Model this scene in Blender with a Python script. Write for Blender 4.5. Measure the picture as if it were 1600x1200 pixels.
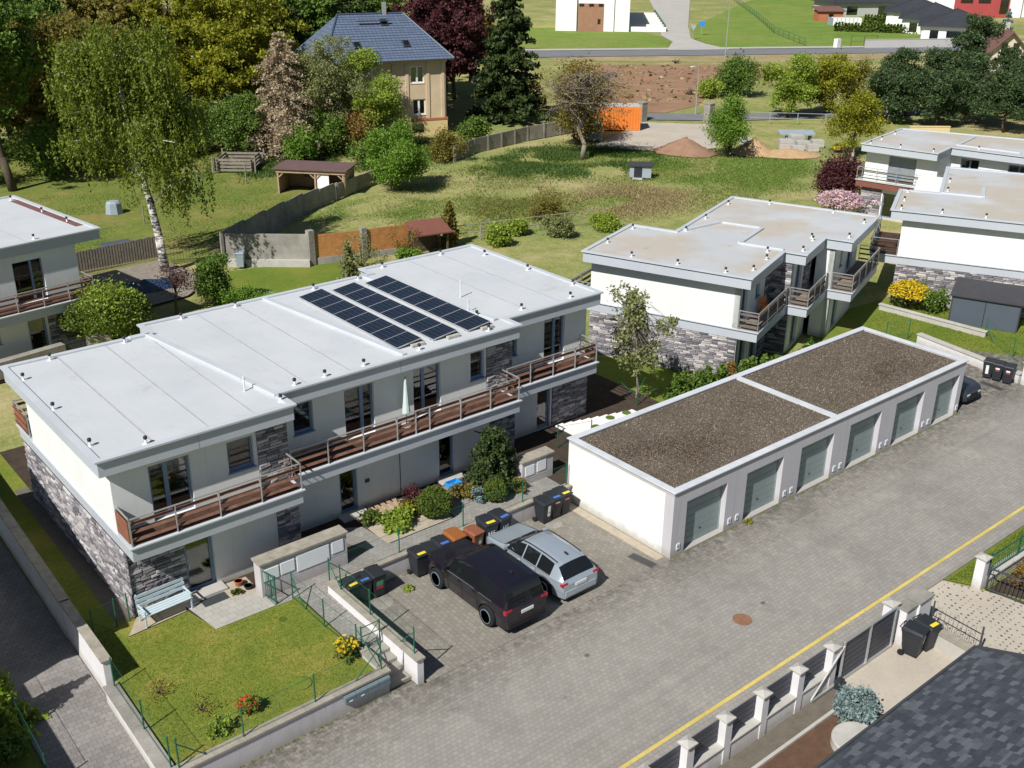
import bpy, math, random
import numpy as np
from mathutils import Vector, Matrix, Quaternion

for o in list(bpy.data.objects):
    bpy.data.objects.remove(o)
SC = bpy.context.scene
COL = SC.collection
RAD = math.radians

# ------------------------------------------------------------------ camera
cam_data = bpy.data.cameras.new("camera")
cam_data.sensor_width = 36.0
cam_data.lens = 36.0 * 1666.78 / 1600.0
cam_data.clip_start = 0.5
cam_data.clip_end = 3000
cam = bpy.data.objects.new("camera", cam_data)
COL.objects.link(cam)
_tilt, _roll, _yaw = 0.414, 0.011, 0.696
_f = Vector((math.sin(_yaw) * math.cos(_tilt), math.cos(_yaw) * math.cos(_tilt), -math.sin(_tilt)))
_r = Vector((math.cos(_yaw), -math.sin(_yaw), 0))
_u = _r.cross(_f)
_r2 = math.cos(_roll) * _r + math.sin(_roll) * _u
_u2 = -math.sin(_roll) * _r + math.cos(_roll) * _u
cam.matrix_world = Matrix(((_r2.x, _u2.x, -_f.x, -26.855), (_r2.y, _u2.y, -_f.y, -22.640),
                           (_r2.z, _u2.z, -_f.z, 22.464), (0, 0, 0, 1)))
SC.camera = cam

# ------------------------------------------------------------------ light
SUN_AZ, SUN_EL = RAD(17.0), RAD(45.0)          # direction the light travels towards, height of the sun
world = bpy.data.worlds.new("World")
SC.world = world
world.use_nodes = True
wn = world.node_tree
sky = wn.nodes.new("ShaderNodeTexSky")
sky.sky_type = 'NISHITA'
sky.sun_disc = False
sky.sun_elevation = SUN_EL
sky.sun_rotation = math.atan2(-math.cos(SUN_AZ), -math.sin(SUN_AZ))
sky.air_density = 1.0
sky.dust_density = 0.6
sky.ozone_density = 1.4
wn.links.new(sky.outputs[0], wn.nodes["Background"].inputs[0])
wn.nodes["Background"].inputs[1].default_value = 0.05
sun_data = bpy.data.lights.new("sun", 'SUN')
sun_data.energy = 5.0
sun_data.angle = RAD(0.53)
sun_data.color = (1.0, 0.968, 0.92)
sun = bpy.data.objects.new("sun", sun_data)
COL.objects.link(sun)
sun.location = (-40, -20, 60)
_d = Vector((math.cos(SUN_AZ) * math.cos(SUN_EL), math.sin(SUN_AZ) * math.cos(SUN_EL), -math.sin(SUN_EL)))
sun.rotation_euler = _d.to_track_quat('-Z', 'Y').to_euler()
SC.view_settings.view_transform = 'Standard'
SC.view_settings.look = 'None'
SC.view_settings.gamma = 1.0
SC.view_settings.use_curve_mapping = False
SC.view_settings.exposure = 0.28
SC.render.resolution_x, SC.render.resolution_y = 1024, 768

# ------------------------------------------------------------------ materials
class NT:
    def __init__(s, name):
        s.m = bpy.data.materials.new(name)
        s.m.use_nodes = True
        s.t = s.m.node_tree
        s.b = s.t.nodes["Principled BSDF"]
        s.out = s.t.nodes["Material Output"]
    def n(s, typ, **kw):
        nd = s.t.nodes.new(typ)
        for k, v in kw.items():
            if k.startswith("i_"):
                nd.inputs[k[2:].replace("_", " ")].default_value = v
            else:
                setattr(nd, k, v)
        return nd
    def l(s, a, b):
        s.t.links.new(a, b)
    def coord(s, scale=(1, 1, 1), rot=0.0, which="Object"):
        tc = s.n("ShaderNodeTexCoord")
        mp = s.n("ShaderNodeMapping")
        mp.inputs["Scale"].default_value = scale
        mp.inputs["Rotation"].default_value = (0, 0, rot)
        s.l(tc.outputs[which], mp.inputs["Vector"])
        return mp.outputs["Vector"]
    def noise(s, vec, scale, detail=5, rough=0.6):
        nd = s.n("ShaderNodeTexNoise")
        nd.inputs["Scale"].default_value = scale
        nd.inputs["Detail"].default_value = detail
        nd.inputs["Roughness"].default_value = rough
        s.l(vec, nd.inputs["Vector"])
        return nd.outputs["Fac"]
    def ramp(s, fac, stops):
        nd = s.n("ShaderNodeValToRGB")
        el = nd.color_ramp.elements
        while len(el) > 1:
            el.remove(el[0])
        el[0].position = stops[0][0]
        el[0].color = c4(stops[0][1])
        for p, c in stops[1:]:
            e = el.new(p)
            e.color = c4(c)
        s.l(fac, nd.inputs["Fac"])
        return nd.outputs["Color"]
    def mix(s, fac, a, b, mode='MIX'):
        nd = s.n("ShaderNodeMix", data_type='RGBA', blend_type=mode)
        if isinstance(fac, (int, float)):
            nd.inputs[0].default_value = fac
        else:
            s.l(fac, nd.inputs[0])
        for i, v in ((6, a), (7, b)):
            if isinstance(v, (tuple, list)):
                nd.inputs[i].default_value = c4(v)
            else:
                s.l(v, nd.inputs[i])
        return nd.outputs[2]
    def math(s, op, a, b=None, clamp=False):
        nd = s.n("ShaderNodeMath", operation=op, use_clamp=clamp)
        for i, v in ((0, a), (1, b)):
            if v is None:
                continue
            if isinstance(v, (int, float)):
                nd.inputs[i].default_value = v
            else:
                s.l(v, nd.inputs[i])
        return nd.outputs[0]
    def smooth(s, v, a, b):
        nd = s.n("ShaderNodeMapRange", interpolation_type='SMOOTHSTEP')
        s.l(v, nd.inputs["Value"])
        nd.inputs["From Min"].default_value = a
        nd.inputs["From Max"].default_value = b
        return nd.outputs["Result"]
    def bump(s, h, strength=0.3, dist=0.02):
        nd = s.n("ShaderNodeBump")
        nd.inputs["Strength"].default_value = strength
        nd.inputs["Distance"].default_value = dist
        s.l(h, nd.inputs["Height"])
        s.l(nd.outputs["Normal"], s.b.inputs["Normal"])
    def color(s, c):
        if isinstance(c, (tuple, list)):
            s.b.inputs["Base Color"].default_value = c4(c)
        else:
            s.l(c, s.b.inputs["Base Color"])
    def fin(s, rough=0.7, spec=0.3, metal=0.0):
        s.b.inputs["Roughness"].default_value = rough
        s.b.inputs["Specular IOR Level"].default_value = spec
        s.b.inputs["Metallic"].default_value = metal
        return s.m

def c4(c):
    return (c[0], c[1], c[2], 1.0)

def sc(c, k):
    return tuple(min(1, x * k) for x in c)

def plain(name, col, rough=0.7, spec=0.3, var=0.12, scale=2.0, bump=0.0, bscale=60, metal=0.0, col2=None, fine=0.0):
    t = NT(name)
    v = t.coord()
    a = t.noise(v, scale, 6, 0.62)
    cc = t.ramp(a, [(0.3, sc(col, 1 - var)), (0.7, col2 if col2 else sc(col, 1 + var))])
    if fine:
        f = t.noise(v, scale * 22, 3, 0.7)
        cc = t.mix(fine, cc, t.ramp(f, [(0.35, sc(col, 0.55)), (0.65, sc(col, 1.45))]))
    t.color(cc)
    if bump:
        t.bump(t.noise(v, bscale, 3), bump, 0.02)
    return t.fin(rough, spec, metal)

def leafmat(name, cols, trans=0.32, rough=0.55):
    """foliage: every leaf its own shade, tone drifting through the crown"""
    t = NT(name)
    g = t.n("ShaderNodeNewGeometry")
    v = t.coord()
    big = t.noise(v, 0.55, 2)
    f = t.math('ADD', t.math('MULTIPLY', g.outputs["Random Per Island"], 0.62), t.math('MULTIPLY', big, 0.42))
    n = len(cols)
    cc = t.ramp(f, [(0.12 + 0.76 * i / (n - 1), c) for i, c in enumerate(cols)])
    t.color(cc)
    t.fin(rough, 0.25)
    tr = t.n("ShaderNodeBsdfTranslucent")
    t.l(cc, tr.inputs["Color"])
    ms = t.n("ShaderNodeMixShader")
    ms.inputs[0].default_value = trans
    t.l(t.b.outputs[0], ms.inputs[1])
    t.l(tr.outputs[0], ms.inputs[2])
    t.l(ms.outputs[0], t.out.inputs["Surface"])
    return t.m

def paver(name, light, dark, w=0.21, h=0.165, rot=0.0, stain=0.35, joint=0.45, moss=None):
    t = NT(name)
    v = t.coord(rot=rot)
    # the long sides of these stones wander: shift the lookup a little, as interlocking pavers do
    wv = t.n("ShaderNodeTexWave", wave_type='BANDS', bands_direction='X', wave_profile='SIN')
    wv.inputs["Scale"].default_value = 1.0 / w * 0.5
    t.l(v, wv.inputs["Vector"])
    sep = t.n("ShaderNodeSeparateXYZ"); t.l(v, sep.inputs[0])
    y2 = t.math('ADD', sep.outputs[1], t.math('MULTIPLY', wv.outputs["Fac"], 0.035))
    cmb = t.n("ShaderNodeCombineXYZ"); t.l(sep.outputs[0], cmb.inputs[0]); t.l(y2, cmb.inputs[1])
    br = t.n("ShaderNodeTexBrick")
    br.inputs["Scale"].default_value = 1.0
    br.inputs["Brick Width"].default_value = w
    br.inputs["Row Height"].default_value = h
    br.inputs["Mortar Size"].default_value = 0.009
    br.inputs["Mortar Smooth"].default_value = 0.2
    br.inputs["Bias"].default_value = 0.0
    br.inputs["Color1"].default_value = c4(light)
    br.inputs["Color2"].default_value = c4(dark)
    br.inputs["Mortar"].default_value = c4(sc(dark, joint))
    t.l(cmb.outputs[0], br.inputs["Vector"])
    cc = br.outputs["Color"]
    fine = t.noise(v, 35, 3)
    cc = t.mix(0.35, cc, t.ramp(fine, [(0.3, sc(dark, 0.75)), (0.7, sc(light, 1.2))]))
    big = t.noise(v, 0.22, 5, 0.65)
    st = t.smooth(big, 0.44, 0.72)
    cc = t.mix(t.math('MULTIPLY', st, stain), cc, sc(dark, 0.45))
    lt = t.smooth(t.noise(v, 0.5, 4, 0.6), 0.52, 0.75)
    cc = t.mix(t.math('MULTIPLY', lt, 0.28), cc, sc(light, 1.35))
    if moss:
        # dirt and moss that gathers in a band along a wall foot: (axis y0, y1, strength)
        y0, y1, k = moss
        wob = t.math('ADD', sep.outputs[1], t.math('MULTIPLY', t.math('SUBTRACT', t.noise(v, 0.6, 5, 0.7), 0.5), 2.4))
        band = t.smooth(wob, y0, y1)
        spots = t.smooth(t.noise(v, 3.5, 4, 0.75), 0.35, 0.62)
        cc = t.mix(t.math('MULTIPLY', t.math('MULTIPLY', band, spots), k), cc, (0.075, 0.068, 0.052))
    tr = t.smooth(t.noise(t.coord((0.06, 1.3, 1), rot=rot if abs(rot) < 1 else 0.0), 1.0, 4, 0.6), 0.50, 0.70)
    cc = t.mix(t.math('MULTIPLY', tr, 0.22), cc, sc(dark, 0.55))
    dr = t.smooth(t.noise(v, 1.7, 3, 0.6), 0.70, 0.76)
    cc = t.mix(t.math('MULTIPLY', dr, 0.55), cc, sc(dark, 0.3))
    t.color(cc)
    t.bump(br.outputs["Fac"], -0.5, 0.01)
    return t.fin(0.86, 0.2)

MAT = {}
def mats():
    m = MAT
    def render(name, col, k=0.22, foot=0.5):
        t = NT(name); v = t.coord(); cc = t.ramp(t.noise(v, 0.7, 5), [(0.3, sc(col, 0.95)), (0.7, sc(col, 1.04))])
        st = t.smooth(t.noise(t.coord((5, 5, 0.35)), 1.0, 5, 0.65), 0.52, 0.78)
        cc = t.mix(t.math('MULTIPLY', st, k), cc, sc(col, 0.62))
        sp = t.n("ShaderNodeSeparateXYZ"); t.l(v, sp.inputs[0])
        lo = t.math('SUBTRACT', 1.0, t.smooth(t.math('ADD', sp.outputs[2], t.math('MULTIPLY', t.noise(v, 2.5, 5, 0.7), -0.55)), -0.25, 0.22))
        cc = t.mix(t.math('MULTIPLY', lo, foot), cc, (0.30, 0.27, 0.22)); t.color(cc); t.bump(t.noise(v, 90, 3), 0.12, 0.02)
        return t.fin(0.86, 0.2)
    m['render'] = render('white_render', (0.70, 0.71, 0.69), 0.25, 0.6)
    m['render_shaded'] = render('shaded_render', (0.47, 0.46, 0.48), 0.3, 0.6)  # white render painted greyer for the grazing sun on the garage front
    m['fascia'] = plain('grey_fascia', (0.42, 0.45, 0.49), 0.5, 0.4, 0.04, 0.6)
    m['fascia_dark'] = plain('fascia_flashing', (0.24, 0.28, 0.34), 0.45, 0.5, 0.06, 0.8)
    t = NT('roof_membrane'); v = t.coord()
    a = t.noise(v, 0.35, 6, 0.65); st = t.smooth(t.noise(v, 0.9, 6, 0.7), 0.56, 0.72)
    cc = t.ramp(a, [(0.3, (0.45, 0.475, 0.50)), (0.7, (0.52, 0.54, 0.555))])
    cc = t.mix(t.math('MULTIPLY', st, 0.5), cc, (0.40, 0.365, 0.31))
    wr = t.smooth(t.noise(t.coord((7, .5, 1)), 1.2, 4, 0.6), 0.5, 0.75); cc = t.mix(t.math('MULTIPLY', wr, 0.16), cc, (0.40, 0.40, 0.40)); t.bump(t.noise(v, 2.2, 4), 0.15, 0.04)
    t.color(cc); m['membrane'] = t.fin(0.7, 0.3)
    t = NT('roof_membrane_stained'); v = t.coord()
    a = t.noise(v, 0.35, 6, 0.65); st = t.smooth(t.noise(v, 0.20, 5, 0.6), 0.40, 0.58)
    cc = t.ramp(a, [(0.3, (0.41, 0.425, 0.44)), (0.7, (0.48, 0.49, 0.495))])
    cc = t.mix(t.math('MULTIPLY', st, 0.75), cc, (0.42, 0.365, 0.285))
    s2 = t.smooth(t.noise(v, 0.8, 6, 0.7), 0.63, 0.70)
    cc = t.mix(t.math('MULTIPLY', s2, 0.5), cc, (0.23, 0.19, 0.15)); t.color(cc); m['membrane_b'] = t.fin(0.75, 0.3)
    m['seam'] = plain('roof_seam', (0.38, 0.39, 0.40), 0.75, 0.2, 0.1, 2)
    m['cap'] = plain('parapet_cap', (0.47, 0.50, 0.53), 0.45, 0.4, 0.06, 0.7)
    m['cap_garage'] = plain('garage_cap', (0.52, 0.54, 0.57), 0.6, 0.3, 0.12, 1.2)
    m['gravel_roof'] = plain('roof_gravel', (0.125, 0.100, 0.075), 0.95, 0.1, 0.4, 0.5, 0.0, fine=0.55, col2=(0.15, 0.122, 0.092))
    m['pebble'] = leafmat('roof_pebbles', [(0.075, 0.060, 0.046), (0.135, 0.110, 0.085), (0.185, 0.155, 0.122), (0.29, 0.26, 0.215)], 0.0, 0.9)
    m['frame'] = plain('window_frame', (0.17, 0.24, 0.36), 0.4, 0.5, 0.05, 3)
    m['frame_grey'] = plain('door_frame_grey', (0.30, 0.34, 0.38), 0.45, 0.4, 0.05, 3)
    m['frame_white'] = plain('white_frame', (0.75, 0.75, 0.74), 0.5, 0.4, 0.03, 3)
    t = NT('window_glass'); v = t.coord()
    cc = t.ramp(t.noise(v, 1.4, 3), [(0.35, (0.012, 0.013, 0.016)), (0.7, (0.05, 0.045, 0.04))]); t.color(cc)
    t.fin(0.05, 0.5); fr = t.n('ShaderNodeFresnel'); fr.inputs['IOR'].default_value = 1.6
    tp = t.n('ShaderNodeBsdfTransparent'); tp.inputs['Color'].default_value = (0.62, 0.66, 0.66, 1); gl = t.n('ShaderNodeBsdfGlossy'); gl.inputs['Roughness'].default_value = 0.03
    ms = t.n('ShaderNodeMixShader'); t.l(t.math('ADD', fr.outputs[0], 0.06), ms.inputs[0]); t.l(tp.outputs[0], ms.inputs[1]); t.l(gl.outputs[0], ms.inputs[2]); t.l(ms.outputs[0], t.out.inputs['Surface'])
    m['glass'] = t.m
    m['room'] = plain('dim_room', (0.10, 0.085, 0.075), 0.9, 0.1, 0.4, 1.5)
    m['curtain'] = plain('curtain', (0.62, 0.60, 0.56), 0.9, 0.1, 0.1, 3)
    m['blind'] = plain('window_blind', (0.30, 0.33, 0.36), 0.6, 0.3, 0.06, 3)
    t = NT('stone_cladding')
    g = t.n("ShaderNodeNewGeometry"); oi = t.n("ShaderNodeObjectInfo")
    f = t.math('FRACT', t.math('ADD', g.outputs["Random Per Island"], oi.outputs["Random"]))
    cc = t.ramp(f, [(0.0, (0.07, 0.07, 0.085)), (0.3, (0.19, 0.182, 0.205)), (0.65, (0.36, 0.332, 0.345)), (1.0, (0.64, 0.61, 0.585))])
    v = t.coord(); cc = t.mix(0.3, cc, t.ramp(t.noise(v, 14, 4), [(0.3, (0.07, 0.07, 0.08)), (0.7, (0.34, 0.32, 0.31))]))
    t.color(cc); t.bump(t.noise(v, 22, 3), 0.5, 0.02); m['stone'] = t.fin(0.85, 0.25)
    m['stone_back'] = plain('stone_joint', (0.05, 0.05, 0.055), 0.95, 0.1, 0.2, 8)
    m['wood'] = plain('slat_wood', (0.155, 0.078, 0.050), 0.6, 0.3, 0.22, 3, col2=(0.21, 0.112, 0.075))
    m['screenwood'] = plain('screen_wood', (0.24, 0.10, 0.06), 0.6, 0.3, 0.2, 3)
    m['deckwood'] = plain('deck_wood', (0.062, 0.033, 0.024), 0.7, 0.25, 0.3, 3, col2=(0.105, 0.056, 0.040))  # brown boards, darkened further to stand for shade between the rail slats
    m['wood_dark'] = plain('weathered_slat', (0.105, 0.082, 0.066), 0.7, 0.25, 0.25, 3)
    m['wood_grey'] = plain('grey_wood', (0.23, 0.20, 0.165), 0.85, 0.2, 0.25, 4)
    m['wood_orange'] = plain('orange_wood', (0.42, 0.19, 0.065), 0.6, 0.3, 0.2, 3)
    m['wood_pale'] = plain('pale_wood', (0.36, 0.26, 0.175), 0.75, 0.2, 0.2, 3)
    m['steel'] = plain('galvanised_steel', (0.52, 0.53, 0.53), 0.4, 0.5, 0.06, 4, metal=0.6)
    m['steel_dark'] = plain('dark_steel', (0.05, 0.055, 0.06), 0.45, 0.4, 0.1, 4)
    m['green'] = plain('green_paint', (0.012, 0.105, 0.062), 0.45, 0.4, 0.12, 4)
    m['garage_door'] = plain('garage_door', (0.235, 0.29, 0.285), 0.55, 0.3, 0.07, 1.2)
    m['concrete'] = plain('pale_concrete', (0.42, 0.405, 0.37), 0.9, 0.2, 0.14, 1.5, 0.15, 60, fine=0.12)
    m['concrete_cap'] = plain('wall_coping', (0.30, 0.275, 0.225), 0.92, 0.15, 0.28, 3.0, 0.2, 60, fine=0.25)
    m['concrete_old'] = plain('old_concrete', (0.27, 0.255, 0.225), 0.95, 0.15, 0.35, 0.9, 0.2, 40, fine=0.2)
    m['retaining'] = render('retaining_render', (0.47, 0.45, 0.465), 0.5, 0.5)
    m['white_wall'] = render('white_garden_wall', (0.64, 0.63, 0.64), 0.4, 0.5)
    m['road'] = paver('road_pavers', (0.318, 0.300, 0.268), (0.248, 0.234, 0.209), 0.20, 0.165, RAD(0), 0.30, 0.55, moss=(-2.4, 0.2, 0.85))
    m['pavement'] = paver('pavement_pavers', (0.315, 0.292, 0.260), (0.21, 0.195, 0.175), 0.23, 0.17, RAD(0), 0.5, 0.40, moss=(-1.6, 0.6, 0.85))
    m['parking'] = paver('parking_pavers', (0.275, 0.254, 0.215), (0.190, 0.175, 0.150), 0.24, 0.18, RAD(90), 0.4, 0.42)
    m['drive'] = paver('driveway_pavers', (0.27, 0.25, 0.235), (0.185, 0.172, 0.165), 0.25, 0.20, RAD(3), 0.3, 0.38)
    m['path'] = paver('path_pavers', (0.32, 0.31, 0.285), (0.23, 0.22, 0.20), 0.22, 0.17, RAD(0), 0.4, 0.45)
    m['patio'] = paver('patio_slabs', (0.42, 0.40, 0.36), (0.35, 0.335, 0.30), 0.30, 0.30, RAD(0), 0.2, 0.6)
    t = NT('yellow_line'); v = t.coord(); wear = t.smooth(t.noise(v, 5.5, 6, 0.8), 0.50, 0.68)
    cc = t.mix(t.math('MULTIPLY', wear, 0.75), t.ramp(t.noise(v, 0.8, 4), [(0.3, (0.50, 0.38, 0.08)), (0.7, (0.64, 0.51, 0.15))]), (0.30, 0.275, 0.22)); t.color(cc); m['yellow'] = t.fin(0.85, 0.2)
    m['kerb'] = plain('kerb_stone', (0.24, 0.225, 0.20), 0.9, 0.2, 0.15, 3)
    # lawns
    def lawn(name, a, b, c, k=1.0, sc1=0.35, sc2=6.0):
        t = NT(name); v = t.coord()
        n1 = t.noise(v, sc1, 5, 0.65); n2 = t.noise(v, sc2, 5, 0.7); n3 = t.noise(v, sc2 * 9, 2, 0.7)
        cc = t.ramp(n1, [(0.36, a), (0.5, b), (0.64, c)])
        cc = t.mix(0.35, cc, t.ramp(n2, [(0.3, sc(a, 0.5)), (0.7, sc(c, 1.25))]))
        cc = t.mix(0.25, cc, t.ramp(n3, [(0.3, sc(a, 0.35)), (0.7, sc(c, 1.5))]))
        t.color(cc); t.bump(n2, 0.6, 0.05)
        return t.fin(0.95, 0.08)
    m['lawn'] = lawn('garden_lawn', (0.060, 0.15, 0.014), (0.125, 0.185, 0.022), (0.28, 0.245, 0.06), sc1=0.5)
    m['orchard'] = lawn('orchard_grass', (0.065, 0.145, 0.018), (0.115, 0.18, 0.026), (0.25, 0.205, 0.075), sc1=0.15, sc2=1.6)
    m['lawn2'] = lawn('fresh_lawn', (0.075, 0.145, 0.018), (0.115, 0.18, 0.024), (0.19, 0.205, 0.04))
    m['meadow'] = lawn('meadow_grass', (0.085, 0.14, 0.022), (0.155, 0.175, 0.038), (0.30, 0.245, 0.11), sc1=0.085, sc2=0.9)
    m['meadow'] = lawn('meadow_grass', (0.090, 0.185, 0.026), (0.185, 0.225, 0.045), (0.40, 0.335, 0.175), sc1=0.085, sc2=0.9)
    m['straw'] = lawn('dry_grass', (0.17, 0.165, 0.05), (0.29, 0.235, 0.12), (0.40, 0.315, 0.19), sc1=0.16, sc2=1.2)
    m['farfield'] = lawn('far_field', (0.10, 0.20, 0.03), (0.145, 0.235, 0.04), (0.22, 0.25, 0.065), sc1=0.03, sc2=0.25)
    m['soil'] = plain('bare_soil', (0.27, 0.165, 0.105), 0.97, 0.08, 0.3, 0.25, 0.5, 2, fine=0.3)
    m['soil_dark'] = plain('garden_soil', (0.06, 0.045, 0.034), 0.97, 0.08, 0.35, 2.0, 0.5, 20, fine=0.3)
    m['mulch'] = plain('bark_mulch', (0.115, 0.068, 0.045), 0.95, 0.1, 0.35, 3.0, 0.5, 40, fine=0.5)
    m['gravel'] = plain('pale_gravel', (0.40, 0.345, 0.265), 0.95, 0.1, 0.22, 3.0, 0.5, 50, fine=0.45)
    m['gravel_dark'] = plain('dark_gravel', (0.14, 0.125, 0.10), 0.95, 0.1, 0.3, 3.0, 0.5, 50, fine=0.5)
    m['sand'] = plain('sand_heap', (0.42, 0.285, 0.16), 0.97, 0.08, 0.16, 1.5, 0.3, 12)
    m['earth'] = plain('earth_heap', (0.255, 0.155, 0.105), 0.97, 0.08, 0.16, 1.5, 0.3, 12)
    m['asphalt'] = plain('asphalt', (0.17, 0.175, 0.185), 0.9, 0.2, 0.1, 0.3)
    m['pale_road'] = plain('concrete_road', (0.40, 0.385, 0.35), 0.9, 0.2, 0.08, 0.3)
    m['pad'] = plain('concrete_yard', (0.42, 0.375, 0.31), 0.92, 0.15, 0.12, 0.35, fine=0.1)
    m['bark'] = plain('bark', (0.085, 0.068, 0.052), 0.95, 0.1, 0.35, 5, 0.6, 18)
    m['bark_grey'] = plain('grey_bark', (0.22, 0.19, 0.155), 0.95, 0.1, 0.25, 5, 0.6, 18)
    t = NT('birch_bark'); v = t.coord((1, 1, 3.0))
    cc = t.ramp(t.noise(v, 1.5, 6, 0.75), [(0.46, (0.62, 0.59, 0.55)), (0.54, (0.07, 0.06, 0.055))]); t.color(cc); m['birch_bark'] = t.fin(0.85, 0.2)
    # leaves
    m['l_birch'] = leafmat('birch_leaves', [(0.083, 0.128, 0.018), (0.173, 0.225, 0.027), (0.255, 0.300, 0.045)], 0.4)
    m['l_green'] = leafmat('green_leaves', [(0.045, 0.095, 0.016), (0.115, 0.195, 0.030), (0.20, 0.29, 0.055)])
    m['l_fresh'] = leafmat('fresh_leaves', [(0.075, 0.150, 0.018), (0.158, 0.285, 0.030), (0.255, 0.390, 0.068)], 0.4)
    m['l_yellow'] = leafmat('yellow_leaves', [(0.10, 0.115, 0.012), (0.245, 0.262, 0.020), (0.42, 0.41, 0.04)], 0.38)
    m['l_olive'] = leafmat('olive_leaves', [(0.085, 0.085, 0.018), (0.195, 0.168, 0.034), (0.30, 0.25, 0.055)], 0.35)
    m['l_pink'] = leafmat('blossom', [(0.25, 0.19, 0.115), (0.45, 0.36, 0.235), (0.62, 0.52, 0.38)], 0.35)
    m['l_grey'] = leafmat('grey_green_leaves', [(0.105, 0.128, 0.045), (0.225, 0.247, 0.090), (0.360, 0.375, 0.165)], 0.35)
    m['l_spruce'] = leafmat('spruce_needles', [(0.016, 0.032, 0.011), (0.043, 0.070, 0.019), (0.081, 0.108, 0.027)], 0.12)
    m['l_pine'] = leafmat('pine_needles', [(0.018, 0.035, 0.016), (0.047, 0.084, 0.030), (0.101, 0.142, 0.047)], 0.12)
    m['l_blue'] = leafmat('blue_needles', [(0.077, 0.121, 0.116), (0.165, 0.231, 0.226), (0.275, 0.352, 0.341)], 0.12)
    m['l_copper'] = leafmat('copper_leaves', [(0.033, 0.012, 0.015), (0.083, 0.027, 0.030), (0.165, 0.053, 0.053)], 0.22)
    m['l_bud'] = leafmat('bud_leaves', [(0.150, 0.105, 0.030), (0.285, 0.195, 0.045), (0.360, 0.300, 0.075)], 0.3)
    m['l_box'] = leafmat('boxwood_leaves', [(0.033, 0.063, 0.009), (0.083, 0.128, 0.018), (0.150, 0.188, 0.030)], 0.2)
    m['moss_dark'] = leafmat('dark_moss', [(0.030, 0.022, 0.018), (0.065, 0.045, 0.034), (0.12, 0.075, 0.040)], 0.0, 0.95)
    m['l_lime'] = leafmat('lime_leaves', [(0.150, 0.225, 0.024), (0.270, 0.360, 0.045), (0.405, 0.495, 0.090)], 0.4)
    m['l_rust'] = leafmat('rust_leaves', [(0.135, 0.075, 0.024), (0.255, 0.150, 0.038), (0.240, 0.195, 0.045)], 0.25)
    m['f_yellow'] = leafmat('yellow_flowers', [(0.420, 0.300, 0.012), (0.650, 0.470, 0.020), (0.720, 0.560, 0.060)], 0.3)
    m['f_red'] = leafmat('red_flowers', [(0.275, 0.022, 0.013), (0.528, 0.044, 0.022), (0.605, 0.099, 0.044)], 0.2)
    m['f_pink'] = leafmat('pink_flowers', [(0.525, 0.315, 0.399), (0.651, 0.441, 0.525), (0.777, 0.630, 0.672)], 0.3)
    m['g_lawn'] = leafmat('lawn_blades', [(0.075, 0.128, 0.012), (0.143, 0.195, 0.019), (0.255, 0.240, 0.038)], 0.3)
    m['g_meadow'] = leafmat('meadow_blades', [(0.070, 0.150, 0.018), (0.150, 0.220, 0.030), (0.300, 0.290, 0.100)], 0.3)
    m['g_fresh'] = leafmat('fresh_blades', [(0.065, 0.16, 0.018), (0.13, 0.25, 0.03), (0.21, 0.32, 0.06)], 0.35)
    m['parasol'] = plain('parasol_cloth', (0.50, 0.60, 0.58), 0.9, 0.1, 0.08, 4)
    m['g_bramble'] = leafmat('bramble_blades', [(0.09, 0.10, 0.02), (0.17, 0.165, 0.04), (0.27, 0.22, 0.08)], 0.3)
    m['g_dark'] = leafmat('nettle_leaves', [(0.035, 0.078, 0.014), (0.070, 0.130, 0.024), (0.125, 0.185, 0.040)], 0.3)
    m['g_straw'] = leafmat('dry_blades', [(0.150, 0.128, 0.053), (0.300, 0.232, 0.112), (0.450, 0.360, 0.195)], 0.25)
    # small things
    m['bin_black'] = plain('black_plastic', (0.022, 0.025, 0.030), 0.5, 0.4, 0.12, 3)
    m['bin_brown'] = plain('brown_plastic', (0.23, 0.085, 0.045), 0.55, 0.35, 0.12, 3)
    m['bin_orange'] = plain('orange_brown_plastic', (0.27, 0.095, 0.028), 0.5, 0.35, 0.12, 3)
    m['st_yellow'] = plain('yellow_sticker', (0.70, 0.56, 0.04), 0.5, 0.3, 0.03, 3)
    m['st_blue'] = plain('blue_sticker', (0.06, 0.15, 0.42), 0.5, 0.3, 0.05, 3)
    m['st_white'] = plain('white_sticker', (0.70, 0.71, 0.70), 0.5, 0.3, 0.05, 3)
    m['st_green'] = plain('green_sticker', (0.08, 0.30, 0.17), 0.5, 0.3, 0.1, 3)
    m['st_red'] = plain('red_sticker', (0.42, 0.05, 0.05), 0.5, 0.3, 0.1, 3)
    m['rubber'] = plain('rubber', (0.018, 0.018, 0.02), 0.85, 0.2, 0.1, 5)
    m['box_white'] = plain('white_metal_box', (0.72, 0.75, 0.77), 0.5, 0.4, 0.03, 2)
    m['bench'] = plain('pale_blue_paint', (0.47, 0.56, 0.60), 0.55, 0.3, 0.06, 4)
    m['mail'] = plain('mailbox_metal', (0.13, 0.175, 0.195), 0.45, 0.5, 0.06, 3)
    m['rust'] = plain('rusty_iron', (0.23, 0.12, 0.075), 0.8, 0.3, 0.2, 6)
    m['iron'] = plain('grate_iron', (0.12, 0.115, 0.105), 0.7, 0.4, 0.2, 6)
    t = NT('solar_cells'); v = t.coord()
    br = t.n("ShaderNodeTexBrick", offset=0.0)
    br.inputs["Scale"].default_value = 1.0
    br.inputs["Brick Width"].default_value = 0.158; br.inputs["Row Height"].default_value = 0.225
    br.inputs["Mortar Size"].default_value = 0.006
    br.inputs["Color1"].default_value = c4((0.006, 0.010, 0.020)); br.inputs["Color2"].default_value = c4((0.009, 0.014, 0.027))
    br.inputs["Mortar"].default_value = c4((0.07, 0.085, 0.10)); t.l(v, br.inputs["Vector"]); t.color(br.outputs["Color"])
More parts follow.
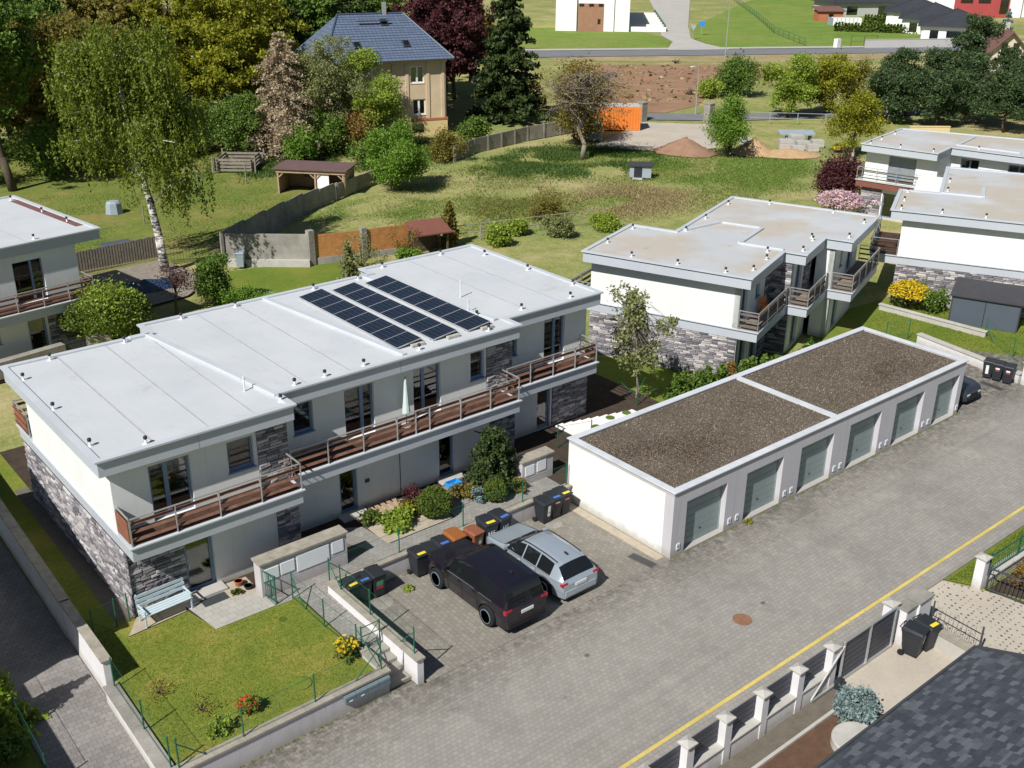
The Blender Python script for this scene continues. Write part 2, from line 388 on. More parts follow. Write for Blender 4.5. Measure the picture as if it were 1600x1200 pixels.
    m['solar'] = t.fin(0.18, 0.5)
    m['alu'] = plain('aluminium', (0.55, 0.56, 0.57), 0.4, 0.5, 0.04, 3, metal=0.5)
    m['black_cap'] = plain('vent_cap', (0.03, 0.03, 0.034), 0.6, 0.3, 0.1, 5)
    m['white_plastic'] = plain('white_plastic', (0.68, 0.69, 0.70), 0.5, 0.3, 0.04, 4)
    m['terracotta'] = plain('terracotta', (0.36, 0.13, 0.065), 0.8, 0.2, 0.1, 6)
    m['blue_plastic'] = plain('blue_plastic', (0.02, 0.27, 0.66), 0.5, 0.4, 0.05, 4)
    m['tarp'] = plain('blue_tarp', (0.02, 0.045, 0.10), 0.5, 0.4, 0.15, 1.5)  # blue cloth, darkened in the colour to stand for the left house's shade
    m['slat_dark'] = plain('anthracite_board', (0.055, 0.060, 0.078), 0.5, 0.35, 0.12, 2)
    t = NT('shingle')
    g = t.n("ShaderNodeNewGeometry"); oi = t.n("ShaderNodeObjectInfo")
    f = t.math('FRACT', t.math('ADD', g.outputs["Random Per Island"], oi.outputs["Random"]))
    cc = t.ramp(f, [(0.0, (0.022, 0.027, 0.036)), (0.5, (0.052, 0.060, 0.075)), (1.0, (0.150, 0.162, 0.180))]); v = t.coord()
    cc = t.mix(0.4, cc, t.ramp(t.noise(v, 45, 2, 0.7), [(0.3, (0.018, 0.022, 0.030)), (0.7, (0.12, 0.13, 0.15))])); t.color(cc)
    t.bump(t.noise(v, 120, 2), 0.5, 0.01); m['shingle'] = t.fin(0.9, 0.25)
    t = NT('roof_tiles_blue'); v = t.coord()
    br = t.n("ShaderNodeTexBrick", offset=0.0)
    br.inputs["Scale"].default_value = 1.0; br.inputs["Brick Width"].default_value = 0.45; br.inputs["Row Height"].default_value = 0.5; br.inputs["Mortar Size"].default_value = 0.03
    br.inputs["Color1"].default_value = c4((0.10, 0.135, 0.20)); br.inputs["Color2"].default_value = c4((0.125, 0.16, 0.23)); br.inputs["Mortar"].default_value = c4((0.055, 0.075, 0.12))
    t.l(t.coord(which="UV"), br.inputs["Vector"]); t.color(br.outputs["Color"]); t.bump(br.outputs["Fac"], -0.6, 0.03); m['tile_blue'] = t.fin(0.5, 0.4)
    m['tile_dark'] = plain('dark_roof_tiles', (0.035, 0.037, 0.045), 0.7, 0.3, 0.12, 0.8)
    m['tile_brown'] = plain('brown_roof', (0.17, 0.085, 0.075), 0.7, 0.3, 0.12, 0.8)
    m['tile_red'] = plain('red_roof_felt', (0.19, 0.075, 0.055), 0.8, 0.2, 0.1, 0.8)
    m['felt_brown'] = plain('brown_felt', (0.135, 0.088, 0.085), 0.9, 0.15, 0.12, 1.0)
    m['ochre'] = plain('ochre_render', (0.60, 0.465, 0.305), 0.9, 0.15, 0.10, 0.45, col2=(0.66, 0.53, 0.36))
    m['beige'] = plain('beige_render', (0.52, 0.455, 0.365), 0.9, 0.15, 0.06, 0.6)
    m['ochre_light'] = plain('pale_ochre_render', (0.64, 0.50, 0.26), 0.9, 0.15, 0.06, 0.6)
    m['trim_red'] = plain('red_band', (0.40, 0.15, 0.08), 0.9, 0.15, 0.1, 1)
    m['far_white'] = plain('far_white_render', (0.78, 0.77, 0.75), 0.9, 0.15, 0.02, 0.5)
    m['far_grey'] = plain('far_grey_render', (0.44, 0.43, 0.42), 0.9, 0.15, 0.04, 0.5)
    m['far_red'] = plain('far_red_render', (0.36, 0.07, 0.07), 0.9, 0.15, 0.05, 0.5)
    m['far_wood'] = plain('far_wood', (0.31, 0.17, 0.11), 0.8, 0.15, 0.1, 0.9)
    m['container'] = plain('container_orange', (0.68, 0.20, 0.035), 0.6, 0.3, 0.08, 1.0)
    m['container_grey'] = plain('container_grey', (0.28, 0.33, 0.37), 0.6, 0.3, 0.1, 1.0)
    m['shed_dark'] = plain('anthracite_metal', (0.075, 0.09, 0.115), 0.5, 0.4, 0.06, 1.0)
    m['shed_roof'] = plain('anthracite_felt', (0.05, 0.05, 0.056), 0.85, 0.2, 0.1, 2.0)
    m['car_black'] = None
    for nm, c, mt, r in (('car_black', (0.016, 0.014, 0.022), 0.35, 0.17), ('car_silver', (0.46, 0.53, 0.59), 0.5, 0.3), ('car_dark', (0.035, 0.042, 0.055), 0.3, 0.3)):
        t = NT(nm); t.color(c); t.fin(r, 0.5, mt); t.b.inputs["Coat Weight"].default_value = 0.6; t.b.inputs["Coat Roughness"].default_value = 0.08
        v = t.coord(); t.bump(t.noise(v, 1.5, 2), 0.02, 0.02); m[nm] = t.m
    t = NT('car_glass'); t.color((0.010, 0.012, 0.014)); m['car_glass'] = t.fin(0.05, 0.7)
    t = NT('chrome'); t.color((0.65, 0.65, 0.66)); m['chrome'] = t.fin(0.2, 0.5, 0.9)
    t = NT('tail_light'); t.color((0.36, 0.012, 0.02)); m['tail'] = t.fin(0.2, 0.6)
    t = NT('head_light'); t.color((0.55, 0.58, 0.60)); m['head'] = t.fin(0.1, 0.6)
    m['plate'] = plain('number_plate', (0.62, 0.62, 0.60), 0.5, 0.4, 0.05, 30)
    m['sign_blue'] = plain('road_sign_blue', (0.03, 0.22, 0.62), 0.4, 0.4, 0.02, 3)
    # woven wire netting: real gaps between the wires
    t = NT('wire_netting')
    v = t.coord()
    w1 = t.n("ShaderNodeTexChecker"); w1.inputs["Scale"].default_value = 1.0
    sp = t.n("ShaderNodeSeparateXYZ"); t.l(v, sp.inputs[0])
    hs = t.math('ADD', sp.outputs[0], sp.outputs[1])
    a = t.math('ABSOLUTE', t.math('SUBTRACT', t.math('FRACT', t.math('MULTIPLY', hs, 20.0)), 0.5))
    b = t.math('ABSOLUTE', t.math('SUBTRACT', t.math('FRACT', t.math('MULTIPLY', sp.outputs[2], 20.0)), 0.5))
    wire = t.math('MAXIMUM', t.math('GREATER_THAN', a, 0.482), t.math('GREATER_THAN', b, 0.482))
    t.color((0.012, 0.12, 0.075)); t.fin(0.5, 0.3)
    tp = t.n("ShaderNodeBsdfTransparent"); ms = t.n("ShaderNodeMixShader")
    t.l(wire, ms.inputs[0]); t.l(tp.outputs[0], ms.inputs[1]); t.l(t.b.outputs[0], ms.inputs[2]); t.l(ms.outputs[0], t.out.inputs["Surface"])
    m['net'] = t.m
mats()

# ------------------------------------------------------------------ mesh helpers
def link(o, parent=None):
    COL.objects.link(o)
    if parent is not None:
        o.parent = parent
    return o

def tag(o, label=None, cat=None, group=None, kind=None):
    if label: o["label"] = label
    if cat: o["category"] = cat
    if group: o["group"] = group
    if kind: o["kind"] = kind
    return o

def thing(name, label, cat, loc=(0, 0, 0), rz=0.0, group=None):
    o = bpy.data.objects.new(name, None)
    o.empty_display_size = 0.2
    COL.objects.link(o)
    o.location = loc
    o.rotation_euler = (0, 0, rz)
    return tag(o, label, cat, group)

def np_mesh(name, V, F, mat, smooth=False):
    """V (n,3) array, F (m,k) array of equal-sided faces"""
    me = bpy.data.meshes.new(name)
    V = np.asarray(V, np.float32); F = np.asarray(F, np.int32)
    n, k = F.shape
    me.vertices.add(len(V)); me.vertices.foreach_set("co", V.ravel())
    me.loops.add(n * k); me.loops.foreach_set("vertex_index", F.ravel())
    me.polygons.add(n)
    me.polygons.foreach_set("loop_start", np.arange(0, n * k, k, dtype=np.int32))
    me.polygons.foreach_set("loop_total", np.full(n, k, np.int32))
    if smooth:
        me.polygons.foreach_set("use_smooth", np.ones(n, bool))
    me.update(calc_edges=True)
    if mat: me.materials.append(mat)
    return me

class MB:
    def __init__(s):
        s.v = []; s.f = []
    def add(s, vs, fs):
        b = len(s.v)
        s.v.extend(tuple(v) for v in vs)
        s.f.extend(tuple(i + b for i in f) for f in fs)
        return s
    BF = [(0, 3, 2, 1), (4, 5, 6, 7), (0, 1, 5, 4), (1, 2, 6, 5), (2, 3, 7, 6), (3, 0, 4, 7)]
    def box(s, x0, y0, z0, x1, y1, z1):
        if x0 > x1: x0, x1 = x1, x0
        if y0 > y1: y0, y1 = y1, y0
        if z0 > z1: z0, z1 = z1, z0
        return s.add([(x0, y0, z0), (x1, y0, z0), (x1, y1, z0), (x0, y1, z0), (x0, y0, z1), (x1, y0, z1), (x1, y1, z1), (x0, y1, z1)], MB.BF)
    def obox(s, c, size, M=None, taper=1.0):
        hx, hy, hz = size[0] / 2, size[1] / 2, size[2] / 2
        vs = [Vector((sx * hx * (taper if sz > 0 else 1), sy * hy * (taper if sz > 0 else 1), sz * hz)) for sz in (-1, 1) for sx, sy in ((-1, -1), (1, -1), (1, 1), (-1, 1))]
        if M is not None: vs = [M @ v for v in vs]
        return s.add([v + Vector(c) for v in vs], MB.BF)
    def prism(s, poly, z0, z1):
        n = len(poly)
        if sum(poly[i][0] * poly[(i + 1) % n][1] - poly[(i + 1) % n][0] * poly[i][1] for i in range(n)) < 0: poly = poly[::-1]
        vs = [(p[0], p[1], z0) for p in poly] + [(p[0], p[1], z1) for p in poly]
        fs = [tuple(range(n - 1, -1, -1)), tuple(range(n, 2 * n))] + [(i, (i + 1) % n, n + (i + 1) % n, n + i) for i in range(n)]
        return s.add(vs, fs)
    def sheet(s, poly, z):
        n = len(poly)
        if sum(poly[i][0] * poly[(i + 1) % n][1] - poly[(i + 1) % n][0] * poly[i][1] for i in range(n)) < 0: poly = poly[::-1]
        return s.add([(p[0], p[1], z) for p in poly], [tuple(range(n))])
    def quad(s, *p):
        return s.add(p, [tuple(range(len(p)))])
    def bar(s, p, q, w, h=None, up=(0, 0, 1)):
        """rectangular bar from p to q, w wide, h tall"""
        h = h or w
        p, q = Vector(p), Vector(q); d = (q - p).normalized()
        up = Vector(up)
        if abs(d.dot(up)) > 0.95: up = Vector((1, 0, 0))
        sx = d.cross(up).normalized() * (w / 2); sy = sx.cross(d).normalized() * (h / 2)
        vs = [a + b for a in (p, q) for b in (-sx - sy, sx - sy, sx + sy, -sx + sy)]
        return s.add(vs, [(0, 1, 2, 3), (7, 6, 5, 4), (0, 4, 5, 1), (1, 5, 6, 2), (2, 6, 7, 3), (3, 7, 4, 0)])
    def tube(s, p, q, r0, r1=None, n=8, cap=True):
        r1 = r0 if r1 is None else r1
        p, q = Vector(p), Vector(q); d = (q - p)
        if d.length < 1e-6: return s
        d.normalize(); a = d.orthogonal().normalized(); b = d.cross(a)
        vs = [c + (a * math.cos(2 * math.pi * i / n) + b * math.sin(2 * math.pi * i / n)) * r for c, r in ((p, r0), (q, r1)) for i in range(n)]
        fs = [(i, (i + 1) % n, n + (i + 1) % n, n + i) for i in range(n)]
        if cap: fs += [tuple(range(n - 1, -1, -1)), tuple(range(n, 2 * n))]
        return s.add(vs, fs)
    def path(s, pts, rs, n=6):
        for i in range(len(pts) - 1):
            s.tube(pts[i], pts[i + 1], rs[i], rs[i + 1], n, cap=(i in (0, len(pts) - 2)))
        return s
    def lathe(s, prof, n=20, c=(0, 0, 0), axis='z'):
        """prof: list of (radius, height)"""
        vs = []
        for r, h in prof:
            for i in range(n):
                a = 2 * math.pi * i / n; x, y = r * math.cos(a), r * math.sin(a)
                vs.append({'z': (c[0] + x, c[1] + y, c[2] + h), 'y': (c[0] + x, c[1] + h, c[2] + y), 'x': (c[0] + h, c[1] + x, c[2] + y)}[axis])
        fs = [(j * n + i, j * n + (i + 1) % n, (j + 1) * n + (i + 1) % n, (j + 1) * n + i) for j in range(len(prof) - 1) for i in range(n)]
        fs += [tuple(range(n - 1, -1, -1)), tuple(range((len(prof) - 1) * n, len(prof) * n))]
        return s.add(vs, fs)
    def mesh(s, name, mat, smooth=False, off=None):
        me = bpy.data.meshes.new(name)
        vs = s.v if off is None else [(v[0] - off[0], v[1] - off[1], v[2] - off[2]) for v in s.v]
        me.from_pydata(vs, [], s.f)
        if smooth: me.polygons.foreach_set("use_smooth", [True] * len(me.polygons))
        me.update()
        if mat: me.materials.append(mat)
        return me
    def build(s, name, mat, parent=None, smooth=False, world=False, bevel=0.0, label=None):
        off = tuple(parent.location) if (world and parent is not None) else None
        if isinstance(mat, str): mat = MAT[mat]
        o = bpy.data.objects.new(name, s.mesh(name, mat, smooth, off))
        link(o, parent)
        if bevel:
            md = o.modifiers.new("bevel", 'BEVEL'); md.width = bevel; md.segments = 2; md.limit_method = 'ANGLE'
        if label: o["label"] = label
        return o
    def solo(s, name, mat, label, cat, group=None, smooth=False, bevel=0.0):
        """a thing that is one mesh; its origin sits at the middle of its foot"""
        a = np.array(s.v); lo, hi = a.min(0), a.max(0)
        c = ((lo[0] + hi[0]) / 2, (lo[1] + hi[1]) / 2, lo[2])
        if isinstance(mat, str): mat = MAT[mat]
        o = bpy.data.objects.new(name, s.mesh(name, mat, smooth, c)); o.location = c
        link(o)
        if bevel:
            md = o.modifiers.new("bevel", 'BEVEL'); md.width = bevel; md.segments = 2; md.limit_method = 'ANGLE'
        return tag(o, label, cat, group)

def struct(name, mb, mat, parent=None):
    o = mb.build(name, mat, parent)
    if parent is None: o["kind"] = "structure"
    return o

def sheet(name, poly, z, mat, parent=None):
    return struct(name, MB().sheet(poly, z), mat, parent)

def inst(me, name, parent, loc, scale=(1, 1, 1), rot=(0, 0, 0)):
    o = bpy.data.objects.new(name, me)
    o.location = loc; o.scale = scale; o.rotation_euler = rot
    return link(o, parent)

def copy_tree(o, parent=None):
    c = o.copy(); COL.objects.link(c); c.parent = parent
    for ch in o.children: copy_tree(ch, c)
    return c

def poly_area_pts(poly, n, rng):
    """n random points inside a polygon"""
    P = np.array(poly, float); lo, hi = P.min(0), P.max(0)
    out = np.zeros((0, 2))
    while len(out) < n:
        q = rng.uniform(lo, hi, (n * 2, 2)); ins = np.zeros(len(q), bool)
        j = len(P) - 1
        for i in range(len(P)):
            c = ((P[i, 1] > q[:, 1]) != (P[j, 1] > q[:, 1])) & (q[:, 0] < (P[j, 0] - P[i, 0]) * (q[:, 1] - P[i, 1]) / (P[j, 1] - P[i, 1] + 1e-12) + P[i, 0])
            ins ^= c; j = i
        out = np.vstack([out, q[ins]])
    return out[:n]
# ------------------------------------------------------------------ vegetation
def unit(v):
    return v / (np.linalg.norm(v, axis=-1, keepdims=True) + 1e-9)

def leaf_mesh(name, P, size, mat, rng, aspect=1.6, hang=0.0, up=0.35, var=0.45):
    """one diamond-shaped leaf (or leaf spray) at every point of P"""
    n = len(P)
    a = rng.normal(size=(n, 3)); a[:, 2] -= hang * 2.2; a = unit(a)
    nn = rng.normal(size=(n, 3)); nn[:, 2] += up * 2
    b = unit(np.cross(nn, a))
    s = size * (1 + var * rng.uniform(-1, 1, (n, 1)))
    V = np.stack([P - a * s * aspect * .5, P + b * s * .5 + a * s * .1, P + a * s * aspect * .5, P - b * s * .5 + a * s * .1], 1).reshape(-1, 3)
    F = np.arange(n * 4).reshape(n, 4)
    return np_mesh(name, V, F, mat)

def lumpy(rng, k=9):
    d = unit(rng.normal(size=(k, 3))); a = rng.uniform(0.1, 0.34, k)
    def f(u):
        r = np.ones(len(u)) * 0.78
        for i in range(k):
            r += a[i] * np.clip(u @ d[i], 0, 1) ** 5
        return r
    return f

def ell_clumps(rng, n, R, Rz, inner=0.45):
    u = unit(rng.normal(size=(n, 3)))
    f = lumpy(rng)(u)
    r = (inner + (1 - inner) * rng.random(n) ** 0.6) * f
    return u * r[:, None] * np.array([R, R, Rz])

def lobe_clumps(rng, n, R, Rz, lobes):
    c = unit(rng.normal(size=(lobes, 3))) * np.array([R, R, Rz]) * rng.uniform(.30, .80, (lobes, 1)) ; c[0] *= .2
    rad = R * rng.uniform(.24, .46, lobes); p = rad ** 2; k = rng.choice(lobes, n, p=p / p.sum())
    d = unit(rng.normal(size=(n, 3)) + np.array([0, 0, .25]))
    q = c[k] + d * (rad[k] * rng.uniform(.35, 1.0, n) ** .55)[:, None] * np.array([1, 1, .85])
    return q

def tree(name, x, y, h, R, leaf, label, bark='bark', leaves=14000, size=0.2, base=0.22, clump=0.55, nclump=170, group=None,
         seed=0, trunk_r=None, limbs=9, z=0.0, hang=0.0, sparse=1.0, cat='tree', twigs=0, lean=(0, 0)):
    rng = np.random.default_rng(seed + int(abs(x * 31 + y * 17)) + 7)
    t = thing(name, label, cat, (x, y, z), 0, group)
    tr = trunk_r or 0.014 * h + 0.05
    zb = h * base; Rz = (h - zb) / 2; cz = zb + Rz
    b = MB()
    top = Vector((lean[0] * 0.8, lean[1] * 0.8, h * 0.86))
    segs = 6; pts = []; rs = []
    for i in range(segs + 1):
        f = i / segs
        pts.append(Vector((rng.normal() * 0.03 * R * (f > 0) + top.x * f, rng.normal() * 0.03 * R * (f > 0) + top.y * f, top.z * f)))
        rs.append(tr * (1.25 if i == 0 else (1 - f) ** 0.8 + 0.08))
    b.path(pts, rs, 7)
    nclump = int(nclump * 1.7); leaves = int(leaves * (2.3 if R > 4.5 else 1.9)); size = size * .66; clump = clump * .62
    cl = lobe_clumps(rng, int(nclump * (1.5 if R > 4.5 else 1.0)), R, Rz, 16 + int(R * (4.0 if R > 4.5 else 1.5))) + np.array([lean[0] * .5, lean[1] * .5, cz])
    ends = []
    for i in range(limbs):
        f = rng.uniform(base * 0.9, 0.78)
        p0 = pts[0].lerp(pts[-1], f / 0.86 if f < .86 else 1)
        k = rng.integers(len(cl)); e = Vector(cl[k]);
        if e.z < p0.z: e.z = p0.z + rng.uniform(0.2, 1.0)
        m = p0.lerp(e, 0.5) + Vector((0, 0, -0.05 * R))
        rr = tr * 0.42 * (1 - 0.5 * f)
        b.path([p0, m, e], [rr, rr * .6, rr * .22], 5)
        ends.append((m, e))
    for i in range(twigs):
        m, e = ends[rng.integers(len(ends))]
        s0 = m.lerp(e, rng.random())
        k = rng.integers(len(cl)); e2 = Vector(cl[k])
        if (e2 - s0).length > R * 1.1: e2 = s0 + (e2 - s0).normalized() * R * 0.8
        mm = s0.lerp(e2, .5) + Vector(rng.normal(size=3) * 0.12 * R * .4)
        b.path([s0, mm, e2], [tr * .12 + .008, tr * .08 + .006, .006], 4)
    b.build('trunk', bark, t, smooth=True)
    idx = rng.integers(0, len(cl), leaves)
    if clump < 1.0:
        wgt = rng.random(len(cl)) ** 0.7 + 0.15; idx = rng.choice(len(cl), leaves, p=wgt / wgt.sum())
    P = cl[idx] + rng.normal(size=(leaves, 3)) * clump * np.array([1, 1, 0.75])
    if hang: P[:, 2] -= rng.random(leaves) ** 1.5 * hang
    P[:, 2] = np.maximum(P[:, 2], 0.15 + 0.35 * zb)
    me = leaf_mesh('crown', P, size, MAT[leaf], rng, hang=min(hang, 1.0))
    link(bpy.data.objects.new('crown', me), t)
    return t

def birch(x, y, h, R, label):
    rng = np.random.default_rng(5)
    t = thing('birch_tree', label, 'tree', (x, y, 0))
    b = MB()
    pts = [Vector((0, 0, 0)), Vector((-.12, .1, 2.5)), Vector((-.35, .25, 5)), Vector((-.8, .5, 7.6)), Vector((-1.0, .8, 10)), Vector((-1.1, .9, 12.5)), Vector((-1.2, 1, h * .93))]
    b.path(pts, [.34, .27, .23, .19, .14, .09, .03], 9)
    br = []
    for i in range(30):
        f = rng.uniform(0.3, 0.97); k = min(int(f * 6), 5); p0 = pts[k].lerp(pts[k + 1], f * 6 - k)
        a = rng.uniform(0, 6.28); ln = R * (1.08 - 0.75 * abs(f - 0.42)) * rng.uniform(.65, 1.1)
        m = p0 + Vector((math.cos(a) * ln * .55, math.sin(a) * ln * .55, ln * .5)); e = p0 + Vector((math.cos(a) * ln, math.sin(a) * ln, ln * .42))
        rr = .085 * (1.15 - f)
        b.path([p0, m, e], [rr, rr * .6, rr * .2], 5); br.append((p0, m, e))
    b.build('trunk', 'birch_bark', t, smooth=True)
    P = []
    for i in range(2300):
        p0, m, e = br[rng.integers(len(br))]
        s = rng.random() ** .6; c = (p0.lerp(m, s * 2) if s < .5 else m.lerp(e, s * 2 - 1))
        c = np.array(c) + rng.normal(size=3) * np.array([.6, .6, .4]); L = rng.uniform(.5, 2.5)
        n = int(L * 17); tt = rng.random(n)
        sway = np.array([.22, .08, 0]) * (L * .55)
        P.append(c + np.outer(tt, np.array([0, 0, -L])) + np.outer(tt ** 1.6, sway) + rng.normal(size=(n, 3)) * .075)
    P = np.vstack(P); P = P[P[:, 2] > 2.4]
    me = leaf_mesh('crown', P, .105, MAT['l_birch'], rng, aspect=1.8, hang=.7)
    link(bpy.data.objects.new('crown', me), t)
    return t

def conifer(name, x, y, h, R, leaf, label, leaves=16000, size=.22, z=0.0, base=.06, group=None, power=.85, droop=.25, seed=0, cat='tree', levels=None, bark='bark'):
    rng = np.random.default_rng(seed + int(abs(x * 13 + y * 7)) + 3)
    t = thing(name, label, cat, (x, y, z), 0, group)
    b = MB(); b.tube((0, 0, 0), (0, 0, h * .96), .012 * h + .03, .01, 7)
    if h > 5: leaves = int(leaves * 1.7); size *= .72
    levels = levels or max(8, int(h * 2.2)); P = []; per = leaves / levels
    W = []
    for i in range(levels):
        f = base + (1 - base) * (i + rng.random() * .7) / levels
        W.append((f, (1 - f) ** power))
    tot = sum(w for _, w in W)
    for f, w in W:
        nb = rng.integers(6, 10); rr = R * w * rng.uniform(.8, 1.12)
        for k in range(nb):
            a = rng.uniform(0, 6.28); ln = rr * rng.uniform(.65, 1.12) + .05
            n = max(4, int(leaves * w / tot / nb)); s = rng.random(n) ** .7
            c = np.stack([np.cos(a) * ln * s, np.sin(a) * ln * s, h * f - droop * ln * s ** 1.5 + .1 * ln * s ** 4], 1)
            side = rng.normal(size=n) * ln * .16 * (1.15 - s)
            c[:, 0] += -np.sin(a) * side; c[:, 1] += np.cos(a) * side; c[:, 2] += rng.normal(size=n) * .06 * (1 + ln * .4)
            P.append(c)
            if h > 5: b.tube((0, 0, h * f), (math.cos(a) * ln * .85, math.sin(a) * ln * .85, h * f - droop * ln * .8), .012 + .01 * ln, .006, 4, False)
    P = np.vstack(P); P[:, 2] = np.maximum(P[:, 2], .06)
    b.build('trunk', bark, t)
    me = leaf_mesh('crown', P, size, MAT[leaf], rng, aspect=1.8, up=.6)
    link(bpy.data.objects.new('crown', me), t)
    return t

def bush(name, x, y, h, R, leaf, label, leaves=5000, size=.1, z=0.0, group=None, cat='shrub', flowers=None, nfl=0, fsize=.1, clump=.16, stems=True, seed=0, ball=False, inner=.5):
    rng = np.random.default_rng(seed + int(abs(x * 41 + y * 29)) + 11)
    t = thing(name, label, cat, (x, y, z), 0, group)
    nc = max(20, int(leaves / 70)); Rz = h / 2
    if R > 1.0 and inner < .8: leaves = int(leaves * 1.8); size *= .7; nc = int(nc * 1.4)
    if ball:
        nc = leaves // 2
        u = unit(rng.normal(size=(nc, 3))); cl = u * np.array([R, R, Rz]) * rng.uniform(.8, 1.0, (nc, 1)) * (1 + .05 * np.sin(u[:, :1] * 5))
    elif R > 1.0: cl = lobe_clumps(rng, nc, R, Rz, 14)
    else: cl = ell_clumps(rng, nc, R, Rz, inner)
    cl = cl + np.array([0, 0, Rz])
    P = cl[rng.integers(0, nc, leaves)] + rng.normal(size=(leaves, 3)) * clump * R
    P[:, 2] = np.clip(P[:, 2], .03, None)
    link(bpy.data.objects.new('foliage', leaf_mesh('foliage', P, size, MAT[leaf], rng)), t)
    if stems:
        b = MB()
        for i in range(9):
            e = cl[rng.integers(nc)]; b.path([(0, 0, 0), Vector(e) * .5 + Vector((0, 0, .1 * h)), e], [.02 * h + .008, .012 * h + .005, .004], 4)
        b.build('stem', 'bark', t)
    if flowers:
        u = unit(rng.normal(size=(nfl, 3))); u[:, 2] = np.abs(u[:, 2]) * .9 + .05
        Pf = u * np.array([R, R, Rz]) * rng.uniform(.85, 1.12, (nfl, 1)) + np.array([0, 0, Rz])
        link(bpy.data.objects.new('flowers', leaf_mesh('flowers', Pf, fsize, MAT[flowers], rng, aspect=1.1, up=.8)), t)
    return t

def blades(name, poly, n, hgt, wid, mat, label, cat, z=0.0, seed=1, patch=None, lean=.5, edge=0.0):
    """grass too fine to count: one object of upright blades"""
    rng = np.random.default_rng(seed)
    q = poly_area_pts(poly, n, rng) + rng.normal(size=(n, 2)) * edge
    if patch:
        ph = rng.uniform(0, 6.28, 8); f = np.zeros(n)
        for i in range(8): a_ = i * 2.4; k_ = patch * (0.6 + 0.25 * i); f += np.sin((q[:, 0] * np.cos(a_) + q[:, 1] * np.sin(a_)) * k_ + ph[i])
        q = q[f > rng.normal(size=n) * .8 - .6]; n = len(q)
    a = rng.uniform(0, 6.28, n); w = np.stack([np.cos(a), np.sin(a), 0 * a], 1) * (wid * rng.uniform(.6, 1.4, (n, 1)))
    base = np.column_stack([q, np.full(n, z)])
    tip = base + np.column_stack([rng.normal(size=(n, 2)) * hgt * lean, hgt * rng.uniform(.5, 1.35, n)])
    V = np.stack([base - w, base + w, tip], 1).reshape(-1, 3)
    o = bpy.data.objects.new(name, np_mesh(name, V, np.arange(n * 3).reshape(n, 3), MAT[mat]))
    link(o)
    return tag(o, label, cat, None, 'stuff')
# ------------------------------------------------------------------ building blocks for the flat-roofed houses
def at(axis, a, n, z):
    return (a, n, z) if axis == 'x' else (n, a, z)

def abox(mb, axis, a0, a1, n0, n1, z0, z1):
    if axis == 'x': mb.box(a0, n0, z0, a1, n1, z1)
    else: mb.box(n0, a0, z0, n1, a1, z1)

def wall_run(mb, axis, a0, a1, pos, out, z0, z1, ops=(), th=0.3):
    """wall with real openings; its outer face at pos, facing out (+1/-1)"""
    n0, n1 = pos, pos - out * th
    ops = sorted(ops); a = a0
    for o in ops:
        if o[0] > a: abox(mb, axis, a, o[0], n0, n1, z0, z1)
        if o[2] > z0: abox(mb, axis, o[0], o[1], n0, n1, z0, o[2])
        if o[3] < z1: abox(mb, axis, o[0], o[1], n0, n1, o[3], z1)
        a = o[1]
    if a < a1: abox(mb, axis, a, a1, n0, n1, z0, z1)

def window(parent, axis, a0, a1, pos, out, z0, z1, split=None, frame='frame', fw=0.07, name='window', sill=True, blind=0.0, recess=0.13, handle=False):
    n0 = pos - out * recess; n1 = n0 - out * 0.07
    b = MB()
    abox(b, axis, a0, a0 + fw, n0, n1, z0, z1); abox(b, axis, a1 - fw, a1, n0, n1, z0, z1)
    abox(b, axis, a0 + fw, a1 - fw, n0, n1, z0, z0 + fw * 1.2); abox(b, axis, a0 + fw, a1 - fw, n0, n1, z1 - fw, z1)
    cuts = [a0 + fw]
    if split:
        for s in (split if isinstance(split, (list, tuple)) else [split]):
            c = a0 + (a1 - a0) * s
            abox(b, axis, c - fw * .9, c + fw * .9, n0 + out * .01, n1, z0 + fw * 1.2, z1 - fw); cuts += [c - fw * .9, c + fw * .9]
    cuts.append(a1 - fw)
    w = b.build(name, frame, parent)
    for i in range(0, len(cuts), 2):
        p = MB(); abox(p, axis, cuts[i], cuts[i + 1], n0 - out * .03, n1 - out * .0, z0 + fw * 1.2, z1 - fw)
        p.build('pane', 'glass', w)
        if blind:
            q = MB(); zz = z1 - fw
            while zz > z1 - fw - (z1 - z0 - 2 * fw) * blind + .05:
                abox(q, axis, cuts[i] + .01, cuts[i + 1] - .01, n0 - out * .012, n0 - out * .026, zz - .07, zz - .012); zz -= .085
            q.build('blind', 'blind', w)
    if blind == 0 and split is not None and axis == 'x':
        rc = random.Random(int(a0 * 97 + pos * 31)); q = MB(); side = rc.choice((0, 1)); cw = (a1 - a0) * rc.uniform(.18, .34); x = a0 + fw if side == 0 else a1 - fw - cw; nn = n1 - out * .10; k = 9
        for i in range(k): q.quad((x + cw * i / k, nn + (.03 if i % 2 else -.03), z0 + .05), (x + cw * (i + 1) / k, nn + (-.03 if i % 2 else .03), z0 + .05), (x + cw * (i + 1) / k, nn + (-.03 if i % 2 else .03), z1 - .05), (x + cw * i / k, nn + (.03 if i % 2 else -.03), z1 - .05))
        q.build('curtain', 'curtain', w)
    if sill:
        s = MB(); abox(s, axis, a0 - .04, a1 + .04, pos + out * .05, n0, z0 - .05, z0 - .004); s.build('sill', frame, w)
    if handle:
        s = MB(); abox(s, axis, a0 + .12, a0 + .15, n0 + out * .05, n0, z0 + .95, z0 + 1.1); s.build('handle', 'steel', w)
    return w

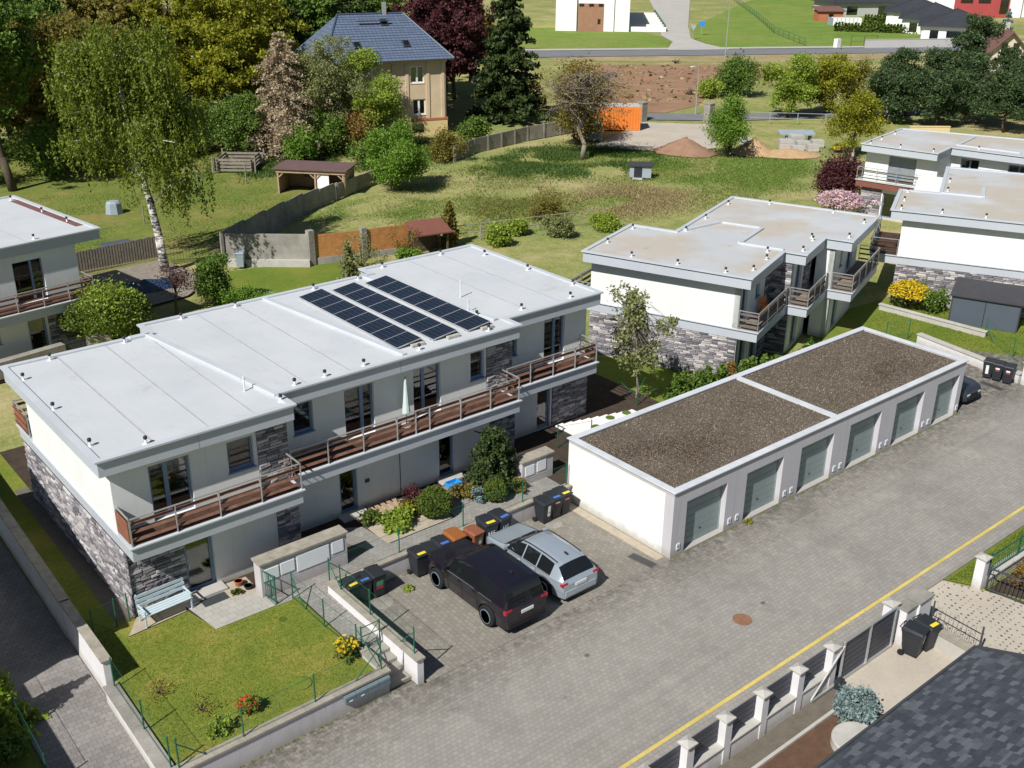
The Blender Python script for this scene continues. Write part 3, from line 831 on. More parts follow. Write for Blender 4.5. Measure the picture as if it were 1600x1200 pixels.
def inset(poly, d):
    n = len(poly); out = []
    A = sum(poly[i][0] * poly[(i + 1) % n][1] - poly[(i + 1) % n][0] * poly[i][1] for i in range(n))
    sg = 1 if A > 0 else -1
    for i in range(n):
        p0, p1, p2 = Vector(poly[i - 1]).to_2d(), Vector(poly[i]).to_2d(), Vector(poly[(i + 1) % n]).to_2d()
        e1, e2 = (p1 - p0).normalized(), (p2 - p1).normalized()
        n1, n2 = Vector((-e1.y, e1.x)) * sg, Vector((-e2.y, e2.x)) * sg
        k = 1 + n1.dot(n2)
        out.append(tuple(p1 + (n1 + n2) * (d / max(k, .2))))
    return out

def ring(mb, outer, inner, z0, z1):
    n = len(outer)
    vs = [(p[0], p[1], z) for z in (z0, z1) for p in outer] + [(p[0], p[1], z) for z in (z0, z1) for p in inner]
    for i in range(n):
        j = (i + 1) % n
        mb.add([vs[i], vs[j], vs[n + j], vs[n + i], vs[2 * n + i], vs[2 * n + j], vs[3 * n + j], vs[3 * n + i]],
               [(0, 1, 2, 3), (3, 2, 6, 7), (5, 4, 7, 6), (1, 0, 4, 5)])

def flat_roof(parent, poly, z0, z1, mem='membrane', vents=(), seams=(), curbs=(), fascia='fascia'):
    ins = inset(poly, .24)
    b = MB().prism(inset(poly, .09), z0, z1 - .05)
    r = b.build('roof', fascia, parent)
    c = MB(); ring(c, poly, ins, z1 - .05, z1 + .02); c.build('parapet', 'cap', r)
    MB().sheet(inset(poly, .2), z1 - .046).build('membrane', mem, r)
    for a, bq in seams:
        s = MB(); s.bar((a[0], a[1], z1 - .042), (bq[0], bq[1], z1 - .042), .07, .012); s.build('seam', 'seam', r)
    for a, bq in curbs:
        s = MB(); s.bar((a[0], a[1], z1 + .0), (bq[0], bq[1], z1 + .0), .26, .13)
        s.build('curb', 'cap', r, bevel=.03)
    for (x, y) in vents:
        v = VENT.copy(); v.location = (x, y, z1 - .046); link(v, r)
        k = VENTCAP.copy(); link(k, v)
    # joints of the sheet-metal cladding
    return r

def make_vent():
    v = bpy.data.objects.new('roof_vent', MB().lathe([(.12, 0), (.11, .012), (.035, .018), (.03, .19), (.03, .20)], 12).mesh('roof_vent', MAT['white_plastic'], True))
    k = bpy.data.objects.new('vent_cap', MB().lathe([(.035, .18), (.066, .19), (.068, .27), (.05, .29), (.01, .295)], 12).mesh('vent_cap', MAT['black_cap'], True))
    return v, k
VENT, VENTCAP = make_vent()

STONE = []
def make_stones():
    rng = random.Random(3)
    for i in range(5):
        j = lambda k=.06: rng.uniform(-k, k)
        b = MB()
        back = [(-.5, 0, -.5), (.5, 0, -.5), (.5, 0, .5), (-.5, 0, .5)]
        fr = [(-.47 + j(.02), -.7 + j(.3), -.40 + j(.1)), (.47 + j(.02), -.7 + j(.3), -.40 + j(.1)), (.47 + j(.02), -.75 + j(.3), .40 + j(.1)), (-.47 + j(.02), -.75 + j(.3), .40 + j(.1))]
        b.add(back + fr, [(4, 5, 6, 7), (0, 1, 5, 4), (1, 2, 6, 5), (2, 3, 7, 6), (3, 0, 4, 7)])
        STONE.append(b)
make_stones()

def clad(parent, panels, limit=300, hh=.11, ln=(.22, .52), focus=None, seed=1):
    """ledge-stone cladding: panels = (axis, a0, a1, pos, out, z0, z1, holes). The most visible stones are parts, the rest one part."""
    rng = random.Random(seed); rects = []
    for pi, (axis, a0, a1, pos, out, z0, z1, holes) in enumerate(panels):
        b = MB(); wall_run(b, axis, a0, a1, pos + out * .012, out, z0, z1, [h for h in holes], .03)
        bk = b.build('stone_backing', 'stone_back', parent)
        z = z0; 
        while z < z1 - .03:
            h = min(hh * rng.uniform(.75, 1.3), z1 - z)
            a = a0
            while a < a1 - .02:
                l = min(rng.uniform(*ln), a1 - a)
                if a1 - a - l < .12: l = a1 - a
                c = a + l / 2; ok = True
                for (h0, h1, hz0, hz1) in holes:
                    if h0 - .02 < c < h1 + .02 and hz0 - .02 < z + h / 2 < hz1 + .02: ok = False
                if ok: rects.append((pi, axis, c, pos, out, z + h / 2, l * .97, h * .93, rng.randrange(5), rng.uniform(.05, .095)))
                a += l
            z += h
    if focus: rects.sort(key=lambda r: (Vector(at(r[1], r[2], r[3], r[5])) - Vector(focus)).length)
    ms = [b.mesh('stone', MAT['stone']) for b in STONE] if rects else []
    rest = MB()
    for i, (pi, axis, c, pos, out, z, l, h, k, d) in enumerate(rects):
        rz = {('x', -1): 0, ('x', 1): math.pi, ('y', -1): -math.pi / 2, ('y', 1): math.pi / 2}[(axis, out)]
        loc = at(axis, c, pos + out * .01, z)
        if i < limit:
            inst(ms[k], 'stone', parent, loc, (l, d, h), (0, 0, rz))
        else:
            M = Matrix.Translation(loc) @ Matrix.Rotation(rz, 4, 'Z') @ Matrix.Diagonal((l, d, h, 1))
            rest.add([M @ Vector(v) for v in STONE[k].v], STONE[k].f)
    if rest.v:
        o = rest.build('stone_facing', 'stone', parent); o["kind"] = "stuff"

def railing(parent, pts, z, h=1.0, slats=3, spacing=1.45, slat_mat='wood', post_mat='steel', sides=None):
    for si in range(len(pts) - 1):
        p, q = Vector((*pts[si], z)), Vector((*pts[si + 1], z)); L = (q - p).length; d = (q - p).normalized()
        nrm = Vector((-d.y, d.x, 0))
        n = max(1, round(L / spacing))
        for i in range(n + 1):
            if si > 0 and i == 0: continue
            c = p + d * (L * i / n)
            b = MB(); b.bar(c + Vector((0, 0, .0)), c + Vector((0, 0, h)), .055, .03, up=(d.x, d.y, 0)); b.build('post', post_mat, parent)
        b = MB(); b.bar(p + Vector((0, 0, h + .02)) - d * .03, q + Vector((0, 0, h + .02)) + d * .03, .05, .04); b.build('handrail', post_mat, parent)
        for k in range(slats):
            zz = .2 + (h - .38) * k / max(1, slats - 1)
            for i in range(n):
                a, c = p + d * (L * i / n + .03), p + d * (L * (i + 1) / n - .03)
                tl = nrm * .60 + Vector((0, 0, .80)); b = MB(); b.bar(a + nrm * .065 + Vector((0, 0, zz)), c + nrm * .065 + Vector((0, 0, zz)), .022, .125, up=tuple(tl)); b.build('slat', slat_mat, parent)

def deck(parent, x0, y0, x1, y1, z, along='x', w=.14, mat='deckwood'):
    b = MB(); 
    if along == 'x':
        y = y0
        while y < y1 - .02: b.box(x0, y, z, x1, min(y + w - .012, y1), z + .03); y += w
    else:
        x = x0
        while x < x1 - .02: b.box(x, y0, z, min(x + w - .012, x1), y1, z + .03); x += w
    return b.build('deck_boards', mat, parent)

def slab(parent, poly, z0, z1, mat='fascia'):
    o = MB().prism(inset(poly, .08), z0, z1 - .05).build('floor_slab', mat, parent)
    c = MB(); ring(c, poly, inset(poly, .3), z1 - .05, z1 + .0); c.build('slab_coping', 'cap', o)
    MB().sheet(inset(poly, .28), z1 - .02).build('slab_top', 'concrete', o)
    return o
# ------------------------------------------------------------------ the setting
g = MB(); N = 60
xs = np.concatenate([np.linspace(-900, -80, 6), np.linspace(-70, 260, 56), np.linspace(300, 1500, 6)])
ys = np.concatenate([np.linspace(-400, -60, 4), np.linspace(-50, 260, 52), np.linspace(300, 1500, 6)])
rngg = np.random.default_rng(2)
def bumpy(x, y):
    if 25 < y < 70 and 2 < x < 70 and not (50 < x < 80 and 44 < y < 72):
        return 0.10 * math.sin(x * .35) * math.sin(y * .41 + 1)
    return 0.0
V = [(x, y, -0.06 + bumpy(x, y)) for y in ys for x in xs]; nx = len(xs)
F = [(j * nx + i, j * nx + i + 1, (j + 1) * nx + i + 1, (j + 1) * nx + i) for j in range(len(ys) - 1) for i in range(nx - 1)]
struct('ground', MB().add(V, F), 'meadow')

sheet('road', [(-70, -7.3), (70, -7.3), (70, -1.35), (-70, -1.35)], 0.0, 'road')
sheet('pavement', [(-60, -1.28), (33, -1.28), (28.0, 6.4), (21.2, 6.4), (21.2, .02), (-11.3, .02), (-11.3, .4), (-60, .4)], 0.004, 'pavement')
struct('kerb', MB().box(-60, -1.35, -.05, 34, -1.28, .008), 'kerb')
sheet('road_marking', [(-70, -6.62), (70, -6.62), (70, -6.49), (-70, -6.49)], 0.005, 'yellow')
struct('kerb', MB().box(-60, -7.3, -.05, 60, -7.16, .06), 'kerb')
sheet('parking_area', [(-11.4, .024), (.05, .024), (.05, 5.9), (-11.4, 5.9)], 0.004, 'parking')
sheet('driveway', [(-22.0, .404), (-19.55, .404), (-19.2, 30), (-21.6, 30)], 0.004, 'drive')
sheet('neighbour_garden', [(-60, .404), (-22.06, .404), (-21.66, 30), (-60, 30)], 0.0, 'lawn2')
# the raised terrace on which the long house stands
terr = [(-19.25, .62), (-12.45, .62), (-12.45, 2.02), (-11.42, 2.02), (-11.42, 5.82), (-.02, 5.82), (-.02, 6.12), (9.5, 6.12), (9.5, 14), (7.2, 24), (-18.8, 24)]
struct('terrace', MB().prism(terr, -.05, .5), 'soil_dark')
sheet('garden_lawn', [(-19.2, .66), (-12.5, .66), (-12.56, 6.0), (-13.5, 6.05), (-15.55, 6.1), (-15.9, 7.65), (-18.0, 7.5), (-18.9, 9.5), (-18.7, 23), (-19.2, 23)], .53, 'lawn')
sheet('side_yard', [(-18.86, 9.5), (-18.0, 7.55), (-17.4, 8.3), (-17.4, 24), (-18.66, 24)], .516, 'lawn')
sheet('gravel_bed', [(-18.05, 8.6), (-17.45, 8.45), (-17.42, 20), (-17.95, 20)], .522, 'gravel_dark')
sheet('house_path', [(-12.5, 2.03), (-11.43, 2.03), (-11.43, 5.83), (0.0, 5.83), (0.0, 7.2), (-3.2, 7.35), (-3.8, 9.2), (-5.0, 9.2), (-5.0, 6.9), (-8.1, 6.9), (-8.3, 8.6), (-9.7, 9.4), (-9.9, 7.0), (-13.4, 6.6), (-13.4, 6.02), (-12.5, 6.0)], .545, 'path')
sheet('patio', [(-15.6, 6.1), (-13.42, 6.05), (-13.42, 7.2), (-14.6, 8.3), (-15.9, 8.3)], .548, 'patio')
sheet('gravel_bed', [(-18.0, 7.55), (-15.92, 7.7), (-15.75, 8.4), (-17.4, 8.4)], .532, 'gravel')
sheet('gravel_bed', [(-14.5, 7.3), (-13.42, 7.24), (-13.42, 8.3), (-14.5, 8.35)], .552, 'gravel')
sheet('planting_bed', [(-8.2, 6.95), (-5.1, 6.95), (-5.0, 9.45), (-8.2, 9.45)], .55, 'gravel')
sheet('planting_bed', [(-3.7, 7.4), (-1.6, 7.3), (-1.6, 9.3), (-3.7, 9.3)], .55, 'soil_dark')
sheet('gravel_bed', [(-10.2, 6.95), (-9.0, 7.0), (-9.6, 8.4), (-10.2, 8.4)], .552, 'gravel_dark')
sheet('back_garden', [(-1.5, 6.15), (9.45, 6.15), (9.45, 9.5), (3, 10.2), (-1.5, 9.3)], .52, 'soil_dark')
# steps from the road up to the path
st = MB()
for i in range(4): st.box(-12.42, .45 + .4 * i, 0.0 if i == 0 else .0, -11.48, .45 + .4 * i + .42 if i == 3 else .45 + .4 * (i + 1), .135 * (i + 1))
struct('steps', st, 'concrete_old')
# garage strip, gravel at the foot of the white side wall
sheet('gravel_bed', [(-.42, .3), (-.01, .3), (-.01, 5.6), (-.42, 5.6)], .012, 'gravel')
# gardens behind
sheet('lawn_between_houses', [(7.5, 6.2), (21, 6.3), (21.1, 11.0), (12.5, 16.0), (8, 24), (7.3, 24), (9.6, 14)], -.03, 'lawn2')
sheet('rear_lawn', [(-1.5, 25), (12, 25), (17, 38), (9.0, 42.0), (3, 43.4), (-.5, 39.5)], -.03, 'lawn2')
sheet('corner_lawn', [(21.4, 6.6), (28.2, 6.6), (27.2, .2), (33, -1.0), (60, -1.0), (60, 12), (33, 12.3), (25, 13)], -.02, 'lawn2')
sheet('orchard_lawn', [(-40, 55), (-4, 48), (2.5, 47), (14, 55), (24, 62), (24, 82), (0, 105), (-60, 105)], -.02, 'orchard')
sheet('vegetable_bed', [(3.4, 46.2), (13.6, 54.4), (13.0, 55.6), (8.5, 52.6), (4.2, 49.2)], .0, 'soil')
sheet('timber_terrace', [(-6.5, 39.2), (-1.5, 40), (1.2, 42.2), (.3, 48.5), (-6.5, 47.8)], .1, 'wood_grey')
sheet('gravel_yard', [(52.5, 59.5), (57.0, 52.5), (62.5, 51.0), (73.5, 60.0), (67.6, 66.6), (60, 63)], .06, 'pad')
sheet('lane', [(67, 69.5), (77, 61.0), (105, 47), (107, 50), (80, 64.5), (70, 73)], .03, 'asphalt')
sheet('bare_ground', [(70.5, 73.5), (75, 69.8), (82.4, 71.1), (92, 77), (108, 82), (128.3, 78.9), (134, 86), (108, 104), (97, 112), (90, 103), (78, 86)], -.02, 'soil')
sheet('scrub_strip', [(98, 116.2), (136, 88.2), (160, 84), (160, 88), (101, 122)], -.022, 'straw')
sheet('main_road', [(40, 164), (100, 121.4), (160, 88), (330, 25), (334, 33), (164, 95), (106, 128.2), (44, 171)], .05, 'asphalt')
sheet('cycle_path', [(44.2, 171.3), (106.2, 128.5), (164.3, 95.3), (334.3, 33.3), (335.5, 36), (165.5, 97.6), (107.4, 130.8), (45.5, 174)], .08, 'pale_road')
sheet('side_street', [(125.5, 116.2), (129.8, 113.5), (136.0, 110.2), (139.5, 119), (144.5, 127.4), (162.5, 144.2), (228, 202), (420, 372), (400, 382), (216, 207), (165.0, 155), (143.5, 134.6), (136.5, 125)], .10, 'pale_road')
sheet('far_grass', [(108, 131.4), (125.2, 116.6), (136.3, 125.3), (143.3, 135), (150, 151), (120, 172), (80, 165)], .02, 'farfield')
sheet('far_grass', [(136.5, 110.4), (164.5, 97.8), (200, 100), (320, 210), (240, 190), (163, 144), (145, 127.2), (140, 119)], .02, 'farfield')
# ------------------------------------------------------------------ the long terraced house with the solar panels
def house_long():
    H = thing('terraced_house', 'long white flat-roofed terraced house with solar panels and stone base', 'house', (-17.4, 8.4, .5))
    zs0, zs1, zr0, zr1 = 2.5, 3.05, 5.53, 6.13
    # --- ground floor walls
    w = MB()
    gops1 = [(1.95, 3.0, 0.05, 2.1)]
    wall_run(w, 'x', .0, 6.4, .1, -1, -.05, zs0, gops1)
    wall_run(w, 'y', .4, 10.6, 0.0, -1, -.05, zs0)
    wall_run(w, 'y', .4, 1.4, 6.4, 1, -.05, zs0)
    gops2 = [(8.9, 9.7, .05, 2.1), (13.7, 14.5, .05, 2.1)]
    wall_run(w, 'x', 6.4, 17.8, 1.4, -1, -.05, zs0, gops2)
    wall_run(w, 'y', 1.7, 2.4, 17.8, 1, -.05, zs0)
    gops3 = [(20.0, 20.8, .05, 2.1)]
    wall_run(w, 'x', 17.8, 23.1, 2.4, -1, -.05, zs0, gops3)
    wall_run(w, 'y', 2.7, 12.0, 23.1, 1, -.05, zs0)
    w.box(.3, 10.3, -.05, 22.8, 10.6, zs0)
    w.build('ground_floor_wall', 'render', H)
    # --- upper floor walls
    u = MB()
    uops1 = [(1.27, 2.72, zs1, 5.15), (4.08, 5.08, 3.95, 5.15)]
    wall_run(u, 'x', 0, 6.4, .55, -1, zs1 - .02, zr0, uops1)
    wall_run(u, 'y', .85, 9.3, 0, -1, zs1 - .02, zr0)
    wall_run(u, 'y', .85, 1.75, 6.4, 1, zs1 - .02, zr0)
    uops2 = [(7.3, 8.15, 3.95, 5.2), (9.53, 10.87, zs1, 5.2), (12.75, 14.1, zs1, 5.2), (15.66, 16.4, 3.95, 5.2)]
    wall_run(u, 'x', 6.4, 17.9, 1.75, -1, zs1 - .02, zr0, uops2)
    wall_run(u, 'y', 2.05, 2.7, 17.9, 1, zs1 - .02, zr0)
    uops3 = [(18.4, 19.0, 4.0, 5.1), (20.6, 21.85, zs1, 5.3)]
    wall_run(u, 'x', 17.9, 23.2, 2.7, -1, zs1 - .02, zr0, uops3)
    wall_run(u, 'y', 3.0, 11.6, 23.2, 1, zs1 - .02, zr0)
    u.box(.3, 9.3, zs1 - .02, 6.1, 9.6, zr0); u.box(5.5, 10.6, zs1 - .02, 22.9, 10.9, zr0)
    u.build('upper_floor_wall', 'render', H)
    # rooms behind the panes
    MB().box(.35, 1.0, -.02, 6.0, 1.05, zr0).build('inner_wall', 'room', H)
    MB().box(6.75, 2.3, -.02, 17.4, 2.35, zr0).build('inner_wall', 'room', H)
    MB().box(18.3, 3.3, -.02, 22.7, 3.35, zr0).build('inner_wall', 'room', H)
    # --- windows and doors
    for (a0, a1, pos, z0, z1, sp, nm, bl) in [
        (1.27, 2.72, .55, zs1, 5.15, .42, 'terrace_door', 0), (4.08, 5.08, .55, 3.95, 5.15, None, 'window', 0),
        (7.3, 8.15, 1.75, 3.95, 5.2, None, 'window', 0), (9.53, 10.87, 1.75, zs1, 5.2, .62, 'terrace_door', 0), (12.75, 14.1, 1.75, zs1, 5.2, .4, 'terrace_door', 0),
        (15.66, 16.4, 1.75, 3.95, 5.2, None, 'window', 0), (18.4, 19.0, 2.7, 4.0, 5.1, None, 'window', 0), (20.6, 21.85, 2.7, zs1, 5.3, .55, 'terrace_door', 0)]:
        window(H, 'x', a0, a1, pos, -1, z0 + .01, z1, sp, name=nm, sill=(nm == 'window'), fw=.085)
    for (a0, a1, pos) in [(1.95, 3.0, .1), (8.9, 9.7, 1.4), (13.7, 14.5, 1.4), (20.0, 20.8, 2.4)]:
        window(H, 'x', a0, a1, pos, -1, .06, 2.1, None, 'frame', .11, 'front_door', False, 0, .12, True)
    # --- slabs, roof
    slab(H, [(-.06, -.65), (6.35, -.65), (6.35, .4), (17.4, .4), (17.4, 1.45), (22.95, 1.45), (22.95, 11.9), (5.1, 11.9), (5.1, 11.3), (-.06, 11.3)], zs0, zs1)
    rp = [(-.55, -.07), (6.56, -.07), (6.56, 1.12), (17.97, 1.12), (17.97, 2.08), (23.65, 2.08), (23.65, 12.0), (16.65, 12.0), (16.65, 11.1), (5.25, 11.1), (5.25, 9.9), (-.55, 9.9)]
    vents = [(x + 17.4, y - 8.4) for x, y in [(-17.6, 16.54), (-17.6, 13.25), (-17.6, 9.71), (-16.13, 8.75), (-16.2, 17.9), (-13.28, 17.9), (-10.36, 19.1), (-7.86, 19.1), (-3.96, 19.1), (-1.57, 19.1),
             (-11.1, 9.0), (-10.02, 9.95), (-8.75, 9.95), (-7.04, 9.95), (-4.45, 9.95), (-.93, 9.95), (1.83, 11.1), (4.6, 10.95), (5.9, 12.2), (5.75, 15.3), (5.6, 18.5), (3.88, 19.95), (.36, 19.95), (-.27, 11.6)]]
    seams = []
    for x in (1.5, 3.4, 5.1): seams.append(((x, .2), (x, 9.6)))
    for x in (7.8, 9.7): seams.append(((x, 1.4), (x, 10.8)))
    for x in (19.4, 21.3): seams.append(((x, 2.4), (x, 11.7)))
    r = flat_roof(H, rp, zr0, zr1, vents=vents, seams=seams, curbs=[((5.15, 9.75), (6.4, 1.05)), ((11.0, 10.8), (12.15, 1.4)), ((16.2, 10.8), (17.45, 2.3)), ((4.4, 9.75), (5.4, 9.75))])
    # metal cladding joints on the fascia
    for x, y in [(2.9, .02), (11.8, 1.21), (20.8, 2.17)]:
        MB().box(x - .008, y - .006, zr0, x + .008, y + .02, zr1 - .06).build('fascia_joint', 'fascia_dark', r)
    # small masts on the roof
    for x, y, h in [(5.7, 2.2, .55), (17.2, 3.9, .55), (18.1, 5.65, .8)]:
        m = MB().tube((x, y, zr1 - .05), (x, y, zr1 + h), .03, .03, 8); m.tube((x - .14, y, zr1 + h * .8), (x + .14, y, zr1 + h * .8), .015, .015, 6); m.build('roof_mast', 'white_plastic', r)
    # --- stone
    clad(H, [('y', 0.0, 10.6, -.0, -1, -.02, zs0, ()), ('x', -.06, 1.95, .1, -1, -.02, zs0, ()), ('x', 5.2, 6.4, .55, -1, zs1, zr0, ()), ('x', 5.5, 6.4, .1, -1, 0, zs0, ()),
             ('x', 16.5, 17.9, 1.75, -1, zs1, zr0, ()), ('x', 16.4, 17.8, 1.4, -1, 0, zs0, ()), ('x', 20.9, 23.1, 2.4, -1, 0, zs0, ())], 300, focus=(0, -2, 1), seed=4)
    # --- balconies
    deck(H, .1, -.5, 6.2, .53, zs1 - .01); railing(H, [(.06, .55), (.06, -.54), (6.26, -.54), (6.26, .55)], zs1, 1.0)
    deck(H, 6.5, .55, 17.25, 1.73, zs1 - .01); railing(H, [(6.45, .51), (17.3, .51), (17.3, 1.75)], zs1, 1.0)
    deck(H, 17.5, 1.6, 22.8, 2.68, zs1 - .01); railing(H, [(17.5, 1.56), (22.85, 1.56), (22.85, 2.7)], zs1, 1.0)
    deck(H, .1, 9.65, 5.0, 11.2, zs1 - .01); railing(H, [(.0, 9.6), (.0, 11.2), (5.0, 11.2)], zs1, 1.0)
    MB().bar((12.0, .55, zs1), (12.0, .55, zs1 + 1.02), .05).build('post', 'steel', H)
    # solid brown side screens
    MB().box(.0, -.5, zs1 + .12, .03, .53, zs1 + .92).build('side_screen', 'screenwood', H)
    MB().box(-.05, 9.65, zs1 + .12, -.03, 11.15, zs1 + .92).build('side_screen', 'screenwood', H)
    # door steps and wall lamps
    for x0, x1, y in [(1.75, 3.15, .1), (8.7, 9.9, 1.4), (13.5, 14.7, 1.4)]:
        MB().box(x0, y - .55, .03, x1, y - .004, .14).build('door_step', 'concrete', H, bevel=.01)
    MB().box(2.05, -.95, .055, 2.95, -.5, .075).build('door_mat', 'steel_dark', H)
    MB().box(11.72, 1.385, .05, 11.75, 1.41, 2.1).build('expansion_joint', 'steel_dark', H)
    MB().tube((15.6, 1.38, 1.75), (15.6, .8, 1.85), .035, .035, 8).tube((15.6, .95, 1.82), (15.6, .6, 1.84), .07, .07, 10).build('outdoor_camera', 'steel_dark', H)
    MB().box(10.05, 1.36, 1.15, 10.25, 1.395, 1.3).build('intercom', 'steel_dark', H)
    b = MB()
    for i in range(5): b.box(10.02 + .28 * i, .2, .06, 10.2 + .28 * i, 1.3, .09)
    b.build('slatted_step', 'wood_pale', H)
    return H
HL = house_long()

def solar_rows():
    cell = MB().box(-.475, -.585, .006, .475, .585, .03).mesh('cells', MAT['solar'])
    fr = MB()
    for a in ((-.49, -.60, .49, -.585), (-.49, .585, .49, .60), (-.49, -.585, -.475, .585), (.475, -.585, .49, .585)): fr.box(a[0], a[1], 0, a[2], a[3], .036)
    fr.box(-.49, -.60, -.012, .49, .60, .0)
    frm = fr.mesh('panel_frame', MAT['alu'])
    rot = (Matrix.Rotation(RAD(-7), 3, 'Y') @ Matrix.Rotation(RAD(90), 3, 'Z')).to_euler()
    for r, (x, y0, y1, lab) in enumerate([(-4.55, 18.35, 10.5, 'row of solar panels nearest the stone end wall, first of three'),
                                         (-2.88, 18.25, 10.35, 'row of solar panels in the middle of the three on the roof'),
                                         (-1.15, 18.2, 10.3, 'row of solar panels closest to the far roof section, third of three')]):
        t = thing('solar_panel_row', lab, 'solar panels', (x, (y0 + y1) / 2, 6.584), 0, 'rows of solar panels on the flat roof')
        n = 8; w = (y0 - y1) / n
        for i in range(n):
            p = inst(frm, 'panel', t, (0, -(y0 - y1) / 2 + w * (i + .5), .14), (1, 1, 1), rot)
            link(bpy.data.objects.new('cells', cell), p)
        b = MB(); L = (y0 - y1) / 2
        for s in (-1, 1):
            yy = s * (L - .25); b.box(.40, yy - .05, 0, .5, yy + .05, .17); b.box(-.55, yy - .05, 0, -.45, yy + .05, .05)
        b.box(-.55, -L, .0, -.47, L, .04); b.box(.36, -L, .0, .44, L, .04)
        b.build('mounting_rail', 'steel', t)
        MB().box(.0, -L - .22, .0, .62, -L - .06, .13).build('ballast_block', 'concrete', t, bevel=.015)
        MB().box(.42, -L - .04, .0, .66, -L + .2, .14).build('junction_box', 'black_cap', t)
solar_rows()

# ------------------------------------------------------------------ stained-roof house behind the garages
def house_b():
    H = thing('terraced_house', 'white house with stained flat roof and stepped balconies behind the garages', 'house', (14.82, 8.64, 0), RAD(20.5))
    zs0, zs1, zr0, zr1 = 2.45, 3.0, 5.4, 6.0
    w = MB()
    wall_run(w, 'y', .75, 9.2, .75, -1, -.1, zs0); wall_run(w, 'x', .75, 5.9, .75, -1, -.1, zs0, [(1.4, 2.3, .1, 2.1), (3.2, 4.4, .1, 2.1)])
    wall_run(w, 'y', -.4, .45, 5.9, -1, -.1, zs0); wall_run(w, 'x', 5.9, 9.8, -.4, -1, -.1, zs0, [(7.0, 8.2, .1, 2.1)])
    wall_run(w, 'y', -1.7, -.7, 9.8, -1, -.1, zs0); wall_run(w, 'x', 9.8, 15.7, -1.7, -1, -.1, zs0, [(11.0, 12.2, .1, 2.1)])
    wall_run(w, 'y', -1.4, 6, 15.7, 1, -.1, zs0); w.box(1.05, 8.9, -.1, 6.0, 9.2, zs0); w.box(6, 6.0, -.1, 15.4, 6.3, zs0)
    w.build('ground_floor_wall', 'render', H)
    u = MB()
    wall_run(u, 'y', .75, 9.2, .68, -1, zs1 - .02, zr0); wall_run(u, 'x', .68, 5.8, .75, -1, zs1 - .02, zr0, [(1.0, 1.9, zs1, 5.1), (3.3, 4.0, 3.9, 5.1)])
    wall_run(u, 'y', -.4, .45, 5.8, -1, zs1 - .02, zr0); wall_run(u, 'x', 5.8, 9.7, -.4, -1, zs1 - .02, zr0, [(6.7, 7.9, zs1, 5.1)])
    wall_run(u, 'y', -1.7, -.7, 9.7, -1, zs1 - .02, zr0); wall_run(u, 'x', 9.7, 15.6, -1.7, -1, zs1 - .02, zr0, [(11.2, 11.8, 3.9, 5.1), (13.0, 14.4, zs1, 5.1)])
    wall_run(u, 'y', -1.4, 6, 15.6, 1, zs1 - .02, zr0); u.box(1.0, 8.9, zs1 - .02, 6.0, 9.2, zr0); u.box(6, 6.0, zs1 - .02, 15.3, 6.3, zr0)
    u.build('upper_floor_wall', 'render', H)
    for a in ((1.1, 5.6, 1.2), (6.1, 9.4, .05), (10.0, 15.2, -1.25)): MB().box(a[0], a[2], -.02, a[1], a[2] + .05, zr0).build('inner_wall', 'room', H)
    for (a0, a1, pos, z0, z1, sp, nm) in [(1.0, 1.9, .75, zs1, 5.1, None, 'terrace_door'), (3.3, 4.0, .75, 3.9, 5.1, None, 'window'), (6.7, 7.9, -.4, zs1, 5.1, .5, 'terrace_door'), (11.2, 11.8, -1.7, 3.9, 5.1, None, 'window'),
              (13.0, 14.4, -1.7, zs1, 5.1, .5, 'terrace_door'), (1.4, 2.3, .75, .1, 2.1, None, 'front_door'), (3.2, 4.4, .75, .1, 2.1, .5, 'window'), (7.0, 8.2, -.4, .1, 2.1, .5, 'window'), (11.0, 12.2, -1.7, .1, 2.1, .5, 'window')]:
        window(H, 'x', a0, a1, pos, -1, z0 + .01, z1, sp, name=nm, sill=(z0 > 3.5))
    slab(H, [(.6, -.4), (5.7, -.4), (5.7, -1.55), (9.6, -1.55), (9.6, -3.0), (16.3, -3.0), (16.3, 6.6), (6.4, 6.6), (6.4, 10.5), (.6, 10.5)], zs0, zs1)
    rp = [(0, 0), (5.55, 0), (5.55, -1.2), (9.45, -1.2), (9.45, -2.7), (16.1, -2.7), (16.1, 6.7), (6.4, 6.7), (6.4, 9.5), (-.1, 9.5)]
    flat_roof(H, rp, zr0, zr1, 'membrane_b', vents=[(.5, 6.8), (.5, 4.2), (.5, 1.6), (1.6, .5), (3.8, .5), (5.2, .9), (6.4, -.7), (8.7, -.6), (9.2, -.4), (10.4, -2.2), (14, -2.2), (15.5, 0), (15.5, 4), (14, 6.2), (10, 6.2), (6.8, 6.2), (5.6, 9.0), (2.2, 9.0)],
              curbs=[((5.9, 2.7), (5.9, .2)), ((9.6, 5.0), (9.6, 2.6)), ((5.9, 2.7), (9.6, 2.6)), ((6.8, 6.3), (9.5, 5.2))])
    clad(H, [('y', .78, 9.2, .75, -1, 0, zs0, ()), ('y', -.42, .75, 5.8, -1, zs1, zr0, ()), ('y', -.42, .75, 5.9, -1, 0, zs0, ()), ('x', 4.9, 5.78, .75, -1, zs1, zr0, ()), ('x', 8.3, 9.68, -.4, -1, zs1, zr0, ()), ('x', 4.6, 5.88, .75, -1, 0, zs0, ())],
         300, hh=.115, ln=(.26, .6), focus=(.7, 0, 1), seed=8)
    railing(H, [(.68, .7), (.68, -.32), (5.62, -.32)], zs1, 1.0, slat_mat='wood_dark'); deck(H, .75, -.3, 5.6, .7, zs1 - .01, mat='wood_grey')
    railing(H, [(5.78, -.45), (5.78, -1.47), (9.52, -1.47)], zs1, 1.0, slat_mat='wood_dark'); deck(H, 5.8, -1.45, 9.5, -.45, zs1 - .01, mat='wood_grey')
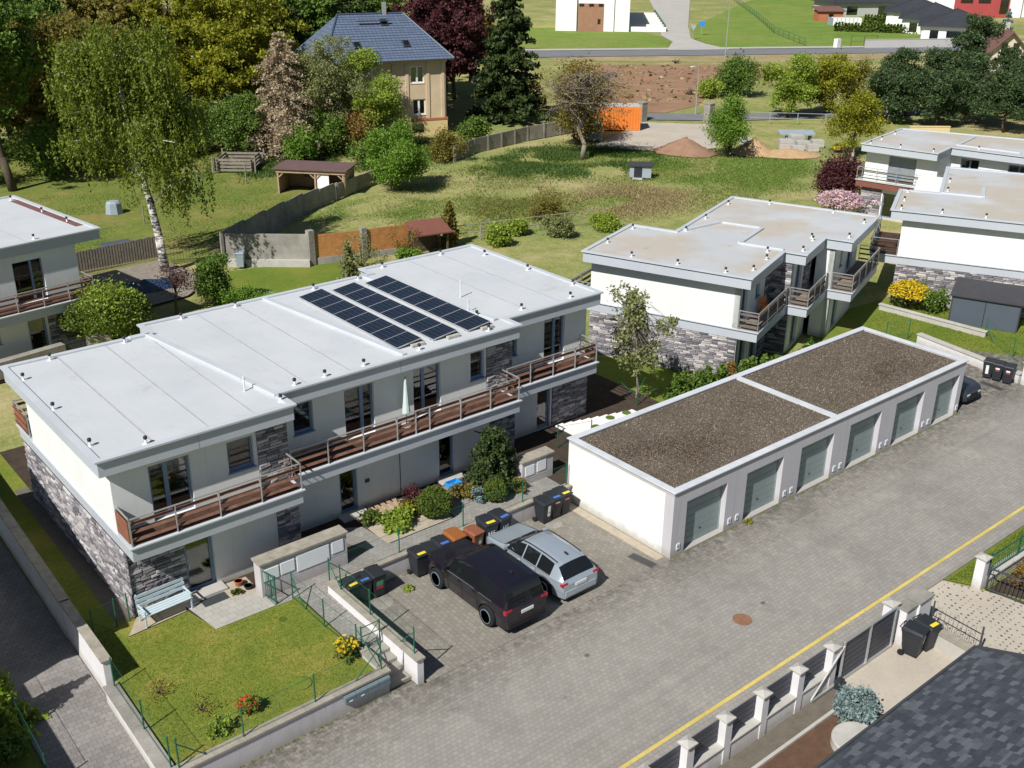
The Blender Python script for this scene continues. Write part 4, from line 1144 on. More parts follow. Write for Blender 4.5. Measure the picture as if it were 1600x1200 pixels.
    railing(H, [(9.68, -1.75), (9.68, -2.92), (16.2, -2.92), (16.2, -1.75)], zs1, 1.0, slat_mat='wood_dark'); deck(H, 9.7, -2.9, 16.1, -1.75, zs1 - .01, mat='wood_grey')
    railing(H, [(.66, 9.3), (.66, 10.42), (6.3, 10.42)], zs1, 1.0, slat_mat='wood_dark')
    return H
house_b()

def house_c():
    H = thing('terraced_house', 'white house with grey stone base beside the dark garden shed', 'house', (32.7, 12.27, 0), RAD(27))
    zs0, zs1, zr0, zr1 = 2.45, 3.0, 5.4, 6.0
    w = MB(); w.box(.65, -11, -.1, 14, -.8, zs0); w.build('ground_floor_wall', 'render', H)
    u = MB(); u.box(.6, -11, zs1 - .02, 14, -.8, zr0); u.build('upper_floor_wall', 'render', H)
    slab(H, [(.5, -11.8), (14.3, -11.8), (14.3, -2.6), (6.1, -2.6), (6.1, .9), (.5, .9)], zs0, zs1)
    flat_roof(H, [(0, 0), (6.1, 0), (6.1, -2.5), (15, -2.5), (15, -11.6), (0, -11.6)], zr0, zr1, 'membrane_b', vents=[(.6, -.6), (.6, -3), (.6, -5.5), (.6, -8), (3, -.6), (5.5, -.6), (7, -3), (10, -3)], curbs=[((6.1, -5.2), (6.1, -2.6)), ((6.1, -5.2), (9, -5.2))])
    clad(H, [('y', -11, -.8, .65, -1, 0, zs0, ())], 300, hh=.125, ln=(.3, .65), focus=(.6, -4, 1), seed=9)
    railing(H, [(.56, -.75), (.56, .82), (6.0, .82)], zs1, 1.0, slat_mat='wood_dark'); deck(H, .6, -.8, 6, .8, zs1 - .01)
house_c()

def house_d():
    H = thing('terraced_house', 'white house with brown balcony fronts below the dark pines', 'house', (49.71, 25.72, 0), RAD(12))
    zs0, zs1, zr0, zr1 = 2.45, 3.0, 5.4, 6.0
    w = MB(); wall_run(w, 'y', -6.0, -.2, 1.1, -1, -.1, zs0, [(-5.0, -2.0, .1, 2.1)]); wall_run(w, 'y', -15, -6, 4.1, -1, -.1, zs0); w.box(1.4, -.5, -.1, 11, -.2, zs0); w.box(1.4, -6.0, -.1, 4.1, -5.7, zs0); w.build('ground_floor_wall', 'render', H)
    u = MB(); wall_run(u, 'y', -6.0, -.2, 1.1, -1, zs1 - .02, zr0, [(-4.3, -2.1, zs1, 5.1)]); wall_run(u, 'y', -15, -6, 4.1, -1, zs1 - .02, zr0, [(-8.2, -6.8, zs1, 5.1), (-12.0, -10.4, zs1, 5.1)])
    u.box(1.4, -.5, zs1 - .02, 11, -.2, zr0); u.box(1.4, -6.0, zs1 - .02, 4.1, -5.7, zr0); u.build('upper_floor_wall', 'render', H)
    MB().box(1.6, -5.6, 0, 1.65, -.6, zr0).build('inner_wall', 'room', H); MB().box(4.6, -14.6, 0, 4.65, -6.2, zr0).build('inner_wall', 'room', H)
    window(H, 'y', -4.3, -2.1, 1.1, -1, zs1 + .01, 5.1, .6, name='terrace_door', sill=False, blind=.9)
    window(H, 'y', -8.2, -6.8, 4.1, -1, zs1 + .01, 5.1, .5, name='terrace_door', sill=False); window(H, 'y', -12.0, -10.4, 4.1, -1, zs1 + .01, 5.1, .5, name='terrace_door', sill=False)
    window(H, 'y', -5.0, -2.0, 1.1, -1, .11, 2.1, [.33, .66], name='terrace_door', sill=False)
    slab(H, [(.6, -6.3), (.6, .3), (11.5, .3), (11.5, -15.2), (3.3, -15.2), (3.3, -6.3)], zs0, zs1, 'tile_red')
    flat_roof(H, [(0, 0), (9, 0), (12, -15.5), (3.2, -15.5), (3.2, -6.2), (0, -6.2)], zr0, zr1, 'membrane_b', vents=[(.6, -.6), (.6, -3), (.6, -5.6), (3, -.6), (6, -.6), (4, -8), (4, -12)], curbs=[((4.5, -6.2), (4.5, -11)), ((4.5, -6.2), (9, -6.2))])
    railing(H, [(3.4, -6.2), (.68, -6.2), (.68, .2), (3.0, .2)], zs1, 1.0, slat_mat='wood_grey', slats=2); railing(H, [(3.4, -6.3), (3.4, -15)], zs1, 1.0, slat_mat='wood_grey', slats=2)
    clad(H, [('y', -1.9, -.2, 1.1, -1, 0, zs0, ())], 60, hh=.2, ln=(.4, .9), seed=3)
house_d()

def house_l():
    H = thing('terraced_house', 'white flat-roofed house cut by the frame beside the white birch', 'house', (-7.72, 35.89, .3), RAD(8))
    zs0, zs1, zr0, zr1 = 2.35, 2.9, 5.6, 6.2
    w = MB(); wall_run(w, 'x', -14, -1.5, -.3, -1, -.1, zs0, [(-4.9, -3.9, .05, 2.1), (-7.4, -6.4, 1.2, 2.0)]); wall_run(w, 'y', 0, 9.8, -1.5, 1, -.1, zs0); w.box(-14, 9.5, -.1, -1.8, 9.8, zs0); w.build('ground_floor_wall', 'render', H)
    u = MB(); wall_run(u, 'x', -14, -1.5, .1, -1, zs1 - .02, zr0, [(-5.0, -3.4, zs1, 5.2), (-9.5, -8, zs1, 5.2)]); wall_run(u, 'y', .4, 9.8, -1.5, 1, zs1 - .02, zr0); u.box(-14, 9.5, zs1 - .02, -1.8, 9.8, zr0); u.build('upper_floor_wall', 'render', H)
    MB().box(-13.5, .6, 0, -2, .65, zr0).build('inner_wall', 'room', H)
    window(H, 'x', -5.0, -3.4, .1, -1, zs1 + .01, 5.2, .62, name='terrace_door', sill=False); window(H, 'x', -9.5, -8, .1, -1, zs1 + .01, 5.2, .5, name='terrace_door', sill=False)
    window(H, 'x', -4.9, -3.9, -.3, -1, .06, 2.1, None, 'frame', .11, 'front_door', False, 0, .12, True); window(H, 'x', -7.4, -6.4, -.3, -1, 1.2, 2.0)
    slab(H, [(-14, -1.2), (-1.25, -1.2), (-1.25, 9.9), (-14, 9.9)], zs0, zs1)
    flat_roof(H, [(-14, 0 - .2), (0, -.2), (0, 10.4), (-14, 10.4)], zr0, zr1, 'membrane', vents=[(-.6, 2.5), (-.6, 5.5), (-.6, 9.5), (-3.5, .4), (-7, .4)], seams=[((-4, .2), (-4, 10)), ((-8, .2), (-8, 10))])
    MB().box(-.75, 1.2, zr1 - .042, -.3, 9.3, zr1 - .03).build('brown_stain_strip', 'tile_brown', H)
    clad(H, [('x', -3.8, -1.5, -.3, -1, 0, zs0, ())], 120, hh=.16, seed=5)
    railing(H, [(-14, -1.1), (-1.35, -1.1), (-1.35, .1)], zs1, 1.0); deck(H, -14, -1.05, -1.4, .08, zs1 - .01)
house_l()

def house_m():
    """the neighbour across the driveway, standing outside the frame; its shade falls on the drive and on the stone end wall"""
    H = thing('neighbour_house', 'flat-roofed white neighbour house across the paved driveway', 'house', (-24.3, 6.6, 0), 0)
    MB().prism([(.4, .6), (2.0, 10.2), (-9, 11.6), (-10.4, 1.6)], -.05, 5.7).build('wall', 'render', H)
    flat_roof(H, [(1.0, -.2), (2.7, 11.0), (-9.7, 12.6), (-11, 1.2)], 5.7, 6.3, vents=[(-1, 2), (-.5, 5)])
    MB().box(-10, -7.5, -.05, -.2, .6, 2.9).build('garage_wing', 'render', H)
    MB().box(-10.2, -7.7, 2.9, .05, .5, 3.1).build('wing_roof', 'cap', H)
house_m()

# ------------------------------------------------------------------ row of six garages
def garages():
    H = thing('garage_row', 'row of six white garages with gravel roof', 'garage', (0, 0, 0))
    L, D, T = 20.95, 5.92, 2.9
    doors = [(.8, 3.15), (4.35, 6.7), (7.9, 10.2), (11.4, 13.8), (15.0, 17.35), (18.5, 20.5)]
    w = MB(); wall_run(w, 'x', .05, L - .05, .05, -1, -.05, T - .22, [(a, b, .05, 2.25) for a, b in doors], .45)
    w.build('front_wall', 'render_shaded', H)
    w = MB(); w.box(.05, .5, -.05, .3, D - .05, T - .22); w.box(L - .3, .5, -.05, L - .05, D - .05, T - .22); w.box(.3, D - .3, -.05, L - .3, D - .05, T - .22)
    w.build('side_wall', 'render', H)
    for i, (a, b) in enumerate(doors):
        d = MB(); n = 7; h = 2.2 / n
        frame = MB(); frame.box(a, .29, .05, a + .05, .37, 2.25); frame.box(b - .05, .29, .05, b, .37, 2.25); frame.box(a + .05, .29, 2.2, b - .05, .37, 2.25)
        g = frame.build('garage_door', 'garage_door', H)
        pm = MB().box(a + .052, .31, 0, b - .052, .35, h - .014).mesh('panel', MAT['garage_door'])
        for k in range(n): inst(pm, 'panel', g, (0, 0, .05 + k * h))
        MB().box((a + b) / 2 - .06, .285, .55, (a + b) / 2 + .06, .31, .58).build('handle', 'steel_dark', g)
        MB().box(a + .01, .06, -.04, b - .01, .42, .045).build('threshold', 'concrete', H)
    signs = [.45] + sum([[doors[i][1] + .22 + .1, doors[i][1] + .68 + .1] for i in range(5)], []) + [20.72]
    for x in signs:
        s = MB().box(x - .09, .02, .28, x + .09, .046, .54).build('number_plate', 'box_white', H)
        MB().box(x - .04, .014, .36, x + .04, .018, .47).build('plate_mark', 'fascia_dark', s)
    # roof
    r = MB().box(.05, .05, T - .22, L - .05, D - .05, T - .14).build('roof', 'concrete', H)
    o = [(0, 0), (L, 0), (L, D), (0, D)]; inn = inset(o, .3)
    c = MB(); ring(c, inset(o, .05), inset(o, .28), T - .14, T - .05); c.build('parapet', 'render_shaded', r)
    c = MB(); ring(c, [(-.02, -.02), (L + .02, -.02), (L + .02, D + .02), (-.02, D + .02)], inn, T - .05, T + .0); c.build('coping', 'cap_garage', r, bevel=.008)
    MB().box(10.35, .302, T - .14, 10.62, D - .302, T - .002).build('partition_coping', 'cap_garage', r)
    for x0, x1 in ((.29, 10.36), (10.61, L - .29)):
        MB().sheet([(x0, .29), (x1, .29), (x1, D - .29), (x0, D - .29)], T - .11).build('gravel_bed', 'gravel_roof', r)
    rng = np.random.default_rng(9); n = 42000
    P = np.column_stack([rng.uniform(.32, L - .32, n), rng.uniform(.32, D - .32, n), np.full(n, T - .105) + rng.uniform(0, .02, n)])
    P = P[(P[:, 0] < 10.33) | (P[:, 0] > 10.64)]
    me = leaf_mesh('gravel', P, .042, MAT['pebble'], rng, aspect=1.1, up=1.4)
    link(tag(bpy.data.objects.new('gravel', me), kind='stuff'), r)
    # rusty moss on the gravel
    rng = np.random.default_rng(12); n = 2600
    c = np.array([[3.2, 1.9], [4.0, 2.4], [2.2, 3.0], [16.0, 1.6], [17.5, 2.0], [.8, 3.8]]); k = rng.integers(0, 6, n)
    P = np.column_stack([c[k] + rng.normal(size=(n, 2)) * np.array([.9, .45]), np.full(n, T - .095)])
    P = P[(P[:, 0] > .35) & (P[:, 1] > .35)]
    link(tag(bpy.data.objects.new('moss', leaf_mesh('moss', P, .06, MAT['moss_dark'], rng, aspect=1.2, up=1.2)), kind='stuff'), r)
garages()
# ------------------------------------------------------------------ cars
def smooth_prof(keys, xs, k=5):
    a = np.interp(xs, [p[0] for p in keys], [p[1] for p in keys])
    pad = np.concatenate([np.full(k, a[0]), a, np.full(k, a[-1])]); w = np.hanning(2 * k + 3)[1:-1]; w /= w.sum()
    return np.convolve(pad, w, 'same')[k:-k]

def car(name, label, loc, rz, S, paint):
    """x runs from the nose (0) to the tail (L); built along its own x, centred"""
    T = thing(name, label, 'car', loc, rz)
    L, W, H = S['L'], S['W'], S['H']; N = 84
    xs = np.linspace(0, 1, N)
    zt = smooth_prof(S['top'], xs, 2); zb = smooth_prof(S['belt'], xs, 4); hw = smooth_prof(S['half'], xs, 3); tw = smooth_prof(S['roofhalf'], xs, 4)
    X = (xs - .5) * L
    sill = .30 * S.get('sill', 1) + 0 * xs
    for xw in S['wheels']:
        dx = np.abs((xs - xw) * L); ra = S['wr'] * 1.16
        sill = np.where(dx < ra, np.maximum(sill, S['wr'] * .98 + np.sqrt(np.maximum(ra ** 2 - dx ** 2, 0)) * .98), sill)
    sec = []
    for i in range(N):
        g = max(0.0, min(1.0, (zt[i] - zb[i]) / (H - zb[i] + 1e-6)))
        ge = hw[i] * .90 * (1 - g) + tw[i] * g
        h = hw[i]; b = min(zb[i], zt[i] - .015)
        s0 = min(sill[i], b - .06)
        sec.append([(h * .95, s0), (h * 1.0, s0 + .5 * (b - s0)), (h * .985, b), (h * .95, b + .022 * min(1, g * 6 + .2)), (ge, zt[i] - .055 * g - .012), (ge * .62, zt[i] - .012), (0, zt[i])])
    parts = {}
    def put(nm, quad):
        parts.setdefault(nm, MB()).add(quad, [(0, 1, 2, 3)])
    def inr(x, rs): return any(a <= x <= b for a, b in rs)
    for i in range(N - 1):
        xm = (xs[i] + xs[i + 1]) / 2
        for r in range(6):
            for s in (1, -1):
                q = [(X[i], s * sec[i][r][0], sec[i][r][1]), (X[i + 1], s * sec[i + 1][r][0], sec[i + 1][r][1]), (X[i + 1], s * sec[i + 1][r + 1][0], sec[i + 1][r + 1][1]), (X[i], s * sec[i][r + 1][0], sec[i][r + 1][1])]
                if s > 0: q = q[::-1]
                nm = 'body'
                if r == 3:
                    for wi, rg in enumerate(S['side']):
                        if rg[0] <= xm <= rg[1]: nm = ('side_window', wi, s)
                elif r >= 4:
                    if S['front'][0] <= xm <= S['front'][1]: nm = 'windscreen'
                    elif S['rear'][0] <= xm <= S['rear'][1]: nm = 'rear_window'
                put(nm, q)
    for i, sg in ((0, -1), (N - 1, 1)):
        ring_ = [(X[i], p[0], p[1]) for p in sec[i]] + [(X[i], -p[0], p[1]) for p in sec[i][-2::-1]]
        parts['body'].add(ring_, [tuple(range(len(ring_)))])
    # lower apron closes nose and tail
    body = parts.pop('body').build('body', paint, T, smooth=True)
    md = body.modifiers.new('split', 'EDGE_SPLIT'); md.split_angle = RAD(38)
    for k, b in parts.items():
        nm = k if isinstance(k, str) else k[0]
        b.build(nm, 'car_glass', T, smooth=True)
    h = W / 2
    u = MB(); u.box(-L * .47, -h * .84, .2, L * .47, h * .84, .62); u.build('underbody', 'rubber', T)
    # bumpers
    b = MB(); b.box(L * .488, -h * .80, .34, L * .506, h * .80, .56); b.build('rear_bumper', S.get('bumper', 'rubber'), T, bevel=.01)
    b = MB(); b.box(-L * .507, -h * .72, .26, -L * .488, h * .72, .42); b.build('front_bumper', 'rubber', T, bevel=.01)
    b = MB(); b.box(-L * .503, -h * .38, .42, -L * .49, h * .38, S['top'][0][1] - .06); b.build('grille', 'rubber', T)
    for s in (1, -1):
        b = MB(); zn = S['top'][0][1]; b.box(-L * .5035, s * S['half'][0][1] * .55, zn - .13, -L * .48, s * S['half'][0][1] * .97, zn - .03); b.build('headlight', 'head', T, bevel=.02)
        b = MB(); z0, z1 = S['tail']; b.box(L * .47, s * h * .66, z0, L * .4985, s * h * .965, z1); b.build('tail_light', 'tail', T, bevel=.015)
        b = MB(); xm = X[int(S['mirror'] * N)]; zm = zb[int(S['mirror'] * N)] + .06
        b.box(xm - .06, s * h * .97, zm - .02, xm + .07, s * (h + .19), zm + .13); b.build('mirror', paint, T, bevel=.03)
        for hx in S['handles']:
            b = MB(); i = int(hx * N); b.box(X[i] - .09, s * hw[i] * 1.0, zb[i] - .13, X[i] + .09, s * (hw[i] * 1.0 + .025), zb[i] - .10); b.build('door_handle', S.get('handle_mat', paint), T)
        if S.get('rails'):
            i0, i1 = int(S['rails'][0] * N), int(S['rails'][1] * N); b = MB()
            pts = [(X[i], s * (tw[i] - .03), zt[i] + .02) for i in range(i0, i1, 3)]
            b.path([Vector(p) for p in pts], [.02] * len(pts), 6); b.build('roof_rail', S.get('rail_mat', 'rubber'), T)
        if S.get('trim'):
            for (a, c) in S['trim']:
                i0, i1 = int(a * N), int(c * N); b = MB()
                pts = [Vector((X[i], s * hw[i] * .985, zb[i] + .018)) for i in range(i0, i1, 4)]
                b.path(pts, [.012] * len(pts), 5); b.build('chrome_trim', 'chrome', T)
    # shut lines of doors, bonnet and tailgate
    for s in (1, -1):
        for sx in S['seams']:
            i = int(sx * N); b = MB(); pts = [Vector((X[i], s * (sec[i][r][0] + .003), sec[i][r][1])) for r in (0, 1, 2, 3)]
            b.path(pts, [.006] * 4, 4); b.build('door_seam', 'rubber', T)
    i = int(S['front'][0] * N) - 1; b = MB(); pts = [Vector((X[i], y_ * sec[i][4][0], zt[i] - .004)) for y_ in (-1, -.5, 0, .5, 1)]; b.path(pts, [.008] * 5, 4); b.build('bonnet_seam', 'rubber', T)
    for s in (1, -1):
        b = MB(); pts = [Vector((X[i2], s * sec[i2][4][0] * .98, zt[i2] - .012)) for i2 in range(5, i, 3)]; b.path(pts, [.006] * len(pts), 4); b.build('bonnet_seam', 'rubber', T)
    for s in (-.4, .3): MB().bar((X[i] + .06, s - .3, zt[i] + .03), (X[i] + .16, s + .25, zt[i] + .10), .02, .015).build('wiper', 'rubber', T)
    MB().bar((L * .468, -.05, S['plate'] + .38), (L * .462, .4, S['plate'] + .46), .02, .015).build('wiper', 'rubber', T)
    if S.get('tailbar'):
        b = MB(); b.box(L * .494, -h * .66, S['tail'][1] - .06, L * .4965, h * .66, S['tail'][1] - .035); b.build('light_bar', 'tail', T)
    b = MB(); zp = S['plate']; b.box(L * .501, -.26, zp, L * .507, .26, zp + .115); b.build('number_plate', 'plate', T)
    b = MB(); b.box(L * .30, -.02, H - .03, L * .335, .02, H + .05); b.build('antenna', 'rubber', T, bevel=.008)
    wr = S['wr']
    for xw in S['wheels']:
        for s in (1, -1):
            cx, cy = (xw - .5) * L, s * (h - .115)
            ty = MB().lathe([(wr * .66, -.115), (wr * .95, -.115), (wr, -.08), (wr, .08), (wr * .95, .115), (wr * .66, .115)], 28, (cx, cy, wr), 'y').build('wheel', 'rubber', T, smooth=True)
            md = ty.modifiers.new('split', 'EDGE_SPLIT'); md.split_angle = RAD(40)
            rm = MB(); yo = cy + s * .122
            rm.lathe([(wr * .67, -.02), (wr * .67, .025 * 1), (wr * .60, .025), (wr * .60, -.02)], 28, (cx, yo, wr), 'y')
            for k in range(10):
                a = k * math.pi / 5; rm.bar((cx + math.cos(a) * .04, yo, wr + math.sin(a) * .04), (cx + math.cos(a) * wr * .62, yo, wr + math.sin(a) * wr * .62), .045, .03, up=(0, 1, 0))
            rm.lathe([(.07, -.02), (.07, .03)], 12, (cx, yo, wr), 'y')
            rm.build('rim', S['rim'], ty)
            dk = MB(); dk.lathe([(wr * .64, -.004), (wr * .64, .0)], 20, (cx, cy + s * .117, wr), 'y'); dk.build('brake_disc', 'steel_dark', ty)
    return T

SUV = dict(L=4.85, W=1.96, H=1.88, wr=.40, hl=.80, wheels=(.185, .785), sill=1.15, rim='mail',
           top=[(0, .84), (.008, 1.02), (.03, 1.10), (.24, 1.20), (.28, 1.23), (.39, 1.78), (.46, 1.87), (.75, 1.87), (.925, 1.81), (.94, 1.76), (.98, 1.26), (.988, 1.14), (1, .96)],
           belt=[(0, .76), (.05, .98), (.25, 1.10), (.6, 1.16), (1, 1.12)], half=[(0, .74), (.02, .86), (.08, .95), (.2, .985), (.8, .985), (.95, .94), (1, .86)],
           roofhalf=[(0, .78), (.4, .77), (.9, .75), (1, .72)], side=[(.325, .49), (.505, .66), (.685, .86)], front=(.275, .395), rear=(.93, .982),
           seams=(.335, .50, .675), mirror=.325, handles=(.47, .635), tail=(.94, 1.10), tailbar=True, plate=.80, trim=[(.32, .68), (.70, .86)], handle_mat='rubber')
WAGON = dict(L=4.55, W=1.84, H=1.48, hl=.62, wr=.345, wheels=(.195, .785), sill=.9, rim='alu',
             top=[(0, .62), (.012, .74), (.05, .82), (.24, .94), (.28, .97), (.43, 1.40), (.52, 1.47), (.72, 1.46), (.87, 1.40), (.90, 1.36), (.972, 1.02), (.985, .93), (1, .78)],
             belt=[(0, .60), (.05, .76), (.24, .88), (.6, .94), (1, .92)], half=[(0, .68), (.02, .80), (.08, .885), (.2, .925), (.8, .925), (.95, .88), (1, .80)],
             roofhalf=[(0, .66), (.4, .62), (.9, .60), (1, .58)], side=[(.33, .505), (.515, .67), (.69, .845)], front=(.275, .43), rear=(.89, .975),
             seams=(.325, .51, .68), mirror=.325, handles=(.48, .645), tail=(.79, .89), plate=.66, rails=(.46, .88), trim=[(.32, .85)], bumper='car_silver')
CITY = dict(L=4.2, W=1.78, H=1.5, hl=.66, wr=.32, wheels=(.2, .8), sill=.9, rim='alu',
            top=[(0, .66), (.012, .80), (.05, .88), (.22, .98), (.26, 1.0), (.42, 1.42), (.5, 1.49), (.8, 1.47), (.92, 1.38), (.98, .98), (1, .8)],
            belt=[(0, .64), (.05, .80), (.24, .92), (1, .98)], half=[(0, .64), (.02, .76), (.08, .85), (.2, .88), (.8, .88), (1, .76)],
            roofhalf=[(0, .62), (1, .58)], side=[(.32, .5), (.52, .7)], front=(.255, .42), rear=(.91, .975), seams=(.32, .51, .7), mirror=.31, handles=(.48, .64), tail=(.8, .98), plate=.6)
car('parked_suv', 'large black parked suv with red rear lights beside the bins', (-7.05, 2.55, .004), RAD(-90), SUV, 'car_black')
car('parked_wagon', 'silver blue parked estate car with roof rails', (-4.36, 2.6, .004), RAD(-90), WAGON, 'car_silver')
car('parked_car', 'dark parked car half hidden behind the end of the garage row', (22.75, 2.3, .006), RAD(88), CITY, 'car_dark')
# ------------------------------------------------------------------ wheelie bins
def bin_make(name, label, loc, rz, mat, lid=None, band=None, front=None, s=1.0, group=None, open_=0):
    T = thing(name, label, 'bin', loc, rz, group); T.scale = (s, s, s)
    b = MB(); b.add([(-.20, -.24, .08), (.20, -.24, .08), (.20, .22, .08), (-.20, .22, .08), (-.27, -.33, .95), (.27, -.33, .95), (.27, .33, .95), (-.27, .33, .95)], MB.BF)
    b.box(-.285, -.345, .93, .285, .345, .97); b.build('body', mat, T, bevel=.02)
    l = MB(); l.add([(-.29, -.37, .972), (.29, -.37, .972), (.29, .35, .972), (-.29, .35, .972), (-.25, -.32, 1.03), (.25, -.32, 1.03), (.26, .30, 1.06), (-.26, .30, 1.06)], MB.BF)
    lo = l.build('lid', lid or mat, T, bevel=.015)
    if band: MB().quad((-.17, -.30, 1.037), (.17, -.30, 1.037), (.17, -.17, 1.045), (-.17, -.17, 1.045)).build('lid_sticker', band, lo)
    h = MB(); h.tube((-.22, .41, .98), (.22, .41, .98), .016); h.tube((-.2, .33, .95), (-.2, .41, .98), .014); h.tube((.2, .33, .95), (.2, .41, .98), .014); h.build('handle', mat, T)
    for sx in (-1, 1): MB().lathe([(.10, -.03), (.10, .03)], 14, (sx * .26, .24, .10), 'x').build('wheel', 'rubber', T)
    if front:
        for i, (m, x0, z0, x1, z1) in enumerate(front):
            f = lambda z: -.24 - .09 * (z - .08) / .87 - .004
            MB().quad((x0, f(z0), z0), (x1, f(z0), z0), (x1, f(z1), z1), (x0, f(z1), z1)).build('sticker', m, T)
    return T
DIG = lambda x: [('st_white', x - .13, .52, x - .09, .70), ('st_white', x - .05, .52, x + .02, .55), ('st_white', x - .05, .60, x + .02, .63), ('st_white', x - .02, .55, x + .02, .70), ('st_white', x + .06, .52, x + .13, .55), ('st_white', x + .06, .60, x + .13, .63), ('st_white', x + .06, .67, x + .13, .70)]
BG = 'wheelie bins along the retaining wall'
bl = [(-11.0, 5.12, 'bin_black', None, 'st_yellow', None, 'black wheelie bin with yellow lid sticker in the walled corner', .95),
      (-10.5, 5.12, 'bin_black', None, 'st_blue', None, 'black wheelie bin with blue lid sticker in the shaded walled corner', .95),
      (-9.95, 5.1, 'bin_black', None, None, [('st_green', -.14, .55, .14, .75), ('st_red', -.14, .40, .14, .54)], 'black wheelie bin with green and red front stickers', 1.0),
      (-8.02, 5.2, 'bin_black', None, 'st_yellow', None, 'black wheelie bin with yellow lid sticker beside the black suv nose', 1.0),
      (-7.45, 5.25, 'bin_black', None, None, [('st_white', -.12, .5, .02, .8)], 'plain lidded black wheelie bin between yellow and blue stickered bins', .95),
      (-6.92, 5.25, 'bin_black', None, 'st_blue', None, 'black wheelie bin with blue lid sticker next to the orange brown bin', 1.0),
      (-6.3, 5.24, 'bin_orange', None, None, [('st_yellow', -.05, .75, .01, .81), ('st_yellow', .04, .75, .1, .81)], 'orange brown wheelie bin in front of the black suv', 1.08),
      (-5.45, 5.15, 'bin_brown', None, None, [('st_white', .0, .45, .14, .62), ('st_green', .0, .63, .14, .78)], 'narrow reddish brown wheelie bin between the two cars', .95),
      (-4.78, 5.2, 'bin_black', None, 'st_yellow', DIG(0), 'tall black bin with yellow lid sticker and white painted digits', 1.12),
      (-4.12, 5.22, 'bin_black', None, 'st_blue', DIG(0), 'tall black bin with blue lid sticker and white painted digits', 1.12),
      (-1.92, 5.15, 'bin_black', None, None, [('st_white', -.02, .35, .12, .85), ('st_blue', .0, .5, .1, .56)], 'black bin with long white front sticker near the garage wall', 1.0),
      (-1.36, 5.2, 'bin_black', None, 'st_blue', [('st_white', -.12, .78, .12, .82), ('st_red', -.12, .72, .12, .77)], 'black bin with blue lid sticker, middle of three by the garage', 1.0),
      (-.84, 5.22, 'bin_black', None, 'st_yellow', [('st_red', -.12, .72, .12, .82), ('st_white', -.12, .76, .12, .79)], 'black bin with yellow lid sticker closest to the white garage wall', 1.0)]
for x, y, m, l, bd, fr, lab, s in bl: bin_make('wheelie_bin', lab, (x, y, .006), RAD(random.Random(x).uniform(-6, 6)), m, l, bd, fr, s, BG)
for i, (x, y, lab) in enumerate([(26.5, 1.45, 'black bin with white stickers furthest from the low wall pillar'), (26.55, .95, 'black bin, middle of three along the far low wall'), (26.6, .4, 'black bin closest to the far low wall pillar')]):
    bin_make('wheelie_bin', lab, (x, y, .006), RAD(-75), 'bin_black', None, None, [('st_white', -.1, .7, .1, .8), ('st_red', -.1, .6, .1, .66)] if i else [('st_white', -.1, .3, .05, .8)], 1.0, 'bins by the far low wall')
bin_make('wheelie_bin', 'black bin with plain lid standing on pale paving inside the gate', (2.05, -8.95, .02), RAD(8), 'bin_black', None, None, [('st_white', .05, .5, .13, .82)], 1.05, 'bins inside the gate')
bin_make('wheelie_bin', 'black bin with yellow lid sticker behind the meter cabinet', (2.68, -9.02, .02), RAD(-5), 'bin_black', None, 'st_yellow', None, 1.05, 'bins inside the gate')

# ------------------------------------------------------------------ walls of the terrace
def wall_thing(name, label, poly_runs, mat, cap, cat='wall', capw=.05, caph=.07):
    """runs = (x0,y0,x1,y1,thickness,z0,z1)"""
    xs_ = [r[0] for r in poly_runs]; T = thing(name, label, cat, (poly_runs[0][0], poly_runs[0][1], 0))
    for (x0, y0, x1, y1, th, z0, z1) in poly_runs:
        b = MB().bar((x0, y0, (z0 + z1) / 2), (x1, y1, (z0 + z1) / 2), th, z1 - z0); b.build('wall_body', mat, T, world=True)
        d = Vector((x1 - x0, y1 - y0, 0)).normalized() * capw
        L = math.hypot(x1 - x0, y1 - y0); n = max(1, int(L / .95))
        for i in range(n):
            p = Vector((x0, y0, 0)) + Vector((x1 - x0, y1 - y0, 0)) * (i / n); q = Vector((x0, y0, 0)) + Vector((x1 - x0, y1 - y0, 0)) * ((i + 1) / n)
            e = (q - p).normalized() * .004
            if i == 0: p = p - d
            if i == n - 1: q = q + d
            c = MB().bar(p + e + Vector((0, 0, z1 + caph / 2)), q - e + Vector((0, 0, z1 + caph / 2)), th + 2 * capw, caph); c.build('coping', cap, T, world=True)
    return T
wall_thing('retaining_wall', 'low rendered retaining wall behind the bins with stone coping', [(-11.3, 5.7, -.05, 5.7, .22, -.03, .76)], 'retaining', 'concrete_cap')
wall_thing('retaining_wall', 'rendered parapet wall running from the bins to the road beside the steps', [(-11.5, .1, -11.5, 5.56, .24, -.03, .92)], 'white_wall', 'concrete_cap')
wall_thing('retaining_wall', 'front garden retaining wall along the pavement below the lawn', [(-19.3, .5, -12.5, .5, .24, -.03, .80)], 'retaining', 'concrete_cap')
wall_thing('retaining_wall', 'short return wall beside the garden steps', [(-12.5, .64, -12.5, 1.9, .2, -.03, .72)], 'retaining', 'concrete_cap')
wall_thing('garden_wall', 'tall white garden wall with grey coping beside the paved drive', [(-19.36, 5.6, -19.30, 9.5, .22, -.03, 1.38), (-19.30, 9.52, -18.95, 24, .26, -.03, 1.38)], 'white_wall', 'concrete_cap')
wall_thing('garden_wall', 'low wall strip under the green netting beside the drive', [(-19.5, .78, -19.4, 5.45, .34, -.03, .55)], 'white_wall', 'concrete_old')

